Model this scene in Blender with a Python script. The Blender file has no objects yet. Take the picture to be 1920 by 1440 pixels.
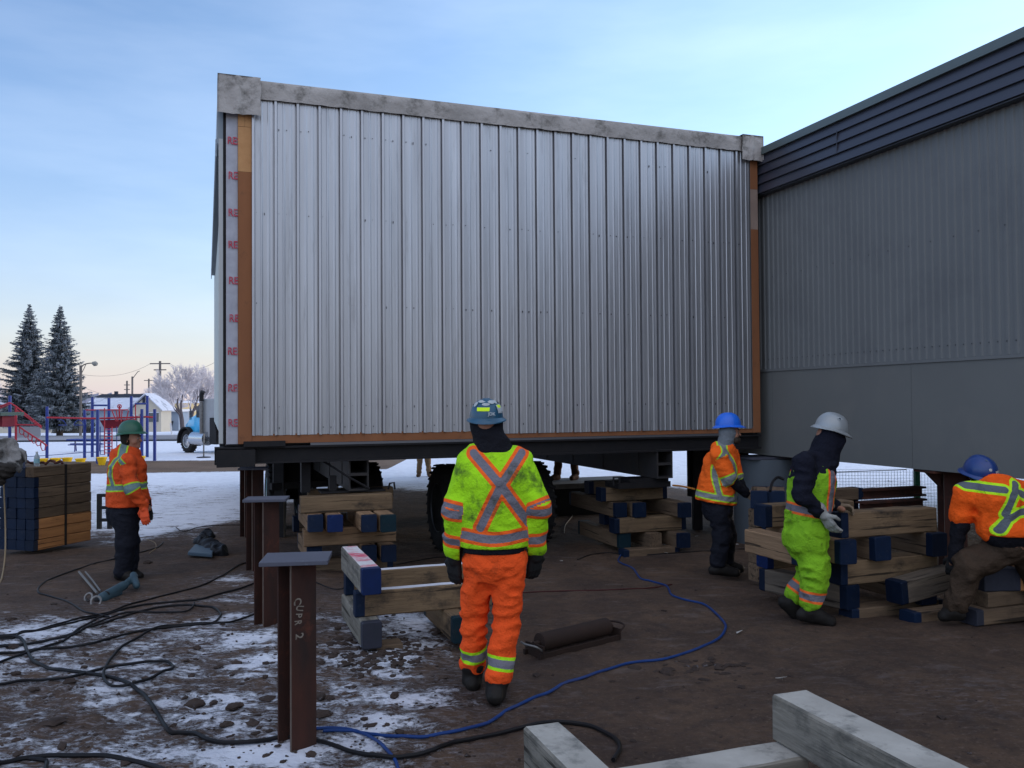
import bpy, bmesh, math, random
import numpy as np
from mathutils import Vector, Matrix, Euler, noise as mnoise
R = math.radians
C = bpy.context.scene.collection
random.seed(7); rng = np.random.default_rng(7)

# ---------------------------------------------------------------- camera
CAM_Z = 1.8
FPX = 1600.0
cam = bpy.data.cameras.new('camera'); camo = bpy.data.objects.new('camera', cam); C.objects.link(camo)
cam.sensor_width = 36; cam.lens = 36 * FPX / 1920; cam.clip_end = 3000; cam.clip_start = 0.05
CAM_M = Matrix.Translation((0, 0, CAM_Z)) @ Matrix.Rotation(R(90 + 1.146), 4, 'X') @ Matrix.Rotation(R(-0.40), 4, 'Z')
camo.matrix_world = CAM_M
bpy.context.scene.camera = camo

# ---------------------------------------------------------------- sky, sun, exposure
SUN_AZ, SUN_EL = 62, 7.0          # degrees to the right of the view, above the horizon
sc = bpy.context.scene
sc.view_settings.view_transform = 'Standard'; sc.view_settings.look = 'None'
sc.view_settings.gamma = 1; sc.view_settings.exposure = 1.05
w = bpy.data.worlds.new('World'); sc.world = w; w.use_nodes = True
nt = w.node_tree; N = nt.nodes; L = nt.links; N.clear()
out = N.new('ShaderNodeOutputWorld'); bg = N.new('ShaderNodeBackground'); bg.inputs[1].default_value = 0.15
sky = N.new('ShaderNodeTexSky'); sky.sky_type = 'NISHITA'; sky.sun_disc = False
sky.sun_elevation = R(SUN_EL); sky.sun_rotation = R(SUN_AZ); sky.altitude = 600
sky.air_density = 1.0; sky.dust_density = 0.6; sky.ozone_density = 2.0
L.new(bg.outputs[0], out.inputs[0])
def wmath(op, a, b=None, clamp=False):
    n = N.new('ShaderNodeMath'); n.operation = op; n.use_clamp = clamp
    for i, v in enumerate((a, b)):
        if v is None: continue
        if isinstance(v, (int, float)): n.inputs[i].default_value = v
        else: L.new(v, n.inputs[i])
    return n.outputs[0]
tc = N.new('ShaderNodeTexCoord'); sep = N.new('ShaderNodeSeparateXYZ'); L.new(tc.outputs['Generated'], sep.inputs[0])
# thin cirrus veil, drawn out along one direction
mp = N.new('ShaderNodeMapping'); mp.inputs['Scale'].default_value = (1.6, 1.0, 7.0); mp.inputs['Rotation'].default_value = (0.15, 0.25, 0.5)
L.new(tc.outputs['Generated'], mp.inputs[0])
nz = N.new('ShaderNodeTexNoise'); nz.inputs['Scale'].default_value = 1.5; nz.inputs['Detail'].default_value = 5; nz.inputs['Roughness'].default_value = 0.55
L.new(mp.outputs[0], nz.inputs[0])
veil = wmath('MULTIPLY', wmath('SUBTRACT', nz.outputs[0], 0.43, True), 2.1, True)
# brighter low on the sun's side: azimuth toward the sun
sx, sy = math.sin(R(SUN_AZ)), math.cos(R(SUN_AZ))
az = wmath('ADD', wmath('MULTIPLY', sep.outputs[0], sx), wmath('MULTIPLY', sep.outputs[1], sy))
azp = wmath('POWER', wmath('MAXIMUM', wmath('ADD', wmath('MULTIPLY', az, 0.5), 0.5), 0.0), 3.0)
low = wmath('POWER', wmath('SUBTRACT', 1.0, wmath('ABSOLUTE', sep.outputs[2]), True), 9.0)
mixc = N.new('ShaderNodeMix'); mixc.data_type = 'RGBA'; mixc.blend_type = 'MULTIPLY'; mixc.inputs[0].default_value = 1.0
L.new(sky.outputs[0], mixc.inputs[6]); mixc.inputs[7].default_value = (1.0, 1.0, 1.20, 1)
def wadd(col, fac, rgb):
    m = N.new('ShaderNodeMix'); m.data_type = 'RGBA'; m.blend_type = 'ADD'
    L.new(fac, m.inputs[0]); L.new(col, m.inputs[6]); m.inputs[7].default_value = (*rgb, 1); return m.outputs[2]
c1 = wadd(mixc.outputs[2], veil, (0.70, 0.66, 0.55))
mh = N.new('ShaderNodeMix'); mh.data_type = 'RGBA'; L.new(wmath('MULTIPLY', low, 0.9), mh.inputs[0]); L.new(c1, mh.inputs[6]); mh.inputs[7].default_value = (2.35, 1.95, 2.15, 1); c1 = mh.outputs[2]
c1 = wadd(c1, azp, (1.15, 1.6, 1.8))
rear = wmath('POWER', wmath('MULTIPLY', wmath('SUBTRACT', 1.0, sep.outputs[1]), 0.5), 2.0)   # added fill: unseen sky behind the camera brightened to raise ambient light
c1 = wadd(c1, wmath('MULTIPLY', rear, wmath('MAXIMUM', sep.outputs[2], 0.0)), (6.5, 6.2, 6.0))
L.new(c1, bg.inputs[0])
sd = bpy.data.lights.new('sun', 'SUN'); so = bpy.data.objects.new('sun', sd); C.objects.link(so)
sd.energy = 0.5; sd.angle = R(12); sd.color = (1, 0.86, 0.72)
so.rotation_euler = Vector((-sx * math.cos(R(SUN_EL)), -sy * math.cos(R(SUN_EL)), -math.sin(R(SUN_EL)))).to_track_quat('-Z', 'Y').to_euler()

# ---------------------------------------------------------------- where things stand
CM3 = np.array(CAM_M.to_3x3()); 
def ray(px, py):
    return CM3 @ np.array(((px - 960) / FPX, -(py - 720) / FPX, -1.0))
def P(px, py, Y):                       # world point seen at (px, py) of the photo, Y metres ahead
    r = ray(px, py); return Vector((0, 0, CAM_Z)) + Vector(r * (Y / r[1]))
def PZ(px, py, z):                      # ... on the level z
    r = ray(px, py); return Vector((0, 0, CAM_Z)) + Vector(r * ((z - CAM_Z) / r[2]))
ZY = [(0, 0), (6.8, 0), (8, -.06), (9.5, -.14), (12, -.2), (14, -.24), (24, -.32), (35, -.38), (50, -.6), (65, -.75), (80, -1.1), (110, -1.7), (160, -2.0), (2500, -2.0)]
ZA = np.array(ZY)
def gz(x, y):
    z = float(np.interp(y, ZA[:, 0], ZA[:, 1]))
    if y < 16:
        k = min(1, max(0, (16 - y) / 4))
        z += k * (0.035 * mnoise.noise((x * .55, y * .55, 3.1)) + 0.018 * mnoise.noise((x * 1.7, y * 1.7, 8.2)))
        left = min(1, max(0, (0.9 - x) / 1.0)) * min(1, max(0, (8 - y) / 2))
        z += k * (0.35 + left) * (0.020 * mnoise.noise((x * 4, y * 4, 1.0)) + 0.022 * abs(mnoise.noise((x * 9, y * 9, 5.0))))
        rut = math.sin((x * 0.80 + y * 0.60) * 5.2 + 1.2 * mnoise.noise((x * .5, y * .5, 2)))
        z -= k * 0.016 * max(0, rut - .72) / .28 * (1 if x > .6 else .3)
    return z
def G(px, py):                          # ... on the ground
    r = ray(px, py); Y = 8.0; z = 0
    for _ in range(40):
        t = (z - CAM_Z) / r[2] if r[2] < -1e-4 else 2000
        p = r * t
        nz_ = gz(p[0], p[1])
        if abs(nz_ - z) < 1e-4: break
        z = 0.6 * nz_ + 0.4 * z
    return Vector((p[0], p[1], z))

# ---------------------------------------------------------------- materials
def mat(name, col, col2=None, scale=6.0, rough=0.7, metal=0.0, bump=0.0, bscale=60.0, stretch=(1, 1, 1), contrast=1.0,
        dirt=None, dscale=3.0, damt=0.5, spec=0.16, detail=5.0, rvar=0.0, per_obj=True, emis=None, transm=0, alpha=None, dstretch=(1, 1, 1), dthr=0.5, crack=0):
    m = bpy.data.materials.new(name); m.use_nodes = True
    t = m.node_tree; n = t.nodes; l = t.links; b = n['Principled BSDF']
    b.inputs['Base Color'].default_value = (*col, 1); b.inputs['Roughness'].default_value = rough
    b.inputs['Metallic'].default_value = metal; b.inputs['Specular IOR Level'].default_value = spec if not (metal or rough < .42 or transm) else .5
    if transm: b.inputs['Transmission Weight'].default_value = transm
    if emis: b.inputs['Emission Color'].default_value = (*emis[0], 1); b.inputs['Emission Strength'].default_value = emis[1]
    tcn = n.new('ShaderNodeTexCoord'); vec = tcn.outputs['Object']
    if per_obj:
        oi = n.new('ShaderNodeObjectInfo'); va = n.new('ShaderNodeVectorMath'); va.operation = 'SCALE'
        cx = n.new('ShaderNodeCombineXYZ')
        for i in range(3): l.new(oi.outputs['Random'], cx.inputs[i])
        l.new(cx.outputs[0], va.inputs[0]); va.inputs['Scale'].default_value = 37.0
        vb = n.new('ShaderNodeVectorMath'); vb.operation = 'ADD'; l.new(vec, vb.inputs[0]); l.new(va.outputs[0], vb.inputs[1]); vec = vb.outputs[0]
    def noise(sc_, st, det=detail, ro=0.6):
        mpn = n.new('ShaderNodeMapping'); mpn.inputs['Scale'].default_value = st; l.new(vec, mpn.inputs[0])
        z = n.new('ShaderNodeTexNoise'); z.inputs['Scale'].default_value = sc_; z.inputs['Detail'].default_value = det; z.inputs['Roughness'].default_value = ro
        l.new(mpn.outputs[0], z.inputs[0]); return z.outputs[0]
    def remap(v, a, b_):
        q = n.new('ShaderNodeMapRange'); q.inputs[1].default_value = a; q.inputs[2].default_value = b_; l.new(v, q.inputs[0]); return q.outputs[0]
    colout = None
    if col2 is not None:
        f = remap(noise(scale, stretch), 0.5 - 0.25 / contrast, 0.5 + 0.25 / contrast)
        mx = n.new('ShaderNodeMix'); mx.data_type = 'RGBA'; l.new(f, mx.inputs[0])
        mx.inputs[6].default_value = (*col, 1); mx.inputs[7].default_value = (*col2, 1); colout = mx.outputs[2]
    if dirt is not None:
        f = remap(noise(dscale, dstretch, 6, 0.7), dthr, dthr + 0.16)
        mm = n.new('ShaderNodeMath'); mm.operation = 'MULTIPLY'; l.new(f, mm.inputs[0]); mm.inputs[1].default_value = damt
        mx = n.new('ShaderNodeMix'); mx.data_type = 'RGBA'; l.new(mm.outputs[0], mx.inputs[0])
        if colout is not None: l.new(colout, mx.inputs[6])
        else: mx.inputs[6].default_value = (*col, 1)
        mx.inputs[7].default_value = (*dirt, 1); colout = mx.outputs[2]
    if crack:
        f = remap(noise(4.0, (.22, 8, 8), 4, .55), .60, .64)
        mm_ = n.new('ShaderNodeMath'); mm_.operation = 'MULTIPLY'; l.new(f, mm_.inputs[0]); mm_.inputs[1].default_value = crack
        mx = n.new('ShaderNodeMix'); mx.data_type = 'RGBA'; l.new(mm_.outputs[0], mx.inputs[0])
        l.new(colout, mx.inputs[6]); mx.inputs[7].default_value = (.018, .014, .011, 1); colout = mx.outputs[2]
    if rvar:
        hs = n.new('ShaderNodeHueSaturation'); oi2 = n.new('ShaderNodeObjectInfo')
        q = n.new('ShaderNodeMapRange'); q.inputs[3].default_value = 1 - rvar; q.inputs[4].default_value = 1 + rvar
        l.new(oi2.outputs['Random'], q.inputs[0]); l.new(q.outputs[0], hs.inputs['Value'])
        if colout is not None: l.new(colout, hs.inputs['Color'])
        else: hs.inputs['Color'].default_value = (*col, 1)
        colout = hs.outputs[0]
    if colout is not None: l.new(colout, b.inputs['Base Color'])
    if bump:
        bp = n.new('ShaderNodeBump'); bp.inputs['Strength'].default_value = 1.0; bp.inputs['Distance'].default_value = bump
        l.new(noise(bscale, stretch if col2 is not None else (1, 1, 1), 4), bp.inputs['Height']); l.new(bp.outputs[0], b.inputs['Normal'])
    m['out'] = 0
    return m
MT = {}
def mm(key, *a, **k):
    if key not in MT: MT[key] = mat(key, *a, **k)
    return MT[key]

# ---------------------------------------------------------------- object helpers
def mesh_obj(name, verts, faces, m=None, parent=None, smooth=False, mats=None, fmat=None, loc=None):
    me = bpy.data.meshes.new(name)
    if loc is not None:
        verts = [Vector(v) - Vector(loc) for v in verts]
    me.from_pydata([tuple(v) for v in verts], [], [tuple(f) for f in faces]); me.update()
    for q in (mats or ([m] if m else [])): me.materials.append(q)
    if fmat is not None: me.polygons.foreach_set('material_index', list(fmat))
    if smooth: me.polygons.foreach_set('use_smooth', [True] * len(me.polygons))
    o = bpy.data.objects.new(name, me); C.objects.link(o)
    if loc is not None: o.location = loc
    if parent is not None: par(o, parent)
    return o
def par(o, p):
    o.parent = p
    bpy_m = p.matrix_world if p.get('_w') else None
    o.matrix_parent_inverse = Matrix.Identity(4)
    pm = WM.get(p.name)
    if pm is not None: o.matrix_parent_inverse = pm.inverted()
WM = {}
def thing(name, label, cat, loc=(0, 0, 0), group=None, rotz=0.0):
    """Empty at the thing's base; children are given in world coordinates."""
    o = bpy.data.objects.new(name, None); C.objects.link(o); o.empty_display_size = .1
    o.location = loc; o.rotation_euler = (0, 0, rotz)
    WM[o.name] = Matrix.Translation(loc) @ Matrix.Rotation(rotz, 4, 'Z')
    return tag(o, label, cat, group)
def tag(o, label, cat, group=None, kind=None):
    if label: o['label'] = label
    if cat: o['category'] = cat
    if group: o['group'] = group
    if kind: o['kind'] = kind
    return o
class MB:
    """collects shapes in world coordinates (or local ones, when a frame is given)"""
    def __init__(s, frame=None): s.v = []; s.f = []; s.m = []; s.fr = frame
    def add(s, vs, fs, mi=0):
        k = len(s.v)
        for v in vs: s.v.append(s.fr @ Vector(v) if s.fr is not None else Vector(v))
        for f in fs: s.f.append(tuple(i + k for i in f)); s.m.append(mi)
        return s
    def box(s, x0, x1, y0, y1, z0, z1, mi=0):
        vs = [(x, y, z) for x in (x0, x1) for y in (y0, y1) for z in (z0, z1)]
        return s.add(vs, [(0, 1, 3, 2), (4, 6, 7, 5), (0, 4, 5, 1), (2, 3, 7, 6), (0, 2, 6, 4), (1, 5, 7, 3)], mi)
    def tube(s, pts, r, n=8, mi=0, cap=True):
        pts = [Vector(p) for p in pts]; rs = r if isinstance(r, (list, tuple)) else [r] * len(pts)
        vs = []; up = None
        for i, p in enumerate(pts):
            d = (pts[min(i + 1, len(pts) - 1)] - pts[max(i - 1, 0)]).normalized()
            if up is None:
                up = d.orthogonal().normalized()
            up = (up - d * up.dot(d))
            up = up.normalized() if up.length > 1e-6 else d.orthogonal().normalized()
            sd_ = d.cross(up)
            for j in range(n):
                a = 2 * math.pi * j / n; vs.append(p + (up * math.cos(a) + sd_ * math.sin(a)) * rs[i])
        fs = [(i * n + j, i * n + (j + 1) % n, (i + 1) * n + (j + 1) % n, (i + 1) * n + j) for i in range(len(pts) - 1) for j in range(n)]
        if cap: fs += [tuple(range(n - 1, -1, -1)), tuple((len(pts) - 1) * n + j for j in range(n))]
        return s.add(vs, fs, mi)
    def bar(s, a, b, wx, wz, mi=0, up=(0, 0, 1)):
        a = Vector(a); b = Vector(b); d = (b - a).normalized(); up = Vector(up)
        sd_ = d.cross(up)
        if sd_.length < 1e-4: sd_ = d.cross(Vector((0, 1, 0)))
        sd_.normalize(); u = sd_.cross(d)
        vs = [p + sd_ * (i * wx / 2) + u * (j * wz / 2) for p in (a, b) for i, j in ((-1, -1), (1, -1), (1, 1), (-1, 1))]
        return s.add(vs, [(3, 2, 1, 0), (4, 5, 6, 7), (0, 1, 5, 4), (1, 2, 6, 5), (2, 3, 7, 6), (3, 0, 4, 7)], mi)
    def lathe(s, prof, n=20, centre=(0, 0, 0), axis='Z', mi=0, sx=1.0, sy=1.0, M=None):
        vs = []
        for r_, z in prof:
            for j in range(n):
                a = 2 * math.pi * j / n; v = Vector((r_ * math.cos(a) * sx, r_ * math.sin(a) * sy, z))
                if axis == 'X': v = Vector((v.z, v.x, v.y))
                if axis == 'Y': v = Vector((v.x, v.z, v.y))
                if M is not None: v = M @ v
                vs.append(v + Vector(centre))
        fs = [(i * n + j, i * n + (j + 1) % n, (i + 1) * n + (j + 1) % n, (i + 1) * n + j) for i in range(len(prof) - 1) for j in range(n)]
        if prof[0][0] > 1e-4: fs.append(tuple(range(n - 1, -1, -1)))
        if prof[-1][0] > 1e-4: fs.append(tuple((len(prof) - 1) * n + j for j in range(n)))
        return s.add(vs, fs, mi)
    def prism(s, poly, a, b, mi=0):
        """poly of 2-D points in the plane (x, z), swept from y=a to y=b"""
        n = len(poly); vs = [(p[0], a, p[1]) for p in poly] + [(p[0], b, p[1]) for p in poly]
        return s.add(vs, [tuple(range(n)), tuple(range(2 * n - 1, n - 1, -1))] + [(i, i + n, (i + 1) % n + n, (i + 1) % n) for i in range(n)], mi)
    def build(s, name, mats, parent=None, smooth=False, loc=None, bevel=0, weld=False):
        mats = mats if isinstance(mats, (list, tuple)) else [mats]
        me = bpy.data.meshes.new(name)
        if loc is None and parent is not None: loc = WM[parent.name].translation if parent.name in WM else (0, 0, 0)
        loc = Vector(loc or (0, 0, 0))
        me.from_pydata([tuple(v - loc) for v in s.v], [], s.f); me.update()
        for q in mats: me.materials.append(q)
        me.polygons.foreach_set('material_index', s.m)
        bm = bmesh.new(); bm.from_mesh(me)
        if weld: bmesh.ops.remove_doubles(bm, verts=bm.verts, dist=1e-4)
        bmesh.ops.recalc_face_normals(bm, faces=bm.faces); bm.to_mesh(me); bm.free()
        if smooth:
            me.polygons.foreach_set('use_smooth', [True] * len(me.polygons))
            try: me.set_sharp_from_angle(angle=R(40))
            except Exception: pass
        o = bpy.data.objects.new(name, me); C.objects.link(o); o.location = loc
        if bevel:
            bv = o.modifiers.new('bevel', 'BEVEL'); bv.width = bevel; bv.segments = 2; bv.limit_method = 'ANGLE'
        if parent is not None:
            o.parent = parent
            if parent.name in WM: o.matrix_parent_inverse = WM[parent.name].inverted()
            else:                                     # sub-part: parent is a part placed in world coordinates
                o.matrix_parent_inverse = (Matrix.Translation(parent.location)).inverted()
        return o
def catmull(pts, k=6):
    pts = [Vector(p) for p in pts]; o = []
    q = [pts[0] * 2 - pts[1]] + pts + [pts[-1] * 2 - pts[-2]]
    for i in range(1, len(q) - 2):
        for j in range(k):
            t = j / k; a, b, c, d = q[i - 1], q[i], q[i + 1], q[i + 2]
            o.append(0.5 * ((2 * b) + (c - a) * t + (2 * a - 5 * b + 4 * c - d) * t * t + (3 * b - a - 3 * c + d) * t ** 3))
    o.append(pts[-1]); return o
# ================================================================ ground: one sheet, dirt and snow
def grid_axis(segs):
    o = []
    for a, b, st in segs: o += list(np.arange(a, b, st))
    return np.array(o + [segs[-1][1]])
gx = grid_axis([(-900, -200, 100), (-200, -60, 14), (-60, -14, 2.3), (-14, -5, .3), (-5, 5, .045), (5, 14, .3), (14, 60, 2.3), (60, 200, 14), (200, 900, 100)])
gy = grid_axis([(-20, 2, 1.0), (2, 9, .045), (9, 14, .09), (14, 30, .5), (30, 60, 1.5), (60, 130, 5), (130, 400, 30), (400, 2000, 200)])
gv = np.zeros((len(gx) * len(gy), 3)); snow = np.zeros(len(gv)); gravel = np.zeros(len(gv))
SN = []   # snow drifts: centre, radii, strength (world metres)
for px, py, rx, ry, s in [(470, 1200, .5, .5, .66), (440, 1085, .5, .5, .5), (380, 1010, .9, .5, .45), (300, 975, 1.0, .6, .5), (560, 1150, .3, .5, .45), (400, 1330, .55, .5, .64), (500, 1420, .5, .35, .78), (720, 1310, .6, .35, .62), (840, 1300, .3, .25, .35),
                          (30, 1170, .5, .4, .5), (60, 1420, .6, .35, .55), (200, 1300, .9, .6, .3), (250, 1200, .6, .5, .35), (330, 1130, .9, .4, .4),
                          (470, 1120, .4, .4, .55), (440, 1010, .5, .35, .9), (120, 1190, .6, .4, .3), (640, 1420, .4, .2, .35), (640, 1120, .3, .5, .34), (490, 1240, .35, .5, .66), (300, 1180, .7, .35, .5), (440, 1160, .4, .35, .6),
                          (1850, 1300, .6, .4, .18), (800, 1420, .5, .3, .2), (330, 980, 1.2, .5, .25)]:
    c = G(px, py); SN.append((c.x, c.y, rx, ry, s))
k = 0
for y in gy:
    for x in gx:
        gv[k] = (x, y, gz(x, y)); s = 0
        if y < 12:
            for cx_, cy_, rx, ry, st in SN:
                d2 = ((x - cx_) / rx) ** 2 + ((y - cy_) / ry) ** 2
                if d2 < 8: s = max(s, st * math.exp(-d2 * .6))
            s = max(s, (.50 + .24 * mnoise.noise((x * .9, y * .9, 6))) * min(1, max(0, (.1 - x) * 1.2)) * min(1, max(0, (8.2 - y))), .03)
        if y > 9.5:   # the trodden yard gives way to the open snow
            az_ = x / y; e = 12.0 + 1.2 * mnoise.noise((x * .4, 2, 0)) + 6.5 * min(1, max(0, (az_ + .34) / .16)) * min(1, max(0, (.42 - az_) / .06)) + mnoise.noise((x * 1.3, y * .6, 9)) * 1.5
            s = max(s, min(.95 if y > 22 else .70 + .12 * mnoise.noise((x * .8, y * .35, 4)), max(0, (y - e) / 3.2)))
        if -26 < x < -4 and 24 < y < 34:    # sand of the playground
            b_ = (y - (25.5 + .12 * (x + 15))) ; q = min(b_ / .9, (33 - y) / 1.5)
            q = max(0, min(1, q)); s = s * (1 - q) ; gravel[k] = max(gravel[k], q)
        if 69 < y < 78: s *= .8
        snow[k] = s; k += 1
nx_ = len(gx)
gf = [(j * nx_ + i, j * nx_ + i + 1, (j + 1) * nx_ + i + 1, (j + 1) * nx_ + i) for j in range(len(gy) - 1) for i in range(nx_ - 1)]
gm = bpy.data.materials.new('trodden_ground'); gm.use_nodes = True
t = gm.node_tree; n = t.nodes; l = t.links; b = n['Principled BSDF']
def nd(ty, **kw):
    q = n.new(ty)
    for a_, v_ in kw.items(): setattr(q, a_, v_)
    return q
tcn = nd('ShaderNodeTexCoord'); V = tcn.outputs['Object']
def nz3(scale, det=6, ro=.6, st=None, lac=2.0):
    z = nd('ShaderNodeTexNoise'); z.inputs['Scale'].default_value = scale; z.inputs['Detail'].default_value = det; z.inputs['Roughness'].default_value = ro
    if st:
        q = nd('ShaderNodeMapping'); q.inputs['Scale'].default_value = st; l.new(V, q.inputs[0]); l.new(q.outputs[0], z.inputs[0])
    else: l.new(V, z.inputs[0])
    return z.outputs[0]
def mth(op, a, b_=None, c_=None, clamp=False):
    q = nd('ShaderNodeMath', operation=op, use_clamp=clamp)
    for i, v_ in enumerate((a, b_, c_)):
        if v_ is None: continue
        if isinstance(v_, (int, float)): q.inputs[i].default_value = v_
        else: l.new(v_, q.inputs[i])
    return q.outputs[0]
def mixr(f, a, b_):
    q = nd('ShaderNodeMix', data_type='RGBA')
    if isinstance(f, (int, float)): q.inputs[0].default_value = f
    else: l.new(f, q.inputs[0])
    for i, v_ in ((6, a), (7, b_)):
        if isinstance(v_, tuple): q.inputs[i].default_value = (*v_, 1)
        else: l.new(v_, q.inputs[i])
    return q.outputs[2]
def rmp(v_, a, b_):
    q = nd('ShaderNodeMapRange'); l.new(v_, q.inputs[0]); q.inputs[1].default_value = a; q.inputs[2].default_value = b_; return q.outputs[0]
at = nd('ShaderNodeAttribute', attribute_name='snow'); ag = nd('ShaderNodeAttribute', attribute_name='gravel')
dirt = mixr(rmp(nz3(1.3, 8, .65), .35, .65), (.106, .066, .043), (.050, .032, .024))
dirt = mixr(rmp(nz3(9, 8, .7), .45, .72), dirt, (.042, .029, .024))
dirt = mixr(mth('MULTIPLY', rmp(nz3(38, 4, .7), .56, .74), .55), dirt, (.20, .145, .11))
dirt = mixr(mth('MULTIPLY', rmp(nz3(2.2, 8, .72, (1, 2.2, 1)), .56, .64), .30), dirt, (.17, .14, .13))
sand = mixr(rmp(nz3(.8, 5), .3, .7), (.17, .115, .08), (.11, .075, .052))
dirt = mixr(ag.outputs['Fac'], dirt, sand)
snc = mixr(rmp(nz3(5, 6), .3, .7), (.80, .82, .88), (.66, .67, .74))
nn = mth('ADD', mth('MULTIPLY', nz3(3.0, 9, .72, (1, 1.7, 1)), .55), mth('MULTIPLY', nz3(15, 9, .82, (1, 1.6, 1)), .45))
thr = mth('SUBTRACT', .685, mth('MULTIPLY', at.outputs['Fac'], .40))
sm = mth('MULTIPLY', mth('SUBTRACT', nn, thr), 16.0, clamp=True)
sm = mth('MULTIPLY', sm, mth('MINIMUM', mth('ADD', mth('MULTIPLY', at.outputs['Fac'], 1.1), .22), 1.0))
dust = mth('MULTIPLY', mth('MULTIPLY', rmp(nz3(13, 9, .75, (1, 2.6, 1)), .50, .64), mth('MINIMUM', mth('MULTIPLY', at.outputs['Fac'], 1.5), 1.0)), .42)
l.new(mixr(sm, mixr(dust, dirt, (.52, .52, .58)), snc), b.inputs['Base Color'])
l.new(mth('ADD', .92, mth('MULTIPLY', sm, -.25)), b.inputs['Roughness']); b.inputs['Specular IOR Level'].default_value = .2
h = mth('ADD', mth('MULTIPLY', nz3(7, 10, .72), .046), mth('MULTIPLY', nz3(45, 4, .7), .006))
h = mth('ADD', h, mth('MULTIPLY', sm, .009))
bp = nd('ShaderNodeBump'); bp.inputs['Distance'].default_value = 1.0; bp.inputs['Strength'].default_value = 1.0
l.new(h, bp.inputs['Height']); l.new(bp.outputs[0], b.inputs['Normal'])
ground = mesh_obj('ground', gv.tolist(), gf, gm, smooth=True); tag(ground, None, None, kind='structure')
for nm, arr in (('snow', snow), ('gravel', gravel)):
    a_ = ground.data.attributes.new(nm, 'FLOAT', 'POINT'); a_.data.foreach_set('value', arr)
# street beyond the playground, laid on the snow
rd = MB(); zz = lambda y: float(np.interp(y, ZA[:, 0], ZA[:, 1])) + .10
rd.add([(-150, 56, zz(56)), (-4, 56, zz(56)), (-4, 65, zz(65)), (-150, 65, zz(65)), (-4, 69, zz(69)), (-150, 69, zz(69))], [(0, 1, 2, 3), (3, 2, 4, 5)])
tag(rd.build('road', mm('road_asphalt', (.11, .105, .11), (.34, .34, .37), scale=.25, stretch=(.3, 1.6, 1), rough=.9, per_obj=False)), None, None, kind='structure')

# ================================================================ the hauled building
MO = PZ(424, 833, 1.35); ANG = R(19.7); U = Vector((math.cos(ANG), math.sin(ANG), 0)); MW = 6.88; VV = Vector((-U.y, U.x, 0))
FR = Matrix.Translation((MO.x, MO.y, 0)) @ Matrix.Rotation(ANG, 4, 'Z')       # x along the end wall, y to the back, z up
def fuv(x, y): 
    q = FR @ Vector((x, y, 0)); return q
ZB, ZT, ML = 1.35, 5.37, 13.0
m_steel = mm('galvanised_siding', (.44, .445, .465), (.33, .332, .348), scale=1.6, stretch=(3.5, 3.5, .22), rough=.39, metal=.76, contrast=1.2,
             dirt=(.13, .12, .115), dscale=2.6, dstretch=(5, 5, .4), dthr=.56, damt=.38, per_obj=False, bump=.0012, bscale=9)
m_ply = mm('sheathing_plywood', (.27, .112, .05), (.20, .08, .038), scale=3, stretch=(1, 1, .35), rough=.8, dirt=(.10, .05, .03), dscale=9, damt=.6, dthr=.58, per_obj=False)
m_osb = mm('pale_sheathing', (.50, .27, .12), (.42, .21, .09), scale=14, rough=.8, dirt=(.2, .1, .05), dscale=12, dthr=.6, per_obj=False)
m_wrap = mm('house_wrap', (.42, .42, .46), (.30, .30, .34), scale=7, rough=.45, bump=.006, bscale=7, per_obj=False)
m_red = mm('red_print', (.42, .05, .08), rough=.6, dirt=(.35, .3, .32), dscale=30, dthr=.5, damt=.7, per_obj=False)
m_flash = mm('weathered_membrane', (.42, .39, .37), (.27, .25, .235), scale=2.6, rough=.75, dirt=(.075, .07, .06), dscale=3.4, damt=.8, dthr=.51, bump=.03, bscale=6, per_obj=False)
m_black = mm('black_steel', (.012, .012, .014), (.02, .018, .018), scale=8, rough=.6, bump=.001, bscale=40)
m_pale = mm('pale_green_siding', (.42, .45, .43), (.36, .39, .37), scale=1, rough=.6, per_obj=False)
m_dkframe = mm('dark_frame', (.05, .055, .06), rough=.5)
hb = thing('building_module', 'portable building end clad in silver ribbed metal, raised over dark steel beams', 'building', (MO.x, MO.y, 0))
mb = MB(FR)
# ribbed end siding: one folded sheet
x0, x1, zs = .27, MW - .10, .055
npan = 27; pw = (x1 - x0) / npan; prof = []
for i in range(npan):
    a = x0 + i * pw; j = random.uniform(-.006, .006)
    prof += [(a, .024), (a + .026, .026), (a + .036, .0), (a + pw * .36, .0 + j * .3), (a + pw * .36 + .008, .005), (a + pw * .36 + .022, .005), (a + pw * .36 + .030, 0),
             (a + pw * .68, 0), (a + pw * .68 + .008, .004), (a + pw * .68 + .022, .004), (a + pw * .68 + .030, 0), (a + pw - .020, .002), (a + pw - .018, -.028), (a + pw - .003, -.028)]
prof.append((x1, 0))
zls = [ZB + .09, 2.2, 3.2, 4.2, ZT - .15]
vs = []; 
for zi, z in enumerate(zls):
    for pi, (a, d) in enumerate(prof):
        wob = .004 * mnoise.noise((a * 2.2, z * .8, 4)) if 0 < zi < 4 else 0
        zz_ = z + (random.uniform(-.004, .004) if zi == 0 else 0)
        if zi == 0 and a > 2.95: zz_ = ZB + .055
        vs.append((a, -.035 - d - wob, zz_))
n_ = len(prof)
mb.add(vs, [(j * n_ + i, j * n_ + i + 1, (j + 1) * n_ + i + 1, (j + 1) * n_ + i) for j in range(len(zls) - 1) for i in range(n_ - 1)])
sid = mb.build('metal_siding', m_steel, hb)
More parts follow.
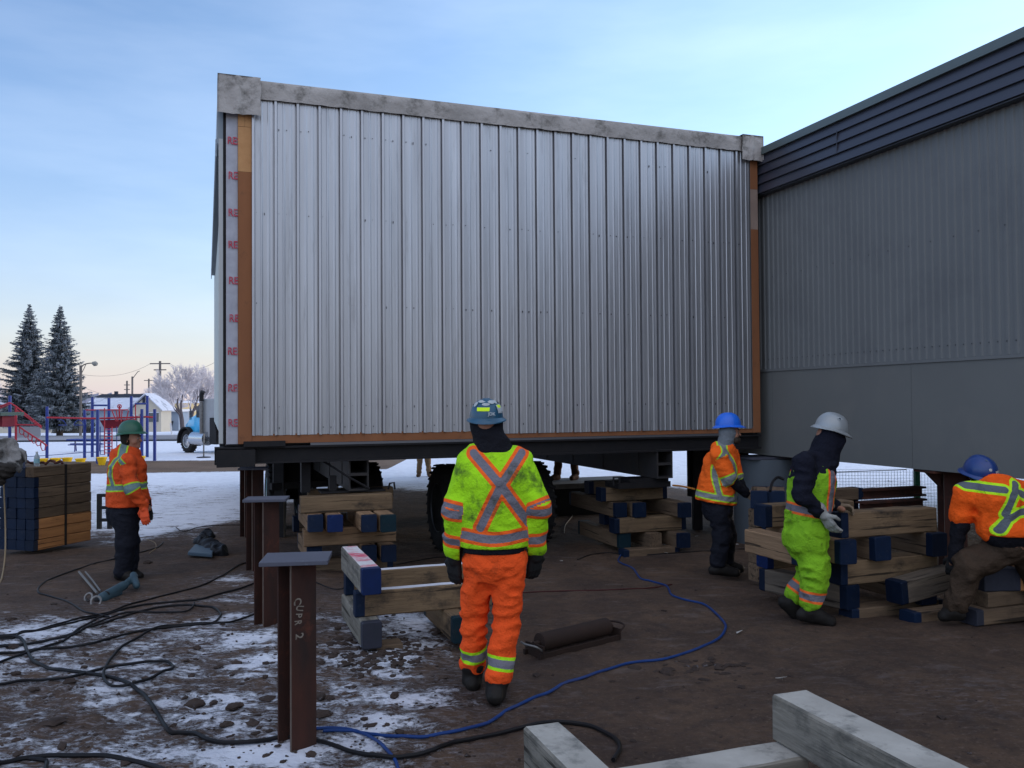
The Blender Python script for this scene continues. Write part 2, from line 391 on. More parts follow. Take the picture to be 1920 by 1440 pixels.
# screws
sb = MB(FR)
for z in (4.85, 3.9, 2.9, 1.75, 1.52):
    for i in range(npan):
        for f in (.2, .55):
            if random.random() < .5:
                x = x0 + (i + f) * pw; sb.box(x - .004, x + .004, -.044, -.034, z + random.uniform(-.02, .02), z + .008)
sb.build('screw_row', mm('screw_steel', (.06, .06, .07), rough=.5, metal=.5), sid)['kind'] = 'stuff'
mb = MB(FR); mb.box(-.0, MW, -.0, .12, ZB, ZT - .1); mb.build('end_wall_frame', m_ply, hb)
mb = MB(FR)
for k_, (a, b_, z0_, z1_) in enumerate([(.125, .268, ZB + .0, ZT - 1.02)]): mb.box(a, b_, -.030, -.001, z0_, z1_)
mb.build('corner_board', m_ply, hb)
mb = MB(FR); mb.box(.125, .268, -.030, -.001, ZT - 1.018, ZT - .52); mb.box(.125, .194, -.032, -.001, ZT - .517, ZT - .2); mb.box(.197, .268, -.030, -.001, ZT - .517, ZT - .2)
mb.build('corner_board', m_osb, hb)
mb = MB(FR); mb.box(MW - .10, MW + .02, -.034, -.001, ZB - .0, ZT - 1.25); mb.box(MW - .10, MW + .02, -.034, -.001, ZT - .7, ZT - .3); mb.build('corner_board', m_ply, hb)
mb = MB(FR); mb.box(MW - .10, MW + .02, -.032, -.001, ZT - 1.249, ZT - .701); mb.build('corner_board', mm('grey_board', (.30, .22, .18), (.22, .16, .13), scale=4, rough=.8), hb)
mb = MB(FR); mb.box(.27, 2.93, -.030, -.001, ZB + .0, ZB + .105); mb.box(2.932, MW - .102, -.026, -.001, ZB + .0, ZB + .07); mb.build('sill_board', m_ply, hb)
mb = MB(FR)
nzw = 60; vs = []
for i in range(nzw + 1):
    z = ZB + (ZT - .3 - ZB) * i / nzw
    for j, a in enumerate((0, .03, .06, .09, .122)): vs.append((a, -.006 - .008 * abs(mnoise.noise((a * 16, z * 5, 1))), z))
mb.add(vs, [(i * 5 + j, i * 5 + j + 1, (i + 1) * 5 + j + 1, (i + 1) * 5 + j) for i in range(nzw) for j in range(4)])
wr = mb.build('house_wrap', m_wrap, hb, smooth=True)
def text(name, body, size, M, m, parent, ext=.0008, sx=1.0):
    cu = bpy.data.curves.new(name, 'FONT'); cu.body = body; cu.size = size; cu.extrude = ext; cu.align_x = 'CENTER'; cu.align_y = 'CENTER'; cu.offset = size * .02
    o = bpy.data.objects.new(name, cu); C.objects.link(o); dg = bpy.context.evaluated_depsgraph_get()
    me = bpy.data.meshes.new_from_object(o.evaluated_get(dg)); C.objects.unlink(o); bpy.data.objects.remove(o)
    me.materials.clear(); me.materials.append(m)
    me.transform(M @ Matrix.Diagonal((sx, 1, 1, 1)))
    q = bpy.data.objects.new(name, me); C.objects.link(q)
    if parent is not None:
        q.parent = parent
        base = WM[parent.name] if parent.name in WM else Matrix.Translation(parent.location)
        q.matrix_parent_inverse = base.inverted()
    return q
for z in (5.08, 4.70, 4.29, 3.90, 3.53, 3.13, 2.72, 2.35, 1.96, 1.57):
    text('printed_letters', 'RES', .115, FR @ Matrix.Translation((.093 + random.uniform(-.012, .012), -.019, z + random.uniform(-.02, .02))) @ Matrix.Rotation(R(90), 4, 'X'), m_red, wr, sx=.8)
# roof edge membrane with folded corners
mb = MB(FR); nn_ = 90; vs = []
for i in range(nn_ + 1):
    x = -.06 + (MW + .12) * i / nn_
    ph = ((x - x0) / pw) % 1.0
    rb = .022 * math.exp(-((ph - .08) / .12) ** 2) 
    for j, (d, z) in enumerate(((.10, ZT + .004), (-.07, ZT + .0), (-.085, ZT - .03), (-.078, ZT - .10), (-.070, ZT - .205))):
        q = .012 * mnoise.noise((x * 3, z * 9, 2)); vs.append((x, d - (q + rb if j > 1 else 0), z + (.006 * mnoise.noise((x * 4, 0, 0)) if j == 4 else 0)))
mb.add(vs, [(i * 5 + j, (i + 1) * 5 + j, (i + 1) * 5 + j + 1, i * 5 + j + 1) for i in range(nn_) for j in range(4)])
mb.build('roof_edge_membrane', m_flash, hb, smooth=True)
for xa, xb, zb in ((-.09, .36, .42), (MW - .27, MW + .06, .34)):
    mb = MB(FR); vs = []; K = 14
    for i in range(K + 1):
        for j in range(K + 1):
            x = xa + (xb - xa) * i / K; z = ZT + .012 - zb * j / K
            q = .030 * mnoise.noise((x * 5 + 2, z * 5, 7)) + .014 * mnoise.noise((x * 13, z * 11, 3))
            vs.append((x + (.012 * mnoise.noise((0, z * 6, 1)) if i == K else 0), -.108 - q - (.02 if i in (6, 7) else 0), z + (.02 * mnoise.noise((x * 6, 1, 1)) if j == K else 0)))
    mb.add(vs, [(i * (K + 1) + j, (i + 1) * (K + 1) + j, (i + 1) * (K + 1) + j + 1, i * (K + 1) + j + 1) for i in range(K) for j in range(K)])
    e = xa if xa < 0 else xb                # wraps round the outer edge
    mb.add([(e, -.125, ZT + .012), (e, .30, ZT + .012), (e, .30, ZT - zb * .7), (e, -.125, ZT - zb)], [(0, 1, 2, 3)])
    mb.add([(xa, -.125, ZT + .012), (xb, -.125, ZT + .012), (xb, .30, ZT + .012), (xa, .30, ZT + .012)], [(0, 1, 2, 3)])
    mb.build('corner_membrane', m_flash, hb, smooth=True)
mb = MB(FR); mb.box(-.05, MW, .12, ML, ZT - .14, ZT - .02); mb.build('roof', m_flash, hb)
mb = MB(FR); mb.box(-.02, .10, .10, ML, ZB, ZT - .14); lw = mb.build('side_wall', m_pale, hb)
mb = MB(FR); mb.box(-.09, -.021, .35, ML - 2, ZT - .62, ZT - .15); mb.box(-.105, -.0901, .60, ML - 2, ZT - .70, ZT - .50); mb.build('eave_trim', mm('eave_metal', (.30, .34, .38), rough=.5), hb)
mb = MB(FR); mb.box(-.055, -.021, .3, .42, ZB + .25, ZT - .95); mb.build('trim_channel', m_dkframe, lw)
mb = MB(FR); mb.box(-.075, -.021, .16, .19, ZB, ZT - .62); mb.build('trim_strip', mm('white_strip', (.55, .56, .56), rough=.5), lw)
mb = MB(FR); mb.box(-.03, .0, .02, .12, ZB, ZT - .3); mb.build('gap_strip', m_black, lw)
mb = MB(FR); mb.box(MW - .10, MW - .002, .12, ML, ZB, ZT - .14); mb.build('side_wall', m_pale, hb)
mb = MB(FR); mb.box(0, MW, ML - .1, ML, ZB, ZT - .14); mb.build('rear_wall', m_pale, hb)
mb = MB(FR); mb.box(0, MW, .01, ML, ZB - .02, ZB - .001); mb.build('underfloor', m_black, hb)
mb = MB(FR); mb.box(.9, MW - .3, -.03, .0, ZB - .045, ZB - .003); mb.build('bottom_lip', mm('grey_lip', (.13, .13, .14), rough=.4, metal=.4), hb)
# the carrying frame
cf = thing('steel_cradle', 'black steel cross beams bolted under the silver building', 'steel frame', tuple(fuv(0, 0)))
def ibeam(mbx, a, b_, hgt, wid, tf=.022, tw=.014):
    """I-section from a to b, a/b at the middle of the bottom edge"""
    a = Vector(a); b_ = Vector(b_); d = (b_ - a).normalized(); s_ = Vector((d.y, -d.x, 0)); up = Vector((0, 0, 1))
    pts = [(-wid / 2, 0), (wid / 2, 0), (wid / 2, tf), (tw / 2, tf), (tw / 2, hgt - tf), (wid / 2, hgt - tf), (wid / 2, hgt), (-wid / 2, hgt), (-wid / 2, hgt - tf), (-tw / 2, hgt - tf), (-tw / 2, tf), (-wid / 2, tf)]
    k_ = len(pts); vs = [p + s_ * q[0] + up * q[1] for p in (a, b_) for q in pts]
    caps = [(0, 1, 2, 3, 10, 11), (3, 4, 9, 10), (4, 5, 6, 7, 8, 9)]
    fs = [(i, (i + 1) % k_, (i + 1) % k_ + k_, i + k_) for i in range(k_)] + caps + [tuple(i + k_ for i in reversed(c)) for c in caps]
    mbx.add(vs, fs)
for y in (.02, 1.2, 2.6, 4.2, 5.8, 7.4, 9, 10.6, 12.2):
    q = MB(); hgt = .19 if y < .1 else .16
    xa = -.12 if y < .1 else .0
    ibeam(q, fuv(xa, y) + Vector((0, 0, ZB - .03 - hgt)), fuv(MW + .02, y) + Vector((0, 0, ZB - .03 - hgt)), hgt, .14)
    q.build('cross_beam', m_black, cf)
q = MB(FR); q.box(.18, .62, -.10, .05, ZB - .03, ZB + .028); q.box(-.10, .30, -.12, .1, ZB - .245, ZB - .06); q.build('corner_bracket', m_black, cf)

# the two long lifting beams
m_gbeam = mm('grey_black_steel', (.030, .030, .033), (.045, .038, .034), scale=5, rough=.55, bump=.001, bscale=30)
beams = []
ZL = .78
def uvof(px, py, z):
    q = FR.inverted() @ PZ(px, py, z); return q.x, q.y
for (px, py, lab) in ((673, 920, 'long dark box beam under the left half of the silver building, ending over a timber stack'),
                      (1247, 897, 'long dark box beam under the right half of the silver building, open end facing out')):
    u, v = uvof(px, py, ZL)
    t_ = thing('lifting_beam', lab, 'steel beam', tuple(FR @ Vector((u, v, ZL))), 'long beams carrying the silver building')
    mb = MB(FR @ Matrix.Translation((u, v, ZL)))
    W, H_ = .115, .375
    mb.box(-W, W, 0, 11.5, 0, .022); mb.box(-W, W, 0, 11.5, H_ - .022, H_); mb.box(-W, -W + .018, 0, 11.5, .022, H_ - .022); mb.box(W - .018, W, 0, 11.5, .022, H_ - .022)
    mb.box(-W + .018, W - .018, .0, 11.5, H_ / 2 - .016, H_ / 2 + .016)
    mb.build('box_section', m_gbeam, t_)
    mb = MB(FR @ Matrix.Translation((u, v, ZL)))
    for i in range(6): mb.box(-W - .008, -W, .5 + i * 1.1, .53 + i * 1.1, .03, .33)
    mb.build('stiffener', m_gbeam, t_)
    beams.append((u, v))

# dark running gear seen in the shade under the floor
for (pa, pb, za, zb3, dd, lab) in (((512, 0), (642, 0), .50, 1.10, 12.9, 'black chassis frame in the shade behind the left box beam'), ((1290, 0), (1402, 0), .30, 1.14, 13.4, 'black chassis frame in the shade behind the blue hatted worker')):
    a_, c_ = P(pa[0], 880, dd), P(pb[0], 880, dd + .6); t_ = thing('chassis_frame', lab, 'chassis', (a_.x, a_.y, gz(a_.x, a_.y)), 'black chassis frames under the silver building')
    b_ = MB(); b_.bar((a_.x, a_.y, (za + zb3) / 2), (c_.x, c_.y, (za + zb3) / 2), .05, zb3 - za); b_.build('side_plate', m_black, t_)
    for q_ in (.12, .5, .88):
        m_ = a_.lerp(c_, q_); b_ = MB(); b_.box(m_.x - .07, m_.x + .07, m_.y - .16, m_.y - .03, gz(m_.x, m_.y), zb3); b_.build('leg', m_black, t_)
    b_ = MB(); b_.bar((a_.x, a_.y - .12, za + .05), (c_.x, c_.y - .12, za + .05), .12, .10); b_.build('crossbar', m_black, t_)

# ================================================================ the dark grey building on the right
WB = 1.03
w1 = PZ(1920, 898, WB); WANG = ANG - R(90); wd = Vector((math.cos(WANG), math.sin(WANG), 0)); w0 = w1 - wd * 4.4
WF = Matrix.Translation((w0.x, w0.y, 0)) @ Matrix.Rotation(WANG, 4, 'Z') @ Matrix.Translation((0, 0, 1.8)) @ Matrix.Diagonal((1, 1, 1.04, 1)) @ Matrix.Translation((0, 0, -1.8))    # x toward the camera along the wall; y = out of it
WB = 1.06
gb = thing('grey_building', 'dark grey metal clad building with ribbed wall and black fascia on steel piles', 'building', (w0.x, w0.y, 0))
m_wall = mm('slate_paint', (.158, .164, .164), (.140, .146, .147), scale=1.2, rough=.48, per_obj=False, dirt=(.115, .12, .125), dscale=1.1, dthr=.5, damt=.5, stretch=(1, 1, .5))
m_wall2 = mm('slate_panel', (.150, .154, .148), (.135, .139, .134), scale=.8, rough=.42, per_obj=False, dirt=(.17, .165, .155), dscale=1.3, dthr=.5, damt=.45, bump=.004, bscale=1.2)
m_fas = mm('fascia_black', (.040, .042, .058), (.03, .032, .045), scale=.6, rough=.35, per_obj=False, stretch=(.4, 1, 4))
X0, X1 = -3.0, 11.0
mb = MB(WF); pit = .10; prof = []; x = X0
while x < X1:
    prof += [(x, 0), (x + .030, .0), (x + .042, .013), (x + .070, .013), (x + .082, 0)]; x += pit
n_ = len(prof); zls = (2.20, 4.62)
mb.add([(a, -d, z) for z in zls for a, d in prof], [(i, i + 1, n_ + i + 1, n_ + i) for i in range(n_ - 1)])
rw = mb.build('ribbed_wall', m_wall, gb)
mb = MB(WF)
for z, p_ in ((2.32, .5), (3.4, .2)):
    x = X0
    while x < X1:
        mb.box(x + .051, x + .062, -.018, -.0125, z, z + .011); x += pit * (1 if z < 3 else 3)
mb.build('screw_row', mm('screw_dark', (.03, .032, .036), rough=.4), rw)['kind'] = 'stuff'
sm_x = (WF.inverted() @ P(1703, 780, (PZ(1703, 874, WB)).y)).x
mb = MB(WF)
xs = sorted([sm_x + i * 2.44 for i in range(-2, 5)]); xs = [X0] + [q for q in xs if X0 < q < X1] + [X1]
for a, b_ in zip(xs[:-1], xs[1:]): mb.box(a + .002, b_ - .002, -.012, .03, WB, 2.165)
mb.build('skirt_panel', m_wall2, gb)
mb = MB(WF); mb.box(X0, X1, -.026, .0, 2.166, 2.198); mb.build('joint_trim', m_wall, gb)
mb = MB(WF)
mb.box(X0, X1, -.12, 8, 4.50, 4.515)
z = 4.516
for i in range(4):
    hgt = .122
    mb.add([(X0, -.150, z), (X1, -.150, z), (X1, -.120, z + hgt), (X0, -.120, z + hgt), (X0, -.12, z), (X1, -.12, z)], [(0, 1, 2, 3), (0, 4, 5, 1)]); z += hgt
mb.box(X0, X1, -.119, -.09, 4.516, z)
mb.build('lap_fascia', m_fas, gb)
mb = MB(WF)
mb.box(2.1, 2.108, -.150, -.12, 4.63, 4.9)
mb.build('fascia_joint', m_fas, gb)
mb = MB(WF); mb.box(X0, X1, -.165, 8, z, z + .095); mb.build('roof_cap', mm('cap_metal', (.085, .11, .105), (.07, .09, .09), scale=1, rough=.35, per_obj=False), gb)
mb = MB(WF); mb.box(X0, X1, .031, 8, WB + .001, 4.49); mb.build('building_core', m_wall2, gb)
mb = MB(WF); mb.box(X0 - .02, X0, -.01, 8, WB, 4.6); mb.build('end_wall', m_wall2, gb)
# ================================================================ steel piles
m_rust = mm('mill_rust', (.062, .024, .017), (.026, .017, .015), scale=4, stretch=(1.6, 1.6, .5), contrast=1.3, rough=.8, dirt=(.15, .045, .024), dscale=5, dthr=.56, damt=.6, bump=.001, bscale=60)
m_edge = mm('pale_flange_edge', (.13, .095, .075), (.07, .05, .04), scale=12, rough=.6, bump=.001)  # strip along one flange edge, coloured paler than the shaft
m_cap = mm('cap_plate_steel', (.085, .088, .115), (.065, .067, .085), scale=4, rough=.5, dirt=(.26, .27, .33), dscale=7, dthr=.60, damt=.8)
m_chalk = mm('chalk', (.20, .17, .14), rough=.9, dirt=(.05, .03, .02), dscale=40, dthr=.5, damt=.9)
def pile(x, y, ztop, label, s=.145, yaw=30, capw=.34, capd=.26, zb=-.3, chalk=None, capm=None, cap=True, group='steel piles in a row on the left'):
    base = (x, y, gz(x, y)); t_ = thing('steel_pile', label, 'steel pile', base, group)
    away = math.atan2(x, y)
    fr = Matrix.Translation((x, y, 0)) @ Matrix.Rotation(-away + R(yaw), 4, 'Z')
    b_ = MB(fr); tf = .011
    hh = s / 2
    # flanges lie across local x, the web runs along local y
    b_.box(-hh, hh, -hh, -hh + tf, zb, ztop); b_.box(-hh, hh, hh - tf, hh, zb, ztop); b_.box(-tf / 2, tf / 2, -hh + tf, hh - tf, zb, ztop)
    b_.build('pile_shaft', m_rust, t_)
    e = MB(fr); e.box(-hh - .003, -hh, -hh - .0015, -hh + tf + .001, zb, ztop - .002); e.build('flange_edge', m_edge, t_)
    if cap:
        f2 = Matrix.Translation((x, y, 0)) @ Matrix.Rotation(ANG - R(12), 4, 'Z')
        c_ = MB(f2); c_.box(-capw / 2, capw / 2, -capd / 2, capd / 2, ztop, ztop + .022)
        c_.build('cap_plate', capm or m_cap, t_, bevel=.003)
    if chalk:
        for (h_, txt, side) in chalk:
            fr2 = fr @ Matrix.Translation((-hh * .45 if side == 'f' else -.012, (-hh - .0015) if side == 'f' else 0, ztop - h_)) @ (Matrix.Identity(4) if side == 'f' else Matrix.Rotation(R(-90), 4, 'Z'))
            M_ = fr2 @ Matrix.Rotation(R(90), 4, 'X') @ Matrix.Rotation(R(-90), 4, 'Z') @ Matrix.Shear('XZ', 4, (0, 0))
            rc = random.Random(len(txt) * 7); adv = 0.0
            for ch in txt:
                adv += .036
                if ch != ' ': text('chalk_letter', ch, .058 * rc.uniform(.8, 1.15), M_ @ Matrix.Translation((adv - .02 * len(txt), rc.uniform(-.007, .007), 0)) @ Matrix.Rotation(rc.uniform(-.3, .3), 4, 'Z') @ Matrix.Shear('XZ', 4, (rc.uniform(-.2, .2), 0)), m_chalk, t_, ext=.0003, sx=rc.uniform(.7, 1))
    return t_
q = G(557, 1392); pile(q.x, q.y, .965, 'nearest rusty steel pile with a blue grey cap plate, chalk writing near its top', chalk=[(.28, 'CUPR 2', 'f')], capw=.345, capd=.29)
q = G(500, 1172); pile(q.x, q.y, 1.0, 'second rusty steel pile, red patch on its flange and chalk writing down its side', chalk=[(.28, 'S 1/2', 'w'), (.52, 'TOPES', 'w')], yaw=32)
q = G(478, 1068); pile(q.x, q.y, 1.03, 'third rusty steel pile from the camera, hidden below by the second')
q = G(463, 1006); pile(q.x, q.y, 1.14, 'dark farthest pile of the row, touching the steel frame under the building', cap=False, s=.15)
q = PZ(1784, 884, 1.005); t_ = pile(q.x, q.y, 1.0, 'wide brown steel pile carrying the dark grey building behind the bending worker', s=.225, yaw=18, capw=.66, capd=.34, group='steel piles under the grey building', capm=m_rust)
b_ = MB(Matrix.Translation((q.x, q.y, 0)) @ Matrix.Rotation(ANG - R(12), 4, 'Z'))
for sgn in (-1, 1): b_.add([(sgn * .14, -.02, .84), (sgn * .30, -.02, .995), (sgn * .14, -.02, .995), (sgn * .14, .02, .84), (sgn * .30, .02, .995), (sgn * .14, .02, .995)], [(0, 1, 2), (3, 5, 4), (0, 3, 4, 1), (1, 4, 5, 2), (2, 5, 3, 0)])
b_.build('gusset', m_rust, t_)
q = PZ(1438, 856, 1.0); base = (q.x, q.y, gz(q.x, q.y)); t_ = thing('round_pier', 'slate blue round pier with a thin steel plate under the grey building', 'pier', base)
m_pier = mm('slate_pier', (.085, .10, .115), (.07, .082, .094), scale=2, rough=.6)
b_ = MB(); b_.lathe([(.0, -.3), (.46, -.3), (.46, .56), (.43, .57), (.43, .98), (.0, .98)], 32, (q.x, q.y, 0)); b_.build('pier_shaft', m_pier, t_, smooth=True)
b_ = MB(Matrix.Translation((q.x, q.y, 0)) @ Matrix.Rotation(ANG, 4, 'Z')); b_.box(-.45, .46, -.3, .3, .985, 1.012); b_.build('top_plate', m_cap, t_)
for (u, v, lab) in ((-.5, 3.2, 'rusty pile under the far left of the silver building'),):
    pass

# ================================================================ timbers
def wood(key, c1, c2, dirt_=(.05, .035, .025), damt=.6, dthr=.55, **kw):
    return mm(key, c1, c2, scale=5, stretch=(.35, 3.5, 3.5), rough=.82, dirt=dirt_, dscale=5, dstretch=(.6, 1, 1), damt=damt, dthr=dthr, bump=.006, bscale=14, contrast=1.5, crack=.85, rvar=.16, **kw)
W_brown = wood('timber_brown', (.155, .105, .066), (.095, .064, .042))
W_pale = wood('timber_pale', (.27, .17, .098), (.18, .113, .066), dthr=.58)
W_grey = wood('timber_weathered', (.17, .135, .102), (.10, .08, .064), dirt_=(.06, .065, .06))
W_dirty = wood('timber_stained', (.21, .14, .08), (.13, .087, .052), dirt_=(.025, .022, .02), dthr=.50, damt=.8)
W_orange = wood('timber_orange', (.44, .20, .075), (.31, .14, .055), damt=.4)
W_conc = wood('timber_frosted', (.235, .215, .18), (.11, .10, .082), dirt_=(.045, .045, .042), dthr=.49, damt=.85)
P_blue = mm('blue_end_paint', (.005, .014, .038), (.004, .010, .026), scale=9, rough=.55, dirt=(.03, .035, .05), dscale=14, dthr=.56, rvar=.25)
P_teal = mm('teal_end_paint', (.006, .024, .034), (.005, .016, .023), scale=9, rough=.6, dirt=(.03, .03, .03), dscale=14, dthr=.56)
P_bright = mm('brighter_blue_end_paint', (.006, .019, .085), (.006, .016, .06), scale=9, rough=.5, dirt=(.02, .07, .26), dscale=10, dthr=.60)
P_greyend = mm('slate_end_paint', (.034, .036, .052), (.026, .028, .038), scale=9, rough=.6)
T_frost_sheen = mm('frost_and_sky_sheen_top', (.62, .62, .66), (.45, .45, .48), scale=7, rough=.85, dirt=(.15, .13, .12), dscale=9, dthr=.60, damt=.6)  # frost, with the sky's reflection painted into the pale colour
T_pink = mm('pink_sprayed_top', (.60, .57, .57), (.50, .46, .45), scale=5, rough=.85, dirt=(.52, .05, .10), dscale=5, dthr=.47, damt=.9)
T_grey = mm('frosty_grey_top', (.43, .405, .36), (.28, .262, .23), scale=4, rough=.85, dirt=(.11, .11, .10), dscale=5, dthr=.50, damt=.8, bump=.006, bscale=14)
TMESH = {}
def timber_mesh(L_, w_, h_, wd_, paint, top, ends):
    key = (round(L_, 2), round(w_, 3), round(h_, 3), wd_.name, paint.name if paint else '', top.name if top else '', ends)
    if key in TMESH: return TMESH[key]
    c = .009; ring = [(-w_ / 2 + c, -h_ / 2), (w_ / 2 - c, -h_ / 2), (w_ / 2, -h_ / 2 + c), (w_ / 2, h_ / 2 - c), (w_ / 2 - c, h_ / 2), (-w_ / 2 + c, h_ / 2), (-w_ / 2, h_ / 2 - c), (-w_ / 2, -h_ / 2 + c)]
    pn = .070; xs_ = [-L_ / 2, -L_ / 2 + .006, -L_ / 2 + pn] + list(np.linspace(-L_ / 2 + pn, L_ / 2 - pn, 9)[1:-1]) + [L_ / 2 - pn, L_ / 2 - .006, L_ / 2]
    rr = random.Random(len(TMESH) * 13 + 5); vs = []
    for i, x in enumerate(xs_):
        k_ = .965 if i in (0, len(xs_) - 1) else 1
        for (a, b2) in ring: vs.append((x + rr.uniform(-.001, .001), a * k_ + rr.uniform(-.0016, .0016), b2 * k_ + rr.uniform(-.0016, .0016)))
    fs = []; fm = []
    for i in range(len(xs_) - 1):
        for j in range(8):
            fs.append((i * 8 + j, (i + 1) * 8 + j, (i + 1) * 8 + (j + 1) % 8, i * 8 + (j + 1) % 8))
            m_ = 2 if (top and j in (4,)) else 0
            if paint and i < 2 and 'a' in ends: m_ = 1
            if paint and i >= len(xs_) - 3 and 'b' in ends: m_ = 1
            fm.append(m_)
    fs += [tuple(range(8)), tuple((len(xs_) - 1) * 8 + j for j in reversed(range(8)))]
    fm += [1 if paint and 'a' in ends else 0, 1 if paint and 'b' in ends else 0]
    me = bpy.data.meshes.new('timber'); me.from_pydata(vs, [], fs); me.update()
    for q_ in (wd_, paint or wd_, top or wd_): me.materials.append(q_)
    me.polygons.foreach_set('material_index', fm); TMESH[key] = me
    bm = bmesh.new(); bm.from_mesh(me); bmesh.ops.recalc_face_normals(bm, faces=bm.faces); bm.to_mesh(me); bm.free()
    return me
def timber(a, b_, label, wd_=None, w_=.17, h_=.185, paint=P_blue, ends='ab', top=None, group=None, kind='timber', roll=0):
    """a, b_: middle of the top face at either end; end a is painted when 'a' is in ends"""
    a = Vector(a); b_ = Vector(b_); d = b_ - a; L_ = d.length; d.normalize()
    L_ = round(L_, 2)
    me = timber_mesh(L_, w_, h_, wd_ or W_brown, paint, top, ends)
    o = bpy.data.objects.new('timber', me); C.objects.link(o)
    s_ = Vector((0, 0, 1)).cross(d).normalized(); u = d.cross(s_)
    M_ = Matrix((d, s_, u)).transposed().to_4x4()
    M_ = M_ @ Matrix.Rotation(R(roll), 4, 'X')
    c = (a + b_) / 2 - u * (h_ / 2); M_.translation = c; o.matrix_world = M_
    return tag(o, label, kind, group)
UU = Vector((U.x, U.y, 0)); VVn = Vector((-U.y, U.x, 0))
def tu(px, py, z, L_, label, jit=0.0, **k):            # runs with the building's end wall; (px, py) = left end, middle of top
    p = PZ(px, py, z); d = Matrix.Rotation(R(jit), 3, 'Z') @ UU; return timber(p, p + d * L_, label, **k)
def tv(px, py, z, L_, label, jit=0.0, **k):            # runs away from the camera; (px, py) = near end, middle of top
    p = PZ(px, py, z); d = Matrix.Rotation(R(jit), 3, 'Z') @ VVn; return timber(p, p + d * L_, label, **k)
g1 = 'timbers of the small stack behind the nearest pile'
tv(698, 1167, .225, 1.0, 'white sided timber with a slate painted end at the bottom of the small near stack', wd_=W_conc, paint=P_greyend, w_=.14, h_=.19, group=g1, ends='a')
tv(868, 1157, .225, .9, 'bottom timber with a teal end beside the walking worker\'s left leg', wd_=W_dirty, paint=P_teal, w_=.15, h_=.19, group=g1)
tu(664, 1108, .412, 1.12, 'front cross timber of the small near stack, stained side and frosted top', wd_=W_dirty, top=T_frost_sheen, w_=.10, h_=.187, group=g1)
tu(646, 1072, .412, 1.12, 'rear cross timber of the small near stack with frosted top', wd_=W_dirty, top=T_frost_sheen, w_=.10, h_=.187, group=g1)
tv(697, 1066, .602, 1.02, 'top timber of the small near stack, bright blue end and pink sprayed top', wd_=W_conc, paint=P_bright, top=T_pink, w_=.14, h_=.19, group=g1, ends='a')
p = PZ(716, 1204, .035); timber(p - UU * .1, p + UU * .14, 'short pad block under the small near stack', wd_=W_brown, w_=.16, h_=.1, group=g1, paint=None)

g2 = 'timbers of the stack under the left lifting beam'
z = .755
tu(563, 931, z, 1.02, 'top timber of the stack under the left lifting beam', wd_=W_dirty, group=g2, paint=None)
tu(577, 918, z, 1.02, 'rear top timber of the stack under the left lifting beam', wd_=W_dirty, group=g2, paint=None)
for px, lb, pt in ((592, 'leftmost blue end in the upper row of the left beam stack', P_blue), (629, 'second blue end in the upper row of the left beam stack, pale scratch across', P_bright), (693, 'third blue end in the upper row of the left beam stack', P_blue), (729, 'rightmost teal end in the upper row of the left beam stack', P_teal)):
    tv(px, 966, .568, 1.1, lb, wd_=W_pale, paint=pt, group=g2, w_=.165)
tu(568, 992, .381, 1.04, 'pale cross timber in the middle of the left beam stack', wd_=W_pale, group=g2, paint=None, h_=.19)
tu(549, 968, .381, 1.1, 'rear cross timber in the middle of the left beam stack', wd_=W_brown, group=g2)
for px, lb in ((590, 'lower left blue end of the left beam stack'), (693, 'lower middle blue end of the left beam stack'), (730, 'lower right blue end of the left beam stack')):
    tv(px, 1023, .19, 1.1, lb, wd_=W_pale, group=g2, w_=.165)
tu(563, 1049, .0, 1.06, 'bottom cross timber of the left beam stack resting on the dirt', wd_=W_brown, group=g2)

g3 = 'timbers of the stack under the right lifting beam'
tu(1122, 914, .655, .98, 'top cross timber of the stack under the right lifting beam', wd_=W_dirty, group=g3, h_=.18)
tu(1100, 902, .655, 1.1, 'rear top timber of the right beam stack with a dark painted end', wd_=W_brown, group=g3, h_=.18)
for px, lb, l_ in ((1165, 'left blue end in the upper row of the right beam stack', 1.5), (1201, 'middle dark end in the upper row of the right beam stack', .9), (1286, 'right blue end in the upper row of the right beam stack', 1.2)):
    tv(px, 943, .468, l_, lb, wd_=W_brown, group=g3, h_=.19)
tu(1147, 972, .275, 1.05, 'grey brown cross timber in the middle of the right beam stack', wd_=W_dirty, group=g3, h_=.19)
tu(1128, 957, .275, 1.05, 'rear cross timber in the middle of the right beam stack', wd_=W_brown, group=g3, h_=.19)
for px, lb, pt in ((1172, 'lower left teal end of the right beam stack', P_teal), (1230, 'lower middle bare end of the right beam stack', None), (1284, 'lower right blue end of the right beam stack', P_blue)):
    tv(px, 1000, .082, 1.3, lb, wd_=W_brown, paint=pt, group=g3, h_=.19)
tu(1165, 1030, -.1, .8, 'half sunk bottom timber of the right beam stack', wd_=W_brown, group=g3, h_=.15)

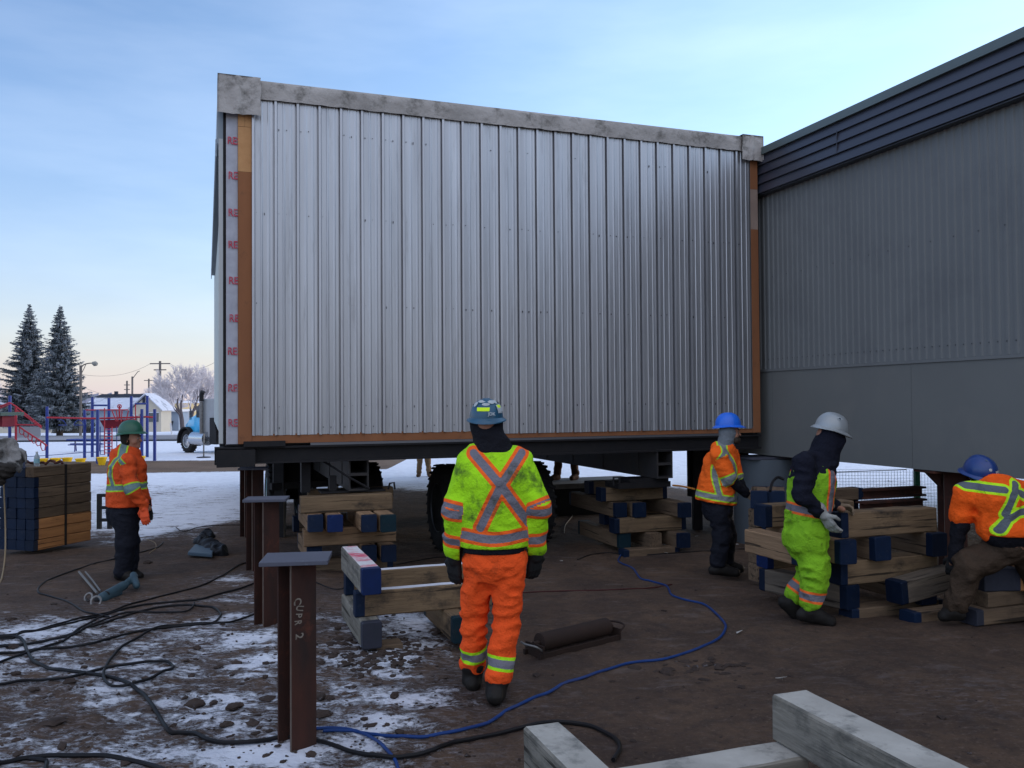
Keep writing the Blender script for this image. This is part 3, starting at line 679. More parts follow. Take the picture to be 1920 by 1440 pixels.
g4 = 'timbers of the big stack beside the silver hatted worker'
tu(1563, 960, .85, 1.02, 'top front timber of the big right stack, in front of the brown pile', wd_=W_dirty, group=g4, ends='a', h_=.21, w_=.19)
tu(1424, 946, .85, .98, 'top rear timber of the big right stack, left of the silver hatted worker', wd_=W_dirty, group=g4, ends='a', h_=.2, w_=.18)
tv(1510, 1014, .64, .72, 'pale timber slanting back in the third tier of the big right stack', wd_=W_pale, group=g4, h_=.2, ends='a')
tv(1591, 1013, .64, 1.05, 'blue ended timber under the top front timber of the big right stack', wd_=W_pale, group=g4, h_=.2)
tv(1656, 1007, .64, .8, 'dark blue end set back in the third tier of the big right stack', wd_=W_brown, group=g4, h_=.2)
tv(1762, 1000, .64, .95, 'brown timber at the right end of the third tier of the big right stack', wd_=W_brown, group=g4, h_=.2)
tu(1562, 1050, .44, 1.04, 'second tier front timber of the big right stack with a blue left end', wd_=W_dirty, group=g4, ends='a', h_=.2, w_=.19)
tu(1428, 1024, .44, 1.0, 'second tier rear timber of the big right stack with a brighter blue left end', wd_=W_dirty, paint=P_bright, group=g4, ends='a', h_=.2)
p = PZ(1600, 1098, .24); timber(p, p + Vector((-.50, .80, 0)), 'grey bottom timber slanting back in the big right stack, blue near end', wd_=W_grey, group=g4, h_=.2)
tv(1742, 1090, .24, .9, 'bottom timber at the right of the big right stack', wd_=W_brown, group=g4, h_=.2)
tu(1585, 1139, .045, 1.0, 'sunk sleeper timber below the big right stack', wd_=W_brown, group=g4, h_=.14)
# the stack behind it
g5 = 'timbers of the rear right stack'
for i, (px, py, z, l_, pt) in enumerate([(1423, 921, .86, .9, P_blue), (1455, 921, .86, .9, P_blue)]):
    tv(px, py, z, .55, ('left' if i == 0 else 'right') + ' of two blue ended timbers lying behind the blue hatted worker\'s hand', wd_=W_brown, paint=pt, group=g5, h_=.18, jit=-37)
for i, z in enumerate((.675, .49, .305, .12)):
    tu(1412, 749 + (1.8 - z) * 1600 / 8.75, z, .8, ['upper', 'second', 'third', 'lowest'][i] + ' cross timber below the two blue ends, right of the blue hatted worker', wd_=W_brown, group=g5, h_=.18, ends='')
g6 = 'timbers behind the silver hatted worker'
tu(1500, 919, .79, .80, 'brown timber on top of the rear pile right of the silver hatted worker', wd_=W_brown, group=g6, h_=.13)
tu(1490, 938, .66, .82, 'pale topped timber one below the top of the rear pile', wd_=W_dirty, group=g6, h_=.19)
for i, z in enumerate((.46, .26, .06)): tu(1490, 749 + (1.8 - z) * 1600 / 9.4, z, .9, ['third timber down', 'fourth timber down', 'bottom timber'][i] + ' in the rear pile behind the big right stack', wd_=W_brown, group=g6, h_=.19)
for i, (z, d_) in enumerate(((.775, 9.7), (.65, 9.55))):
    a_ = P(1612, 748 + (1.8 - z) * 1600 / d_, d_); t_ = thing('steel_beam', ('upper' if i == 0 else 'lower') + ' dark steel beam lying beyond the big right stack under the grey building', 'steel beam', tuple(a_), 'dark beams under the grey building')
    b_ = MB(); ibeam(b_, a_ - Vector((0, 0, .11)), a_ + UU * .9 - Vector((0, 0, .11)), .11, .14); b_.build('beam_section', m_rust, t_)
for i, z in enumerate((.54, .36, .18, .0)):
    tv(1650, 748 + (1.8 - z) * 1600 / 9.3, z, .7, ['topmost', 'second', 'third', 'lowest'][i] + ' support block under the two dark steel beams', wd_=W_brown, group='support blocks under the dark beams', h_=.18)
# loose ones by the bending worker
g7 = 'loose timbers by the bending worker'
timber(P(1674, 1089, 7.12), P(1896, 1030, 7.75), 'long timber leaning up to the right behind the bending worker\'s leg, blue lower end', wd_=W_grey, group=g7, h_=.19)
tu(1812, 1140, .125, 1.3, 'lowest flat timber beside the bending worker\'s boot, slate end', wd_=W_brown, paint=P_greyend, group=g7, h_=.125, w_=.2)
tu(1836, 1108, .25, 1.3, 'second flat timber lying on the lowest one at the right edge', wd_=W_brown, group=g7, h_=.12, paint=None)
p = PZ(1916, 1062, .43); timber(p, p - UU * .36 + VVn * .1, 'short dark timber with orange bare end wood by the bending worker', wd_=P_greyend, paint=W_orange, group=g7, h_=.18, ends='a')
tu(1700, 1146, .06, .9, 'half buried timber between the big stack and the bending worker', wd_=W_brown, group=g7, h_=.12)
# foreground frame
g8 = 'frosty foreground timbers'
p = PZ(1016, 1357, .44); timber(p, p - VVn * 1.5, 'left of the three frosty foreground timbers, running out of the picture', wd_=W_conc, top=T_grey, w_=.165, h_=.2, group=g8, paint=None)
p = PZ(1480, 1297, .47); timber(p, p - VVn * 2.0, 'right and highest of the three frosty foreground timbers', wd_=W_conc, top=T_grey, w_=.19, h_=.205, group=g8, paint=None)
p = PZ(1490, 1402, .262); timber(p, p - UU * 1.35, 'low frosty cross timber below the other two at the bottom edge', wd_=W_conc, top=T_grey, w_=.19, h_=.2, group=g8, paint=None)
p = PZ(1560, 1540, .262)
# strapped bundle on the left
g9 = 'timbers of the strapped bundle on the left'
bx, by = -6.24, 11.15; AX = Vector((math.cos(R(71)), math.sin(R(71)), 0)); EX = Vector((-math.sin(R(71)), math.cos(R(71)), 0))
rows = 8; hh = .137; zb_ = -.115
names_r = ['bottom row', 'second row', 'third row', 'fourth row', 'fifth row', 'sixth row', 'seventh row', 'top row']
names_c = ['outer right column', 'second column', 'third column', 'leftmost column']
bw = [W_orange, W_orange, W_orange, W_brown, W_brown, W_brown, W_brown, W_brown]
for r_ in range(rows):
    for c_ in range(4):
        a_ = Vector((bx, by, 0)) + EX * (.075 + c_ * .152) + Vector((0, 0, zb_ + (r_ + 1) * hh)) + AX * random.uniform(-.008, .008)
        bare = (r_ == 7 and c_ == 0) 
        timber(a_, a_ + AX * .94, 'timber in the %s, %s of the strapped bundle%s' % (names_r[r_], names_c[c_], ', orange side' if r_ < 3 and c_ == 0 else ''), wd_=bw[r_], w_=.149, h_=hh - .003, group=g9, ends='a' if not bare else '')
m_strap = mm('strap', (.022, .018, .016), rough=.6)
st_c = Vector((bx, by, 0)) + AX * .50
t_ = thing('strap', 'dark strap round the strapped timber bundle on the left', 'strap', tuple(st_c + Vector((0, 0, zb_))))
b_ = MB(); top_ = zb_ + rows * hh + .002
pr = [st_c - EX * .006 + Vector((0, 0, zb_ + .0)), st_c - EX * .006 + Vector((0, 0, top_)), st_c + EX * .615 + Vector((0, 0, top_)), st_c + EX * .615 + Vector((0, 0, zb_))]
for a_, b2 in zip(pr[:-1], pr[1:]): b_.bar(a_, b2, .035 if abs((b2 - a_).z) < .1 else .006, .006 if abs((b2 - a_).z) < .1 else .035, up=(0, 0, 1) if abs((b2 - a_).z) < .1 else AX)
b_.build('strap_band', m_strap, t_)

# ================================================================ hoses, cords
def crop0(pts, ox, oy, s): return [(ox + x / s, oy + y / s) for x, y in pts]
m_hose = mm('black_rubber', (.006, .006, .007), (.010, .009, .010), scale=12, rough=.5)
m_bhose = mm('blue_rubber', (.010, .042, .17), (.008, .03, .12), scale=10, rough=.45)
m_white = mm('dirty_white_cord', (.34, .32, .28), (.22, .2, .17), scale=8, rough=.8)
m_tan = mm('tan_cord', (.24, .18, .11), rough=.8)
def hose(pts, r, m_, label, cat='hose', group=None, lift=0, name='hose', endr=None):
    c_ = []
    for i, (x, y) in enumerate(pts): c_.append(G(x, y))
    c_ = catmull(c_, 7)
    for p_ in c_: p_.z = gz(p_.x, p_.y) + r * .75 + lift
    z_ = [p_.z for p_ in c_]
    for i, p_ in enumerate(c_):
        k0, k1 = max(0, i - 2), min(len(c_), i + 3); p_.z = max(sum(z_[k0:k1]) / (k1 - k0), z_[i] - r * .5)
    b_ = MB(); b_.tube(c_, r * .8, 8); o = b_.build(name, m_, None, smooth=True, loc=c_[0]); return tag(o, label, cat, group)
K = 3.4286; gh = 'black hoses coiled over the snow on the left'
hose(crop0([(1590, 55), (1520, 80), (1400, 150), (1200, 230), (1000, 280), (850, 320), (720, 370), (600, 400), (480, 422), (300, 470), (150, 505), (0, 530), (-120, 560)], 0, 1040, K), .011, m_hose, 'black hose running from the second pile straight to the left edge, the uppermost', group=gh)
hose(crop0([(1640, 190), (1550, 222), (1450, 250), (1300, 292), (1160, 305), (1000, 322), (850, 345), (740, 375), (650, 410), (560, 460), (450, 530), (330, 590), (180, 640), (0, 700), (-150, 740)], 0, 1040, K), .012, m_hose, 'black hose that crosses from the second pile down to the left edge', group=gh, lift=.004)
hose(crop0([(0, 545), (90, 540), (140, 500), (300, 480), (480, 440), (640, 405), (700, 405), (620, 385), (540, 370), (480, 330), (400, 295), (300, 265), (247, 245), (252, 210), (300, 172), (400, 130), (500, 95), (600, 60), (720, 35), (840, 8), (1000, -40), (1050, -75)], 0, 1040, K), .010, m_hose, 'black hose looping round behind the blue grey saw', group=gh)
hose(crop0([(-100, 650), (0, 642), (180, 630), (400, 610), (600, 575), (800, 525), (950, 492), (1150, 470), (1350, 450), (1410, 415), (1418, 385), (1380, 350), (1300, 338), (1180, 330), (1000, 350), (850, 385), (700, 435), (500, 505), (300, 560), (100, 590), (-80, 605)], 0, 1040, K), .012, m_hose, 'black hose in a long narrow loop near the middle of the snow', group=gh, lift=.003)
hose(crop0([(1250, 318), (1235, 350), (1180, 375), (1050, 378), (900, 375), (760, 395), (640, 440), (500, 515), (380, 545), (200, 580), (60, 600), (-80, 620)], 0, 1040, K), .010, m_hose, 'thin black hose inside the long narrow loop', group=gh, lift=.006)
hose(crop0([(1640, 395), (1500, 440), (1380, 455), (1150, 468), (1000, 485), (880, 550), (750, 640), (690, 715), (665, 790), (700, 850), (780, 862), (900, 830), (1020, 780), (1110, 745), (1090, 712), (980, 700), (800, 722), (600, 768), (400, 812), (200, 830), (0, 848), (-100, 855)], 0, 1040, K), .012, m_hose, 'black hose with a wide oval loop left of the nearest pile', group=gh, lift=.008)
hose(crop0([(-60, 545), (0, 540), (100, 540), (150, 570), (180, 640), (220, 700), (300, 740), (420, 762), (600, 780), (750, 812), (850, 850), (920, 910), (980, 980), (1030, 1070), (1080, 1140), (1150, 1160), (1250, 1165), (1350, 1205), (1480, 1228), (1620, 1218), (1790, 1190)], 0, 1040, K) + [(560, 1386), (590, 1392), (640, 1410), (700, 1422), (747, 1425), (808, 1412), (860, 1394), (980, 1368), (1055, 1358), (1110, 1366), (1150, 1388), (1162, 1408), (1150, 1432)], .0145, m_hose, 'thick black hose winding from the left edge past the nearest pile to the foreground', group=gh, lift=.004)
hose(crop0([(-60, 1362), (0, 1350), (150, 1320), (350, 1305), (600, 1300), (780, 1322), (900, 1350), (1000, 1378), (1100, 1420)], 0, 1040, K), .015, m_hose, 'thick black hose across the bottom left corner', group=gh)
hose(crop0([(180, 1318), (270, 1330), (300, 1350), (290, 1400)], 0, 1040, K), .013, m_hose, 'short hose end branching off in the bottom left corner', group=gh)
hose([(588, 1370), (640, 1369), (670, 1375), (701, 1381), (762, 1382), (823, 1379), (880, 1366), (940, 1341), (980, 1322), (1030, 1302), (1080, 1276), (1130, 1259), (1180, 1246), (1250, 1237), (1310, 1217), (1355, 1192), (1357, 1168), (1325, 1137), (1287, 1127), (1260, 1117), (1250, 1100), (1220, 1091), (1202, 1086), (1187, 1067), (1160, 1053), (1166, 1038)], .012, m_bhose, 'bright blue air hose snaking over the dirt past the walking worker')
hose([(606, 1374), (650, 1374), (672, 1376), (700, 1389), (722, 1407), (740, 1428), (748, 1450)], .011, m_bhose, 'short blue hose branch curving down to the bottom edge', lift=.004)
hose([(590, 1092), (640, 1105), (700, 1070), (800, 1049), (850, 1045)], .008, m_hose, 'black cord behind the small near timber stack', cat='cord', name='cord')
hose([(1083, 1050), (1100, 1043), (1130, 1038), (1170, 1040), (1230, 1040), (1330, 1034), (1420, 1030)], .009, m_hose, 'dark cord stretched across the dirt behind the blue hose', cat='cord', name='cord')
hose([(980, 1112), (1040, 1110), (1120, 1108), (1200, 1104), (1260, 1097)], .008, mm('dark_red_cord', (.05, .012, .012), rough=.6), 'dark red cord on the dirt right of the walking worker', cat='cord', name='cord')
hose([(1058, 1000), (1060, 985), (1073, 968), (1073, 958)], .007, m_white, 'white cord end drooping by the right beam stack', cat='cord', name='cord')
hose([(1056, 960), (1062, 950), (1085, 945), (1088, 940), (1100, 936)], .007, m_white, 'white cord zigzag behind the walking worker\'s right arm', cat='cord', name='cord')
hose([(1015, 948), (1035, 952), (1045, 940), (1042, 920)], .006, m_white, 'thin white cord near the rear timber stack', cat='cord', name='cord')
hose([(275, 1012), (290, 1018), (292, 1028), (280, 1038)], .006, m_tan, 'thin pale cord curl right of the green hatted worker', cat='cord', name='cord')
hose([(330, 990), (345, 997), (370, 990), (400, 986), (450, 985)], .009, m_hose, 'black cord lying behind the left row of piles', cat='cord', name='cord')
c_ = catmull([P(6, 870, 10.9), P(8, 930, 10.75), P(10, 985, 10.7), P(10, 1030, 10.5), G(7, 1064), G(0, 1092), G(-20, 1110)], 7)
b_ = MB(); b_.tube(c_, .009, 6); tag(b_.build('cord', m_tan, None, smooth=True, loc=c_[-1]), 'tan cord hanging down in front of the strapped bundle', 'cord')
c_ = catmull([P(1262, 910, 10.6), P(1280, 912, 10.3), P(1302, 917, 9.8)], 6)
b_ = MB(); b_.tube(c_, .012, 6); tag(b_.build('strap', mm('orange_strap', (.45, .17, .03), rough=.7), None, smooth=True, loc=c_[-1]), 'orange strap stretched behind the blue hatted worker\'s back', 'strap')
c_ = catmull([P(1444, 921, 8.2), P(1448, 905, 8.3), P(1458, 895, 8.4), P(1470, 899, 8.4)], 6)
b_ = MB(); b_.tube(c_, .014, 8); tag(b_.build('hose', m_hose, None, smooth=True, loc=c_[0]), 'short dark hose arching over the two blue timber ends', 'hose')
# ================================================================ soft bodies: a distance field polygonised with surface nets
def sd_cone(Pn, a, b_, ra, rb, sq=None):
    a = np.asarray(a, float); b_ = np.asarray(b_, float); q = Pn - a
    ba = b_ - a
    if sq is not None:
        n_, k_ = np.asarray(sq[0], float), sq[1]
        q = q + (k_ - 1) * (q @ n_)[:, None] * n_; ba = ba + (k_ - 1) * (ba @ n_) * n_
    L2 = max(1e-9, ba @ ba); h = np.clip((q @ ba) / L2, 0, 1)
    return np.linalg.norm(q - h[:, None] * ba, axis=1) - (ra + (rb - ra) * h)
def smin(a, b_, k_):
    h = np.clip(.5 + .5 * (b_ - a) / k_, 0, 1)
    return b_ + (a - b_) * h - k_ * h * (1 - h)
def hsh(i, j, k_):
    v = np.sin(i * 127.1 + j * 311.7 + k_ * 74.7) * 43758.5453
    return v - np.floor(v)
def vnoise(Pn):
    i = np.floor(Pn); f = Pn - i; f = f * f * (3 - 2 * f); x, y, z = i.T; o = 0
    for dx in (0, 1):
        for dy in (0, 1):
            for dz in (0, 1):
                wgt = (f[:, 0] if dx else 1 - f[:, 0]) * (f[:, 1] if dy else 1 - f[:, 1]) * (f[:, 2] if dz else 1 - f[:, 2])
                o = o + wgt * hsh(x + dx, y + dy, z + dz)
    return o * 2 - 1
def surface_nets(fn, lo, hi, h):
    lo = np.asarray(lo, float); hi = np.asarray(hi, float); n_ = np.ceil((hi - lo) / h).astype(int) + 1
    ax = [lo[i] + h * np.arange(n_[i]) for i in range(3)]
    X, Y, Z = np.meshgrid(*ax, indexing='ij'); pts = np.stack([X.ravel(), Y.ravel(), Z.ravel()], 1)
    g = np.concatenate([fn(pts[i:i + 200000]) for i in range(0, len(pts), 200000)]).reshape(n_)
    ins = g < 0; c = (n_ - 1)
    cnt = np.zeros(c, int); acc = np.zeros((*c, 3))
    cr = [(i, j, k_) for i in (0, 1) for j in (0, 1) for k_ in (0, 1)]
    def sl(o): return g[o[0]:o[0] + c[0], o[1]:o[1] + c[1], o[2]:o[2] + c[2]]
    for a in cr:
        for d in range(3):
            if a[d]: continue
            b_ = list(a); b_[d] = 1
            ga, gb_ = sl(a), sl(b_); m_ = (ga < 0) != (gb_ < 0)
            t_ = np.where(m_, ga / np.where(m_, ga - gb_, 1), 0)
            for e in range(3): acc[..., e] += np.where(m_, a[e] + (t_ if e == d else 0), 0)
            cnt += m_
    act = cnt > 0; idx = -np.ones(c, int); idx[act] = np.arange(act.sum())
    base = np.argwhere(act); v = lo + h * (base + acc[act] / cnt[act][:, None]); F = []
    for d in range(3):
        e1, e2 = [(1, 2), (2, 0), (0, 1)][d]
        s0 = [slice(None)] * 3; s1 = [slice(None)] * 3; s0[d] = slice(0, -1); s1[d] = slice(1, None)
        A = ins[tuple(s0)]; B = ins[tuple(s1)]
        E_ = np.argwhere(A != B)
        ok = (E_[:, e1] > 0) & (E_[:, e2] > 0) & (E_[:, e1] < c[e1]) & (E_[:, e2] < c[e2]) & (E_[:, d] < c[d])
        E_ = E_[ok]; fl = A[tuple(E_.T)]
        def at_(o1, o2):
            q = E_.copy(); q[:, e1] -= o1; q[:, e2] -= o2; return idx[tuple(q.T)]
        quad = np.stack([at_(1, 1), at_(0, 1), at_(0, 0), at_(1, 0)], 1); quad[~fl] = quad[~fl][:, ::-1]; F.append(quad)
    F = np.concatenate(F); F = F[(F >= 0).all(1)]
    return v, F
def soft(name, prims, m_, parent, h=.013, k_=.03, cut=None, fold=0, fscale=(9, 9, 16), attrs=None, sub=None, carve=None, seed=0, loc=None):
    """prims: (a, b, ra, rb[, squash]); cut: function of points, kept where < 0"""
    A = np.array([p_[0] for p_ in prims] + [p_[1] for p_ in prims], float); r_ = max(max(p_[2], p_[3]) for p_ in prims) + .03
    lo = A.min(0) - r_; hi = A.max(0) + r_
    def fn(Pn):
        d = None
        for p_ in prims:
            q = sd_cone(Pn, *p_[:4], sq=p_[4] if len(p_) > 4 else None)
            d = q if d is None else smin(d, q, k_)
        if fold:
            near = np.abs(d) < .06
            if near.any():
                Q = Pn[near] * np.array(fscale) + seed
                Q = Q + .8 * np.stack([vnoise(Pn[near] * 5 + 3 + seed), vnoise(Pn[near] * 5 + 9), vnoise(Pn[near] * 4 + 17)], 1)
                f_ = (1 - np.abs(vnoise(Q)) * 2.6) * 1.2
                f2 = vnoise(Q * 2.1 + 5)
                d = d.copy(); d[near] -= fold * (f_ * .8 + f2 * .45)
        if cut is not None: d = np.maximum(d, cut(Pn))
        if carve is not None: d = np.maximum(d, -carve(Pn))
        return d
    v, F = surface_nets(fn, lo, hi, h)
    o_ = np.array(loc) if loc is not None else np.array(WM[parent.name].translation if parent is not None and parent.name in WM else (parent.location if parent is not None else (0, 0, 0)))
    me = bpy.data.meshes.new(name); me.vertices.add(len(v)); me.vertices.foreach_set('co', (v - o_).ravel())
    me.loops.add(F.size); me.loops.foreach_set('vertex_index', F.ravel()); me.polygons.add(len(F))
    me.polygons.foreach_set('loop_start', np.arange(0, F.size, 4)); me.polygons.foreach_set('loop_total', np.full(len(F), 4)); me.update(calc_edges=True); me.validate()
    me.polygons.foreach_set('use_smooth', np.ones(len(me.polygons), bool))
    me.materials.append(m_)
    if attrs is not None:
        for an, af in attrs.items():
            a_ = me.attributes.new(an, 'FLOAT', 'POINT'); a_.data.foreach_set('value', af(v).astype(np.float32))
    ob = bpy.data.objects.new(name, me); C.objects.link(ob); ob.location = o_
    if parent is not None:
        ob.parent = parent; ob.matrix_parent_inverse = (WM[parent.name] if parent.name in WM else Matrix.Translation(parent.location)).inverted()
    return ob
def cloth(key, base, border=None, silver=(.16, .155, .18), w1=.026, w2=.05, dirt=(.02, .02, .02), damt=.5, dthr=.60, dsc=5, rough=.85, glow=0):
    """fabric; the attribute 'band' is the distance to the middle of the nearest reflective stripe"""
    if key in MT: return MT[key]
    m_ = bpy.data.materials.new(key); m_.use_nodes = True; t = m_.node_tree; n = t.nodes; l = t.links; b_ = n['Principled BSDF']; MT[key] = m_
    tcx = n.new('ShaderNodeTexCoord')
    def nzz(s_, d_=5, r_=.65):
        z = n.new('ShaderNodeTexNoise'); z.inputs['Scale'].default_value = s_; z.inputs['Detail'].default_value = d_; z.inputs['Roughness'].default_value = r_; l.new(tcx.outputs['Object'], z.inputs[0]); return z.outputs[0]
    def mr(v_, a, c_, lo=0, hi=1):
        q = n.new('ShaderNodeMapRange'); l.new(v_, q.inputs[0]); q.inputs[1].default_value = a; q.inputs[2].default_value = c_; q.inputs[3].default_value = lo; q.inputs[4].default_value = hi; return q.outputs[0]
    def mx(f, a, c_):
        q = n.new('ShaderNodeMix'); q.data_type = 'RGBA'; l.new(f, q.inputs[0])
        for i, v_ in ((6, a), (7, c_)):
            if isinstance(v_, tuple): q.inputs[i].default_value = (*v_, 1)
            else: l.new(v_, q.inputs[i])
        return q.outputs[2]
    col = mx(mr(nzz(6), .35, .65), base, tuple(c_ * .84 for c_ in base))
    if border is not None:
        at_ = n.new('ShaderNodeAttribute'); at_.attribute_name = 'band'
        wob = n.new('ShaderNodeMath'); wob.operation = 'ADD'; l.new(at_.outputs['Fac'], wob.inputs[0]); l.new(mr(nzz(30), 0, 1, -.003, .003), wob.inputs[1])
        col = mx(mr(wob.outputs[0], w2 - .0015, w2 + .0015), border, col)
        col = mx(mr(wob.outputs[0], w1 - .0015, w1 + .0015), silver, col)
    f = mr(nzz(dsc, 7, .72), dthr, dthr + .12, 0, damt); col = mx(f, col, dirt)
    l.new(col, b_.inputs['Base Color']); b_.inputs['Roughness'].default_value = rough; b_.inputs['Specular IOR Level'].default_value = .12
    bp_ = n.new('ShaderNodeBump'); bp_.inputs['Distance'].default_value = .018; bp_.inputs['Strength'].default_value = 1; l.new(nzz(22, 3), bp_.inputs['Height']); l.new(bp_.outputs[0], b_.inputs['Normal'])
    return m_
LIME, ORG, ORGV = (.36, .72, .015), (.86, .125, .018), (.90, .098, .018)
SKIN = mm('skin', (.34, .17, .11), (.28, .13, .085), scale=12, rough=.55)
S_black = cloth('black_cloth', (.010, .010, .014), damt=0)
S_navy = cloth('navy_hoodie', (.010, .011, .020), damt=.2)
S_boot = mm('boot_leather', (.010, .009, .009), (.020, .017, .014), scale=10, rough=.6, bump=.002)
S_dark = cloth('dark_trousers', (.011, .012, .018), damt=.25, dirt=(.04, .03, .025))
S_brown = cloth('brown_trousers', (.055, .036, .024), damt=.5, dirt=(.02, .015, .012), dsc=4, dthr=.52)
S_beige = cloth('beige_trousers', (.24, .15, .085), damt=.3)
S_gb = mm('black_glove', (.012, .012, .013), (.02, .02, .02), scale=20, rough=.7)
S_gw = mm('grubby_white_glove', (.34, .34, .32), (.20, .20, .18), scale=16, rough=.85, dirt=(.05, .05, .045), dscale=20, dthr=.5)
S_gt = mm('tan_glove', (.26, .19, .13), (.16, .12, .08), scale=20, rough=.8)
S_go = mm('orange_glove', (.80, .10, .03), (.6, .08, .03), scale=20, rough=.7)
V = np.array
def nrm(v_): v_ = V(v_, float); return v_ / max(1e-9, np.linalg.norm(v_))
def limb_t(Pn, a, b_):
    a, b_ = V(a, float), V(b_, float); ba = b_ - a; h = (Pn - a) @ ba / (ba @ ba)
    d = np.linalg.norm(Pn - a - np.clip(h, 0, 1)[:, None] * ba, axis=1); return d, h * np.linalg.norm(ba), h
def hand(parent, wrist, dirn, palmn, m_, s=1.0, curl=.5, side=1, name='glove', thick=1.0, cuff=.05):
    """a palm, four unequal bent fingers and a thumb; dirn along the hand, palmn out of the palm, side: which way the thumb leaves"""
    d = nrm(dirn); pn_ = nrm(V(palmn) - d * (V(palmn) @ d)); w_ = np.cross(d, pn_) * side; wr_ = V(wrist)
    pr = [(wr_ - d * cuff * s, wr_ + d * .01 * s, .038 * s * thick, .031 * s * thick)]
    for i, off in enumerate((-.030, -.010, .010, .030)):
        pr.append((wr_ + d * .01 * s + w_ * off * .6 * s, wr_ + d * .085 * s + w_ * off * s, .017 * s * thick, .0135 * s * thick))
    for i, (off, ln) in enumerate(((-.031, .062), (-.0105, .076), (.0105, .082), (.031, .072))):
        a = wr_ + d * .088 * s + w_ * off * s; c_ = curl * (1.0 - .08 * i)
        p_ = a
        for j, f_ in enumerate((.45, .32, .23)):
            ang = c_ * (j + .7) * .75; q = p_ + (d * math.cos(ang) + pn_ * math.sin(ang)) * ln * f_ * s * 1.05
            pr.append((p_, q, (.0105 - .001 * j) * s * thick, (.0095 - .001 * j) * s * thick)); p_ = q
    a = wr_ + d * .022 * s + w_ * .03 * s; b_ = a + (d * .6 + w_ * .65 + pn_ * .35) * .045 * s; c_ = b_ + (d * .85 + w_ * .1 + pn_ * .45) * .036 * s
    pr += [(a, b_, .0155 * s * thick, .0125 * s * thick), (b_, c_, .012 * s * thick, .0095 * s * thick)]
    return soft(name, pr, m_, parent, h=.0055, k_=.006)
def body_mesh(parent, J, skin=SKIN, f=(0, 1, 0), up=(0, 0, 1), hs=1.0):
    """one continuous figure: trunk, neck, head with a face, arms, legs"""
    f = nrm(f); hd = V(J['head']); upv = nrm(up); f = nrm(f - upv * (f @ upv)); s_ = np.cross(f, upv)
    T = nrm(V(J['chest']) - V(J['pelvis'])); lat = nrm(V(J['shR']) - V(J['shL'])); tf = np.cross(T, lat)
    pr = [(J['pelvis'], J['chest'], .135, .15, (tf, 1.4)), (J['chest'], J['neck'], .13, .06, (tf, 1.3)), (J['neck'], hd - upv * .03, .055, .056),
          (J['shL'], J['shR'], .055, .055)]
    for S in 'LR':
        pr += [(J['sh' + S], J['el' + S], .052, .042), (J['el' + S], J['wr' + S], .040, .028), (J['wr' + S], V(J['wr' + S]) + nrm(V(J['wr' + S]) - V(J['el' + S])) * .07, .028, .022),
               (J['hip' + S], J['kn' + S], .085, .055), (J['kn' + S], J['an' + S], .055, .038), (J['an' + S], J['toe' + S], .04, .032)]
    A = lambda x, y, z: hd + (s_ * x + f * y + upv * z) * hs
    pr += [(A(0, -.02, .02), A(0, .0, .03), .088, .085, (s_, 1.18)), (A(0, .035, -.06), A(0, .03, .0), .050, .065, (s_, 1.1)), (A(0, .075, -.085), A(0, .07, -.08), .022, .02),
           (A(0, .088, .012), A(0, .108, -.022), .008, .013), (A(-.03, .076, .03), A(.03, .076, .03), .014, .014), (A(-.018, .084, -.052), A(.018, .084, -.052), .009, .009),
           (A(-.078, -.005, .01), A(-.080, -.012, -.03), .011, .009), (A(.078, -.005, .01), A(.080, -.012, -.03), .011, .009), (A(-.035, .06, -.02), A(-.04, .05, -.03), .03, .03), (A(.035, .06, -.02), A(.04, .05, -.03), .03, .03)]
    return soft('body', pr, skin, parent, h=.011, k_=.014)
def face_details(body, J, f, up=(0, 0, 1), beard=False):
    f = nrm(f); hd = V(J['head']); upv = nrm(up); f = nrm(f - upv * (f @ upv)); s_ = np.cross(f, upv); A = lambda x, y, z: hd + s_ * x + f * y + upv * z
    for sg in (-1, 1):
        soft('eye', [(A(sg * .031, .0805, .006), A(sg * .031, .081, .006), .0105, .0105)], mm('eye', (.3, .28, .26), (.05, .03, .02), scale=30, rough=.2), body, h=.005, k_=.002)
        soft('eyebrow', [(A(sg * .018, .092, .032), A(sg * .045, .084, .034), .005, .004)], mm('brow_hair', (.03, .02, .015), rough=.8), body, h=.004, k_=.002)
    if beard: soft('beard', [(A(-.05, .055, -.075), A(.05, .055, -.075), .036, .036), (A(0, .085, -.075), A(0, .08, -.09), .03, .028), (A(-.03, .09, -.042), A(.03, .09, -.042), .009, .009)], mm('beard_hair', (.03, .022, .018), (.05, .04, .03), scale=40, rough=.9), body, h=.008, k_=.01)
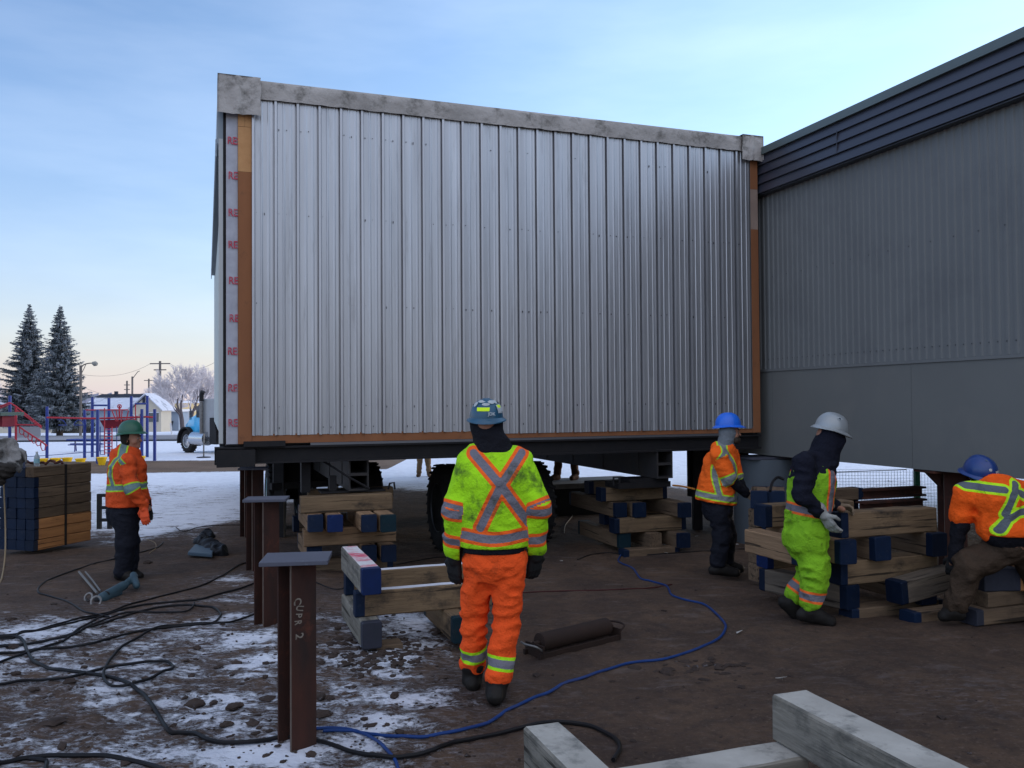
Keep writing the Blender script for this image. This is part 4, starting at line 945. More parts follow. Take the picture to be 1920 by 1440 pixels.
def helmet(parent, c, up, f, m_, s=1.0, brim=.034, stickers=()):
    """hard hat: ridged shell, brim all round, longer over the brow"""
    upv = nrm(up); f = nrm(V(f, float) - upv * (V(f, float) @ upv)); s_ = np.cross(f, upv); c = V(c)
    M_ = Matrix((Vector(s_), Vector(f), Vector(upv))).transposed().to_4x4(); M_.translation = Vector(c)
    b_ = MB(M_); n_ = 40; prof = []
    for i in range(13):
        a = i / 12 * math.pi / 2; prof.append((math.cos(a) ** .85 * .118 * s, math.sin(a) * .132 * s + .012))
    vs = []; rings = [(1.0 * .118 * s + brim, -.012, 1), (1.0 * .118 * s + brim, -.006, 1), (.118 * s + .004, .008, 0)] + [(p_[0], p_[1], 0) for p_ in prof]
    for ri, (r_, z_, br) in enumerate(rings):
        for j in range(n_):
            a = 2 * math.pi * j / n_; ex = 1.0
            fy = math.sin(a)
            rr = r_ * (1 + .0) ; x = rr * math.cos(a); y = rr * fy * 1.17
            if br: y += max(0, fy) ** 2 * .022; z = z_ - .010 * abs(fy) + .006 * math.cos(a) ** 2
            else:
                z = z_
                if ri > 4 and abs(x) < .022 * s and r_ > .02: z += .006
            vs.append((x, y, z))
    vs.append((0, 0, rings[-1][1] + .004)); k_ = len(rings)
    fs = [(i * n_ + j, i * n_ + (j + 1) % n_, (i + 1) * n_ + (j + 1) % n_, (i + 1) * n_ + j) for i in range(k_ - 1) for j in range(n_)]
    fs += [((k_ - 1) * n_ + j, (k_ - 1) * n_ + (j + 1) % n_, k_ * n_) for j in range(n_)]
    fs.append(tuple(range(n_ - 1, -1, -1)))
    b_.add(vs, fs); o = b_.build('hard_hat', m_, parent, smooth=True)
    # stickers lie on the shell: (azimuth from the front, height 0..1, half width, half height, material, round)
    for (az_, t_, hw, hh_, ms, rd_) in stickers:
        sb_ = MB(M_); KX, KY = (10, 6); pts = []
        for iy in range(KY + 1):
            for ix in range(KX + 1):
                u_ = ix / KX * 2 - 1; v_ = iy / KY * 2 - 1
                if rd_: m2 = max(abs(u_), abs(v_)); q_ = math.hypot(u_, v_) or 1; u_, v_ = u_ / q_ * m2, v_ / q_ * m2
                el = t_ * math.pi / 2 + v_ * hh_ / .125; a = R(az_) + u_ * hw / (.118 * max(.25, math.cos(el)))
                r_ = max(0, math.cos(min(1.55, max(0, el)))) ** .85 * .118 * s + .0032
                pts.append((r_ * math.sin(a), r_ * math.cos(a) * 1.17, math.sin(el) * .132 * s + .014 + .0012))
        sb_.add(pts, [(iy * (KX + 1) + ix, iy * (KX + 1) + ix + 1, (iy + 1) * (KX + 1) + ix + 1, (iy + 1) * (KX + 1) + ix) for iy in range(KY) for ix in range(KX)])
        sb_.build('sticker', ms, o, smooth=True)
    return o
H_blue = mm('helmet_bright_blue', (.006, .12, .62), rough=.35); H_teal = mm('helmet_teal', (.012, .075, .135), (.01, .06, .11), scale=8, rough=.35)
H_green = mm('helmet_green', (.006, .075, .040), rough=.4); H_silver = mm('helmet_silver', (.26, .28, .29), rough=.3, metal=.2); H_navy = mm('helmet_navy', (.008, .035, .16), rough=.3)
K_white = mm('sticker_white', (.42, .45, .46), (.30, .33, .34), scale=30, rough=.5); K_yel = mm('sticker_yellow', (.62, .85, .02), rough=.5); K_dark = mm('sticker_dark', (.02, .03, .05), rough=.5)
def boots(parent, J, m_=S_boot, s=1.0, tall=.20, fat=1.0):
    for S in 'LR':
        a, t_ = V(J['an' + S]), V(J['toe' + S]); up_ = nrm(V(J['kn' + S]) - a); d = t_ - a; d = nrm(d)
        heel = a - nrm(d - up_ * (d @ up_)) * .045 * s - up_ * .035
        zs = min(t_[2], heel[2]) - .035
        soft('boot', [(a + up_ * tall, a - up_ * .01, .062 * s * fat, .056 * s), (heel, a + (t_ - a) * .4, .045 * s, .05 * s), (a + (t_ - a) * .3, t_, .055 * s, .043 * s), (heel - up_ * .012, t_ - up_ * .0, .036 * s, .036 * s)], m_, parent, h=.011, k_=.02, fold=.003, fscale=(20, 20, 30))
def feet_line(J): pass
def bands_of(Pn, rings=(), planes=()):
    d = np.full(len(Pn), 1.0)
    for r_ in rings: d = np.minimum(d, r_(Pn))
    return d
def person(label, J, base, group=None):
    return thing('person', label, 'person', base, group)
def mkJ(d0, pts):
    """pts: name -> (px, py, depth offset)"""
    return {k_: V(P(p_[0], p_[1], d0 + (p_[2] if len(p_) > 2 else 0))) for k_, p_ in pts.items()}
def seg2(x, y, ax_, ay, bx_, by_):
    vx, vy = bx_ - ax_, by_ - ay; h = np.clip(((x - ax_) * vx + (y - ay) * vy) / (vx * vx + vy * vy), 0, 1)
    return np.hypot(x - ax_ - h * vx, y - ay - h * vy)

# ---------------------------------------------------------------- the walking worker, back to us
d0 = 5.19
J = mkJ(d0, dict(head=(912, 800, .02), neck=(918, 842, .01), chest=(928, 905, .0), pelvis=(926, 1035, 0), shL=(880, 868, .01), shR=(975, 868, .01), elL=(858, 955, -.02), elR=(1006, 948, -.02),
                 wrL=(852, 1036, .06), wrR=(1003, 1030, .06), hipL=(900, 1050, .02), hipR=(955, 1050, .0), knL=(889, 1155, .12), knR=(950, 1162, .04), anL=(886, 1262, .22), anR=(931, 1290, -.02), toeL=(882, 1290, .36), toeR=(928, 1310, .16)))
bs = G(915, 1312); t_ = person('person walking away in lime jacket with an orange X, and orange trousers', J, tuple(bs))
bd = body_mesh(t_, J, f=(0, 1, 0))
soft('hood', [(J['head'] + V((0, .0, .02)), J['neck'] + V((0, -.015, .02)), .100, .090), (J['neck'] + V((0, -.01, .03)), J['neck'] + V((.02, -.02, -.0)), .10, .115, (V((0, 1., 0)), 1.35)), (J['neck'] + V((.03, -.04, -.02)), J['neck'] + V((.13, -.0, -.02)), .055, .045)], S_black, t_, h=.011, k_=.03, fold=.006, carve=lambda Pn: sd_cone(Pn, J['head'] + V((0, .13, -.0)), J['head'] + V((0, .13, .03)), .075, .075))
bx0, cz = J['chest'][0], J['chest'][2]
def back_band(Pn):
    x = Pn[:, 0]; z = Pn[:, 2]; y = Pn[:, 1]
    px_ = lambda q: float(P(q[0], q[1], d0)[0]); pz_ = lambda q: float(P(q[0], q[1], d0)[2])
    c = [(889, 848), (991, 978), (978, 848), (902, 984)]; c = [(px_(q), pz_(q)) for q in c]
    kn = [(px_((940, 905)), pz_((940, 905)))]
    d = np.minimum(np.minimum(seg2(x, z, *c[0], *kn[0]), seg2(x, z, *kn[0], *c[1])), np.minimum(seg2(x, z, *c[2], *kn[0]), seg2(x, z, *kn[0], *c[3])))
    d = np.where(y < d0 + .02, d, 1)
    zh = pz_((940, 1001)); d = np.minimum(d, np.abs(z - zh - .010 * np.sin(x * 14)) * 1.0)
    fr_ = np.minimum(seg2(x, z, c[0][0], c[0][1], c[0][0] - .02, zh), seg2(x, z, c[2][0], c[2][1], c[2][0] + .02, zh))
    return np.minimum(d, np.where(y > d0 + .02, fr_, 1))
def jacket_band(torso_fn, arms, ringpos):
    def f_(Pn):
        dt = torso_fn(Pn); best = np.full(len(Pn), 1e3); out_ = dt.copy()
        tor = np.minimum(limb_t(Pn, arms['pelvis'], arms['chest'])[0], limb_t(Pn, arms['chest'], arms['neck'])[0]) - .115
        for S in 'LR':
            Lu = np.linalg.norm(arms['el' + S] - arms['sh' + S])
            du, su, hu = limb_t(Pn, arms['sh' + S], arms['el' + S]); dl, sl_, hl = limb_t(Pn, arms['el' + S], arms['wr' + S])
            da = np.minimum(du, dl); s_ = np.where(du < dl, su, Lu + sl_); isarm = (da < tor)
            ra = np.full(len(Pn), 1.0)
            for rp in ringpos: ra = np.minimum(ra, np.abs(s_ - rp))
            out_ = np.where(isarm, np.where(s_ < .04, out_, ra), out_)
        return out_
    return f_
hemz = float(P(925, 1024, d0)[2])
pr = [(J['pelvis'] + V((0, 0, .06)), J['chest'] + V((0, 0, -.02)), .208, .225, (V((0, 1., 0)), 1.45)), (J['chest'], J['neck'] + V((0, 0, -.06)), .205, .135, (V((0, 1., 0)), 1.3)), (J['shL'] + V((.03, 0, 0)), J['shR'] + V((-.03, 0, 0)), .085, .085)]
for S in 'LR': pr += [(J['sh' + S], J['el' + S], .086, .080), (J['el' + S], J['wr' + S] + V((0, 0, .02)), .082, .072)]
M_jacket = cloth('lime_jacket', LIME, ORG, w1=.024, w2=.045, dirt=(.03, .05, .02), damt=.8, dthr=.555, dsc=4.2)
soft('jacket', pr, M_jacket, t_, h=.0085, k_=.045, cut=lambda Pn: np.where(np.abs(Pn[:, 0] - J['pelvis'][0]) < .205, hemz - Pn[:, 2], -1), fold=.0085, fscale=(7, 7, 14), seed=2,
     attrs={'band': jacket_band(back_band, J, (.285, .47))})
soft('waistband', [(J['pelvis'] + V((0, 0, .005)), J['pelvis'] + V((0, 0, .05)), .186, .186, (V((0, 1., 0)), 1.45))], S_black, t_, h=.012, cut=lambda Pn: np.maximum(hemz - .035 - Pn[:, 2], Pn[:, 2] - hemz - .01), fold=.004)
def leg_band(JJ, z_off, tight=1.0):
    def f_(Pn):
        d = np.full(len(Pn), 1.0); bd_ = np.full(len(Pn), 1e3)
        for S in 'LR':
            q, s_, h_ = limb_t(Pn, JJ['kn' + S], JJ['an' + S]); Ls = np.linalg.norm(JJ['an' + S] - JJ['kn' + S])
            r_ = np.abs(s_ - (Ls - z_off)); d = np.where(q < bd_, r_, d); bd_ = np.minimum(bd_, q)
        return d
    return f_
M_tr = cloth('orange_trousers', ORGV, (.36, .72, .015), w1=.024, w2=.042, dirt=(.10, .03, .01), damt=.6, dthr=.58, dsc=6)
pr = [(J['pelvis'] + V((0, 0, .02)), J['pelvis'] + V((0, 0, -.04)), .168, .172, (V((0, 1., 0)), 1.4))]
for S in 'LR': pr += [(J['hip' + S], J['kn' + S], .104, .080), (J['kn' + S], J['an' + S] + (J['kn' + S] - J['an' + S]) * .20, .079, .079)]
soft('trousers', pr, M_tr, t_, h=.0095, k_=.016, fold=.011, fscale=(8, 8, 15), seed=5, attrs={'band': leg_band(J, .150)})
boots(t_, J, tall=.055, fat=1.1, s=1.12)
hand(t_, J['wrL'] + V((0, 0, -.03)), (-.02, .25, -1), (.5, .8, 0), S_gb, curl=.45, side=-1, s=1.15, thick=1.25)
hand(t_, J['wrR'] + V((0, 0, -.03)), (-.05, .3, -1), (-.5, .8, 0), S_gb, curl=.55, side=1, s=1.15, thick=1.25)
hh_ = helmet(t_, P(912, 786, d0 + .01), (0, -.05, 1), (0, 1, .0), H_teal, s=.86, brim=.020,
       stickers=[(150, .62, .024, .020, K_white, True), (205, .66, .026, .017, K_white, True), (180, .50, .026, .012, K_white, True), (122, .30, .022, .030, K_white, False), (190, .30, .044, .0135, K_yel, False), (118, .40, .020, .012, K_yel, False), (125, .62, .018, .02, K_white, True), (100, .35, .03, .03, K_white, False), (232, .5, .016, .022, K_white, True), (70, .5, .03, .02, K_white, True)])
text('helmet_lettering', 'JDK', .026, Matrix.Translation(P(922, 776.5, d0 - .128)) @ Matrix.Rotation(R(90), 4, 'X') @ Matrix.Rotation(R(-8), 4, 'X'), K_white, hh_, ext=.003)

# ---------------------------------------------------------------- silver hatted worker, walking right
d0 = 7.0
J = mkJ(d0, dict(head=(1556, 822, 0), neck=(1541, 862, 0), chest=(1522, 898, 0), pelvis=(1512, 985, 0), shR=(1508, 868, -.17), shL=(1538, 864, .17), elR=(1505, 928, -.22), elL=(1540, 935, .20),
                 wrR=(1539, 962, -.20), wrL=(1566, 948, .12), hipR=(1511, 1000, -.09), hipL=(1515, 1000, .09), knR=(1530, 1068, -.12), knL=(1523, 1072, .10), anR=(1518, 1146, -.10), anL=(1484, 1128, .12), toeR=(1556, 1165, -.12), toeL=(1499, 1160, .12)))
bs = G(1525, 1172); t_ = person('person in silver hard hat and black face hood walking right in lime overalls', J, tuple(bs))
bd = body_mesh(t_, J, f=(1, -.12, -.25))
soft('hood', [(J['head'] + V((-.005, 0, .01)), J['neck'] + V((-.01, 0, .0)), .104, .112), (J['head'] + V((.05, -.01, -.05)), J['head'] + V((.06, -.01, -.02)), .058, .062), (J['neck'] + V((.02, 0, 0)), J['neck'] + V((-.02, 0, -.06)), .10, .12), (J['head'] + V((.02, 0, -.07)), J['neck'] + V((.05, 0, -.02)), .07, .08)], S_navy, t_, h=.011, k_=.03, fold=.005)
xa, za = V((1., 0, 0)), V((0, 1., 0))
pr = [(J['pelvis'] + V((0, 0, .0)), J['chest'], .165, .185, (xa, 1.12)), (J['chest'], J['neck'] + V((0, 0, -.04)), .185, .125, (xa, 1.05)), (J['neck'] + V((-.03, 0, -.04)), J['head'] + V((-.02, 0, -.06)), .10, .085), (J['shL'], J['shR'], .08, .08)]
for S in 'LR': pr += [(J['sh' + S], J['el' + S], .078, .070), (J['el' + S], J['wr' + S], .068, .045)]
soft('hoodie', pr, S_navy, t_, h=.012, k_=.04, fold=.010, seed=9)
T = nrm(J['chest'] - J['pelvis'])
def s_band(Pn):
    zb_ = J['pelvis'][2] + .13 - (Pn[:, 0] - J['pelvis'][0]) * .18
    d = np.abs(Pn[:, 2] - zb_); x = Pn[:, 0] - J['chest'][0]
    v_ = np.abs(x - .115 - (Pn[:, 2] - J['chest'][2]) * .08); d = np.minimum(d, np.where(Pn[:, 2] > zb_, v_, 1)); 
    v2 = np.abs(x + .12); return np.minimum(d, np.where((Pn[:, 2] > zb_) & (x < -.04), v2 + .01, 1))
def s_leg(Pn): return np.where(Pn[:, 2] < J['pelvis'][2] - .35, leg_band(J, .13)(Pn), 1)
M_ov = cloth('lime_overalls', (.22, .46, .02), (.85, .15, .03), w1=.026, w2=.046, dirt=(.04, .06, .02), damt=.75, dthr=.54, dsc=5.5)
sz = J['chest'][2] + .04
soft('bib', [(J['pelvis'], J['chest'] + V((.0, 0, -.02)), .188, .204, (xa, 1.1)), (J['chest'] + V((.07, 0, 0)), J['chest'] + V((.075, 0, .06)), .115, .09)], M_ov, t_, h=.011, k_=.04, fold=.007, seed=3, attrs={'band': s_band},
     cut=lambda Pn: np.maximum(J['pelvis'][2] + .055 - Pn[:, 2], Pn[:, 2] - sz - .09 + np.abs(Pn[:, 0] - J['chest'][0] - .09) * .2))
pr = [(J['pelvis'] + V((0, 0, .06)), J['pelvis'] + V((-.01, 0, -.10)), .176, .185, (xa, 1.06))]
for S in 'LR': pr += [(J['hip' + S], J['kn' + S], .128, .112), (J['kn' + S], J['kn' + S] + (J['an' + S] - J['kn' + S]) * .74, .112, .088)]
soft('overall_trousers', pr, M_ov, t_, h=.011, k_=.035, fold=.014, fscale=(8, 8, 14), seed=8, attrs={'band': s_leg})
boots(t_, J, tall=.17, fat=1.15, s=1.1)
hand(t_, J['wrR'] + V((.02, 0, -.012)), (.5, -.1, -.8), (.6, .5, .3), S_gw, curl=.5, side=1, s=1.15, thick=1.15)
hand(t_, J['wrL'] + V((.01, 0, .0)), (.8, 0, -.1), (.2, -.4, -.9), S_gt, curl=1.0, side=1, s=1.05)
hh_ = helmet(t_, P(1558, 806, d0), (.30, -.05, 1), (1, -.12, 0), H_silver, s=.96, brim=.024, stickers=[(78, .50, .017, .015, K_white, True), (78, .50, .011, .009, K_dark, True)])

# ---------------------------------------------------------------- blue hatted worker, facing right
d0 = 9.35
J = mkJ(d0, dict(head=(1369, 812, 0), neck=(1361, 838, 0), chest=(1350, 872, 0), pelvis=(1346, 945, 0), shR=(1347, 853, -.17), shL=(1368, 853, .17), elR=(1368, 900, -.2), elL=(1380, 895, .12),
                 wrR=(1399, 926, -.12), wrL=(1398, 922, .08), hipR=(1347, 958, -.09), hipL=(1352, 958, .09), knR=(1354, 1008, -.10), knL=(1362, 1006, .10), anR=(1346, 1064, -.10), anL=(1360, 1058, .14), toeR=(1379, 1074, -.12), toeL=(1387, 1066, .12)))
bs = G(1352, 1078); t_ = person('person in bright blue hard hat and grey hood, wearing an orange striped jacket', J, tuple(bs))
bd = body_mesh(t_, J, f=(1, -.18, -.05)); face_details(bd, J, (1, -.18, -.05), beard=True)
m_gh = cloth('grey_hood_cloth', (.17, .19, .21), damt=.2)
soft('hood', [(J['head'] + V((-.025, .0, .0)), J['neck'] + V((-.01, 0, .0)), .100, .082), (J['neck'] + V((0, 0, .02)), J['neck'] + V((.03, 0, -.02)), .075, .07)], m_gh, t_, h=.011, k_=.02, fold=.004, carve=lambda Pn: sd_cone(Pn, J['head'] + V((.12, -.02, -.02)), J['head'] + V((.12, -.02, .03)), .092, .092))
pr = [(J['pelvis'] + V((-.01, 0, .06)), J['chest'], .205, .185, (xa, 1.0)), (J['chest'], J['neck'] + V((-.01, 0, -.04)), .175, .10), (J['shL'], J['shR'], .08, .08), (J['neck'] + V((-.10, 0, .0)), J['neck'] + V((.01, 0, .0)), .055, .085)]
for S in 'LR': pr += [(J['sh' + S], J['el' + S] + (J['sh' + S] - J['el' + S]) * .1, .092, .086)]
pr[0] = (J['pelvis'] + V((-.02, 0, .06)), J['chest'], .215, .18, (xa, .98))
def b_band(Pn, JJ=J, hem=.085, tilt=-.16):
    zb_ = JJ['pelvis'][2] + hem + tilt * (Pn[:, 0] - JJ['pelvis'][0]); x = Pn[:, 0] - JJ['chest'][0]; z = Pn[:, 2]
    d = np.abs(z - zb_)
    # a loop over the shoulder, front and back
    cx_ = x - .01; top = JJ['neck'][2] - .04
    zz_ = np.clip((z - zb_) / (top - zb_), 0, 1)
    back = np.abs(cx_ + .11 - .05 * (zz_ > 2) + .03 * np.sin(zz_ * 3) - zz_ ** 4 * .10 - .05 * (1 - zz_)); front = np.abs(cx_ - .13 + zz_ ** 4 * .12)
    side = np.minimum(back, front); d = np.minimum(d, np.where((z > zb_), side, 1)); return d
def arm_or(torso, JJ, pos):
    return jacket_band(torso, JJ, pos)
M_ob = cloth('orange_jacket', (.90, .135, .015), (.42, .66, .03), silver=(.20, .21, .21), w1=.026, w2=.042, damt=.45, dthr=.6)
hz = J['pelvis'][2] + .015
soft('jacket', pr, M_ob, t_, h=.012, k_=.04, fold=.009, seed=4, cut=lambda Pn: hz - .16 * (Pn[:, 0] - J['pelvis'][0]) - Pn[:, 2], attrs={'band': arm_or(b_band, J, (.27,))})
soft('jacket_sleeve', [(J['elR'] + (J['shR'] - J['elR']) * .1, J['wrR'], .062, .042), (J['elL'], J['wrL'], .062, .042)], S_black, t_, h=.012, k_=.02, fold=.006)
pr = [(J['pelvis'] + V((-.01, 0, .09)), J['pelvis'] + V((-.01, 0, -.04)), .178, .17, (xa, 1.05))]
for S in 'LR': pr += [(J['hip' + S], J['kn' + S], .115, .10), (J['kn' + S], J['an' + S] + V((0, 0, .06)), .10, .088)]
soft('trousers', pr, S_dark, t_, h=.013, k_=.035, fold=.010, seed=6)
boots(t_, J, tall=.05, s=1.1)
hand(t_, J['wrR'] + V((.02, 0, -.01)), (.75, 0, -.5), (.2, .6, -.6), S_gt, curl=.8, side=1, s=1.1)
hand(t_, J['wrL'] + V((.02, 0, -.01)), (.75, 0, -.5), (.2, -.6, -.6), S_gt, curl=.8, side=-1, s=1.1)
helmet(t_, P(1365, 799, d0), (-.02, 0, 1), (1, -.15, 0), H_blue, s=1.0, brim=.026)

# ---------------------------------------------------------------- green hatted worker on the left, facing right
d0 = 9.4
J = mkJ(d0, dict(head=(247, 823, 0), neck=(241, 848, 0), chest=(236, 878, 0), pelvis=(236, 952, 0), shR=(237, 867, -.19), shL=(250, 867, .19), elR=(249, 918, -.25), elL=(262, 915, .22),
                 wrR=(269, 948, -.20), wrL=(276, 945, .15), hipR=(235, 962, -.09), hipL=(238, 962, .09), knR=(236, 1018, -.10), knL=(243, 1018, .10), anR=(229, 1074, -.10), anL=(244, 1072, .10), toeR=(249, 1084, -.14), toeL=(262, 1080, .12)))
bs = G(238, 1088); t_ = person('person in dark green hard hat, orange hooded jacket and black trousers standing by the saw', J, tuple(bs))
bd = body_mesh(t_, J, f=(1, -.05, -.1)); face_details(bd, J, (1, -.05, -.1))
soft('hair', [(J['head'] + V((-.03, 0, .0)), J['head'] + V((-.03, 0, .04)), .088, .09)], mm('dark_hair', (.02, .015, .012), rough=.9), t_, h=.012, cut=lambda Pn: Pn[:, 0] - J['head'][0] - .005)
pr = [(J['pelvis'] + V((.015, 0, .05)), J['chest'] + V((.02, 0, 0)), .215, .19, (xa, 1.0)), (J['chest'], J['neck'] + V((0, 0, -.05)), .175, .10), (J['shL'], J['shR'], .08, .08),
      (J['neck'] + V((-.13, 0, -.03)), J['neck'] + V((-.04, 0, .02)), .070, .080), (J['neck'] + V((-.02, 0, .0)), J['neck'] + V((.04, 0, -.01)), .09, .08), (J['pelvis'] + V((.12, 0, .12)), J['pelvis'] + V((.10, 0, .16)), .11, .11)]
for S in 'LR': pr += [(J['sh' + S], J['el' + S], .088, .074), (J['el' + S], J['wr' + S], .072, .050)]
def g_band(Pn): return np.where(Pn[:, 2] > J['pelvis'][2] + .12, b_band(Pn, J, .235, .05), 1)
M_og = cloth('orange_hoodie', (.60, .075, .018), (.32, .52, .03), silver=(.13, .19, .19), w1=.024, w2=.040, damt=.6, dthr=.57)
hz2 = J['pelvis'][2] + .02
soft('hooded_jacket', pr, M_og, t_, h=.012, k_=.04, fold=.010, seed=11, cut=lambda Pn: np.where(np.linalg.norm(Pn[:, :2] - J['pelvis'][:2], axis=1) < .27, hz2 - Pn[:, 2], -1), attrs={'band': jacket_band(g_band, J, (.285,))})
pr = [(J['pelvis'] + V((-.0, 0, .08)), J['pelvis'] + V((-.015, 0, -.05)), .178, .19, (xa, 1.05))]
for S in 'LR': pr += [(J['hip' + S], J['kn' + S], .12, .10), (J['kn' + S], J['an' + S] + V((0, 0, .02)), .10, .085)]
soft('trousers', pr, S_dark, t_, h=.013, k_=.035, fold=.008, seed=12)
boots(t_, J, tall=.03)
hand(t_, J['wrR'] + V((.005, 0, -.02)), (.12, -.1, -1), (.1, 1, 0), S_go, curl=.5, side=-1, s=1.15, thick=1.1)
hand(t_, J['wrL'] + V((.005, 0, -.02)), (.1, .1, -1), (.1, -1, 0), S_gb, curl=.5, side=1, s=1.1)
helmet(t_, P(245, 812, d0), (-.08, 0, 1), (1, -.05, -.10), H_green, s=.98, brim=.020)

# ---------------------------------------------------------------- bending worker at the right edge
d0 = 6.80
J = mkJ(d0, dict(head=(1839, 884, .05), neck=(1851, 902, -.02), chest=(1874, 935, -.12), pelvis=(1900, 1003, -.16), shL=(1810, 925, -.02), shR=(1912, 926, -.10), elL=(1800, 985, .02), elR=(1945, 985, .0),
                 wrL=(1788, 1040, .05), wrR=(1935, 1040, .05), hipL=(1878, 1034, -.06), hipR=(1926, 1032, -.04), knL=(1818, 1060, -.06), knR=(1945, 1075, .05), anL=(1790, 1140, -.02), anR=(1955, 1150, .1), toeL=(1770, 1155, .0), toeR=(1935, 1165, .12)))
bs = G(1800, 1160); t_ = person('person in navy blue hard hat and orange vest bending over the timbers, brown trousers', J, tuple(bs))
tdir = nrm(J['chest'] - J['pelvis']); hup = (.05, -.25, 1)
bd = body_mesh(t_, J, f=(-.25, 1, -.5), up=(-.1, .5, .9))
ydir = nrm(V((.3, 1, .2)))
pr = [(J['pelvis'] + V((-.02, .02, .06)), J['chest'], .165, .19, (V((0., 1, 0)), 1.15)), (J['chest'], J['neck'] + V((.03, 0, -.03)), .175, .085), (J['shL'] + V((.06, 0, 0)), J['shR'], .085, .09)]
pr += [(J['shL'], J['shL'] + (J['elL'] - J['shL']) * .72, .088, .084), (J['shR'], J['shR'] + (J['elR'] - J['shR']) * .7, .088, .084), (J['pelvis'] + V((-.12, .05, .07)), J['pelvis'] + V((.14, .05, .06)), .13, .13), (J['pelvis'] + V((-.06, -.01, .02)), J['pelvis'] + V((.12, -.01, .02)), .14, .14)]
def v_band(Pn):
    x, z = Pn[:, 0], Pn[:, 2]; Q = lambda a, b_: (float(P(a, b_, d0)[0]), float(P(a, b_, d0)[2]))
    ch = [[(1870, 902), (1858, 925), (1848, 955)], [(1800, 908), (1846, 912)], [(1875, 918), (1900, 930), (1925, 945)], [(1838, 985), (1852, 965), (1870, 953), (1895, 949), (1925, 951)]]
    d = np.full(len(Pn), 1.0)
    for c_ in ch:
        for a, b_ in zip(c_[:-1], c_[1:]): d = np.minimum(d, seg2(x, z, *Q(*a), *Q(*b_)))
    return d
M_ov2 = cloth('orange_vest', (.95, .12, .012), (.50, .85, .02), silver=(.11, .125, .14), w1=.026, w2=.045, damt=.15, dthr=.62)
hz3 = float(P(1880, 997, d0)[2])
soft('vest', pr, M_ov2, t_, h=.010, k_=.045, fold=.009, seed=14, fscale=(8, 8, 8), cut=lambda Pn: np.where(Pn[:, 0] > J['shL'][0] + .10, hz3 - Pn[:, 2], -1), attrs={'band': v_band})
soft('sweater_sleeve', [(J['shL'], J['elL'], .066, .062), (J['elL'], J['wrL'] + V((0, 0, -.035)), .062, .047), (J['shR'], J['elR'], .066, .06), (J['elR'], J['wrR'], .06, .045)], S_black, t_, h=.012, fold=.007)
soft('sweater_hem', [(J['pelvis'] + V((-.07, .03, .02)), J['pelvis'] + V((.13, .03, .02)), .145, .155)], S_black, t_, h=.012, fold=.004, cut=lambda Pn: hz3 - .15 - Pn[:, 2])
pr = [(J['pelvis'] + V((-.05, .05, -.07)), J['pelvis'] + V((.06, .05, -.07)), .125, .125), (J['hipL'], J['knL'], .122, .112), (J['knL'], J['anL'] + V((.01, 0, .03)), .110, .086), (J['hipR'], J['knR'], .13, .11), (J['knR'], J['anR'], .11, .085)]
soft('trousers', pr, S_brown, t_, h=.011, k_=.04, fold=.014, fscale=(9, 9, 13), seed=15)
boots(t_, J, tall=.03, s=1.05)
hand(t_, J['wrL'] + V((0, 0, -.02)), (-.1, .2, -1), (.6, .6, 0), S_gb, curl=.7, side=-1, s=1.1)
hand(t_, J['wrR'] + V((0, 0, -.02)), (-.1, .3, -1), (-.6, .6, 0), S_gb, curl=.7, side=1, s=1.1)
soft('hood', [(J['head'] + V((0, .0, -.03)), J['neck'] + V((-.01, 0, .02)), .085, .06)], S_black, t_, h=.012, k_=.02)
helmet(t_, P(1838, 887, d0 + .06), (-.02, -.30, 1), (-.3, 1, -.4), H_navy, s=.98, brim=.022, stickers=[(200, .30, .012, .012, K_white, True), (168, .18, .020, .009, K_white, False), (140, .14, .018, .008, K_white, False), (180, .72, .028, .014, mm('sticker_grey', (.08, .11, .16), rough=.5), True)])

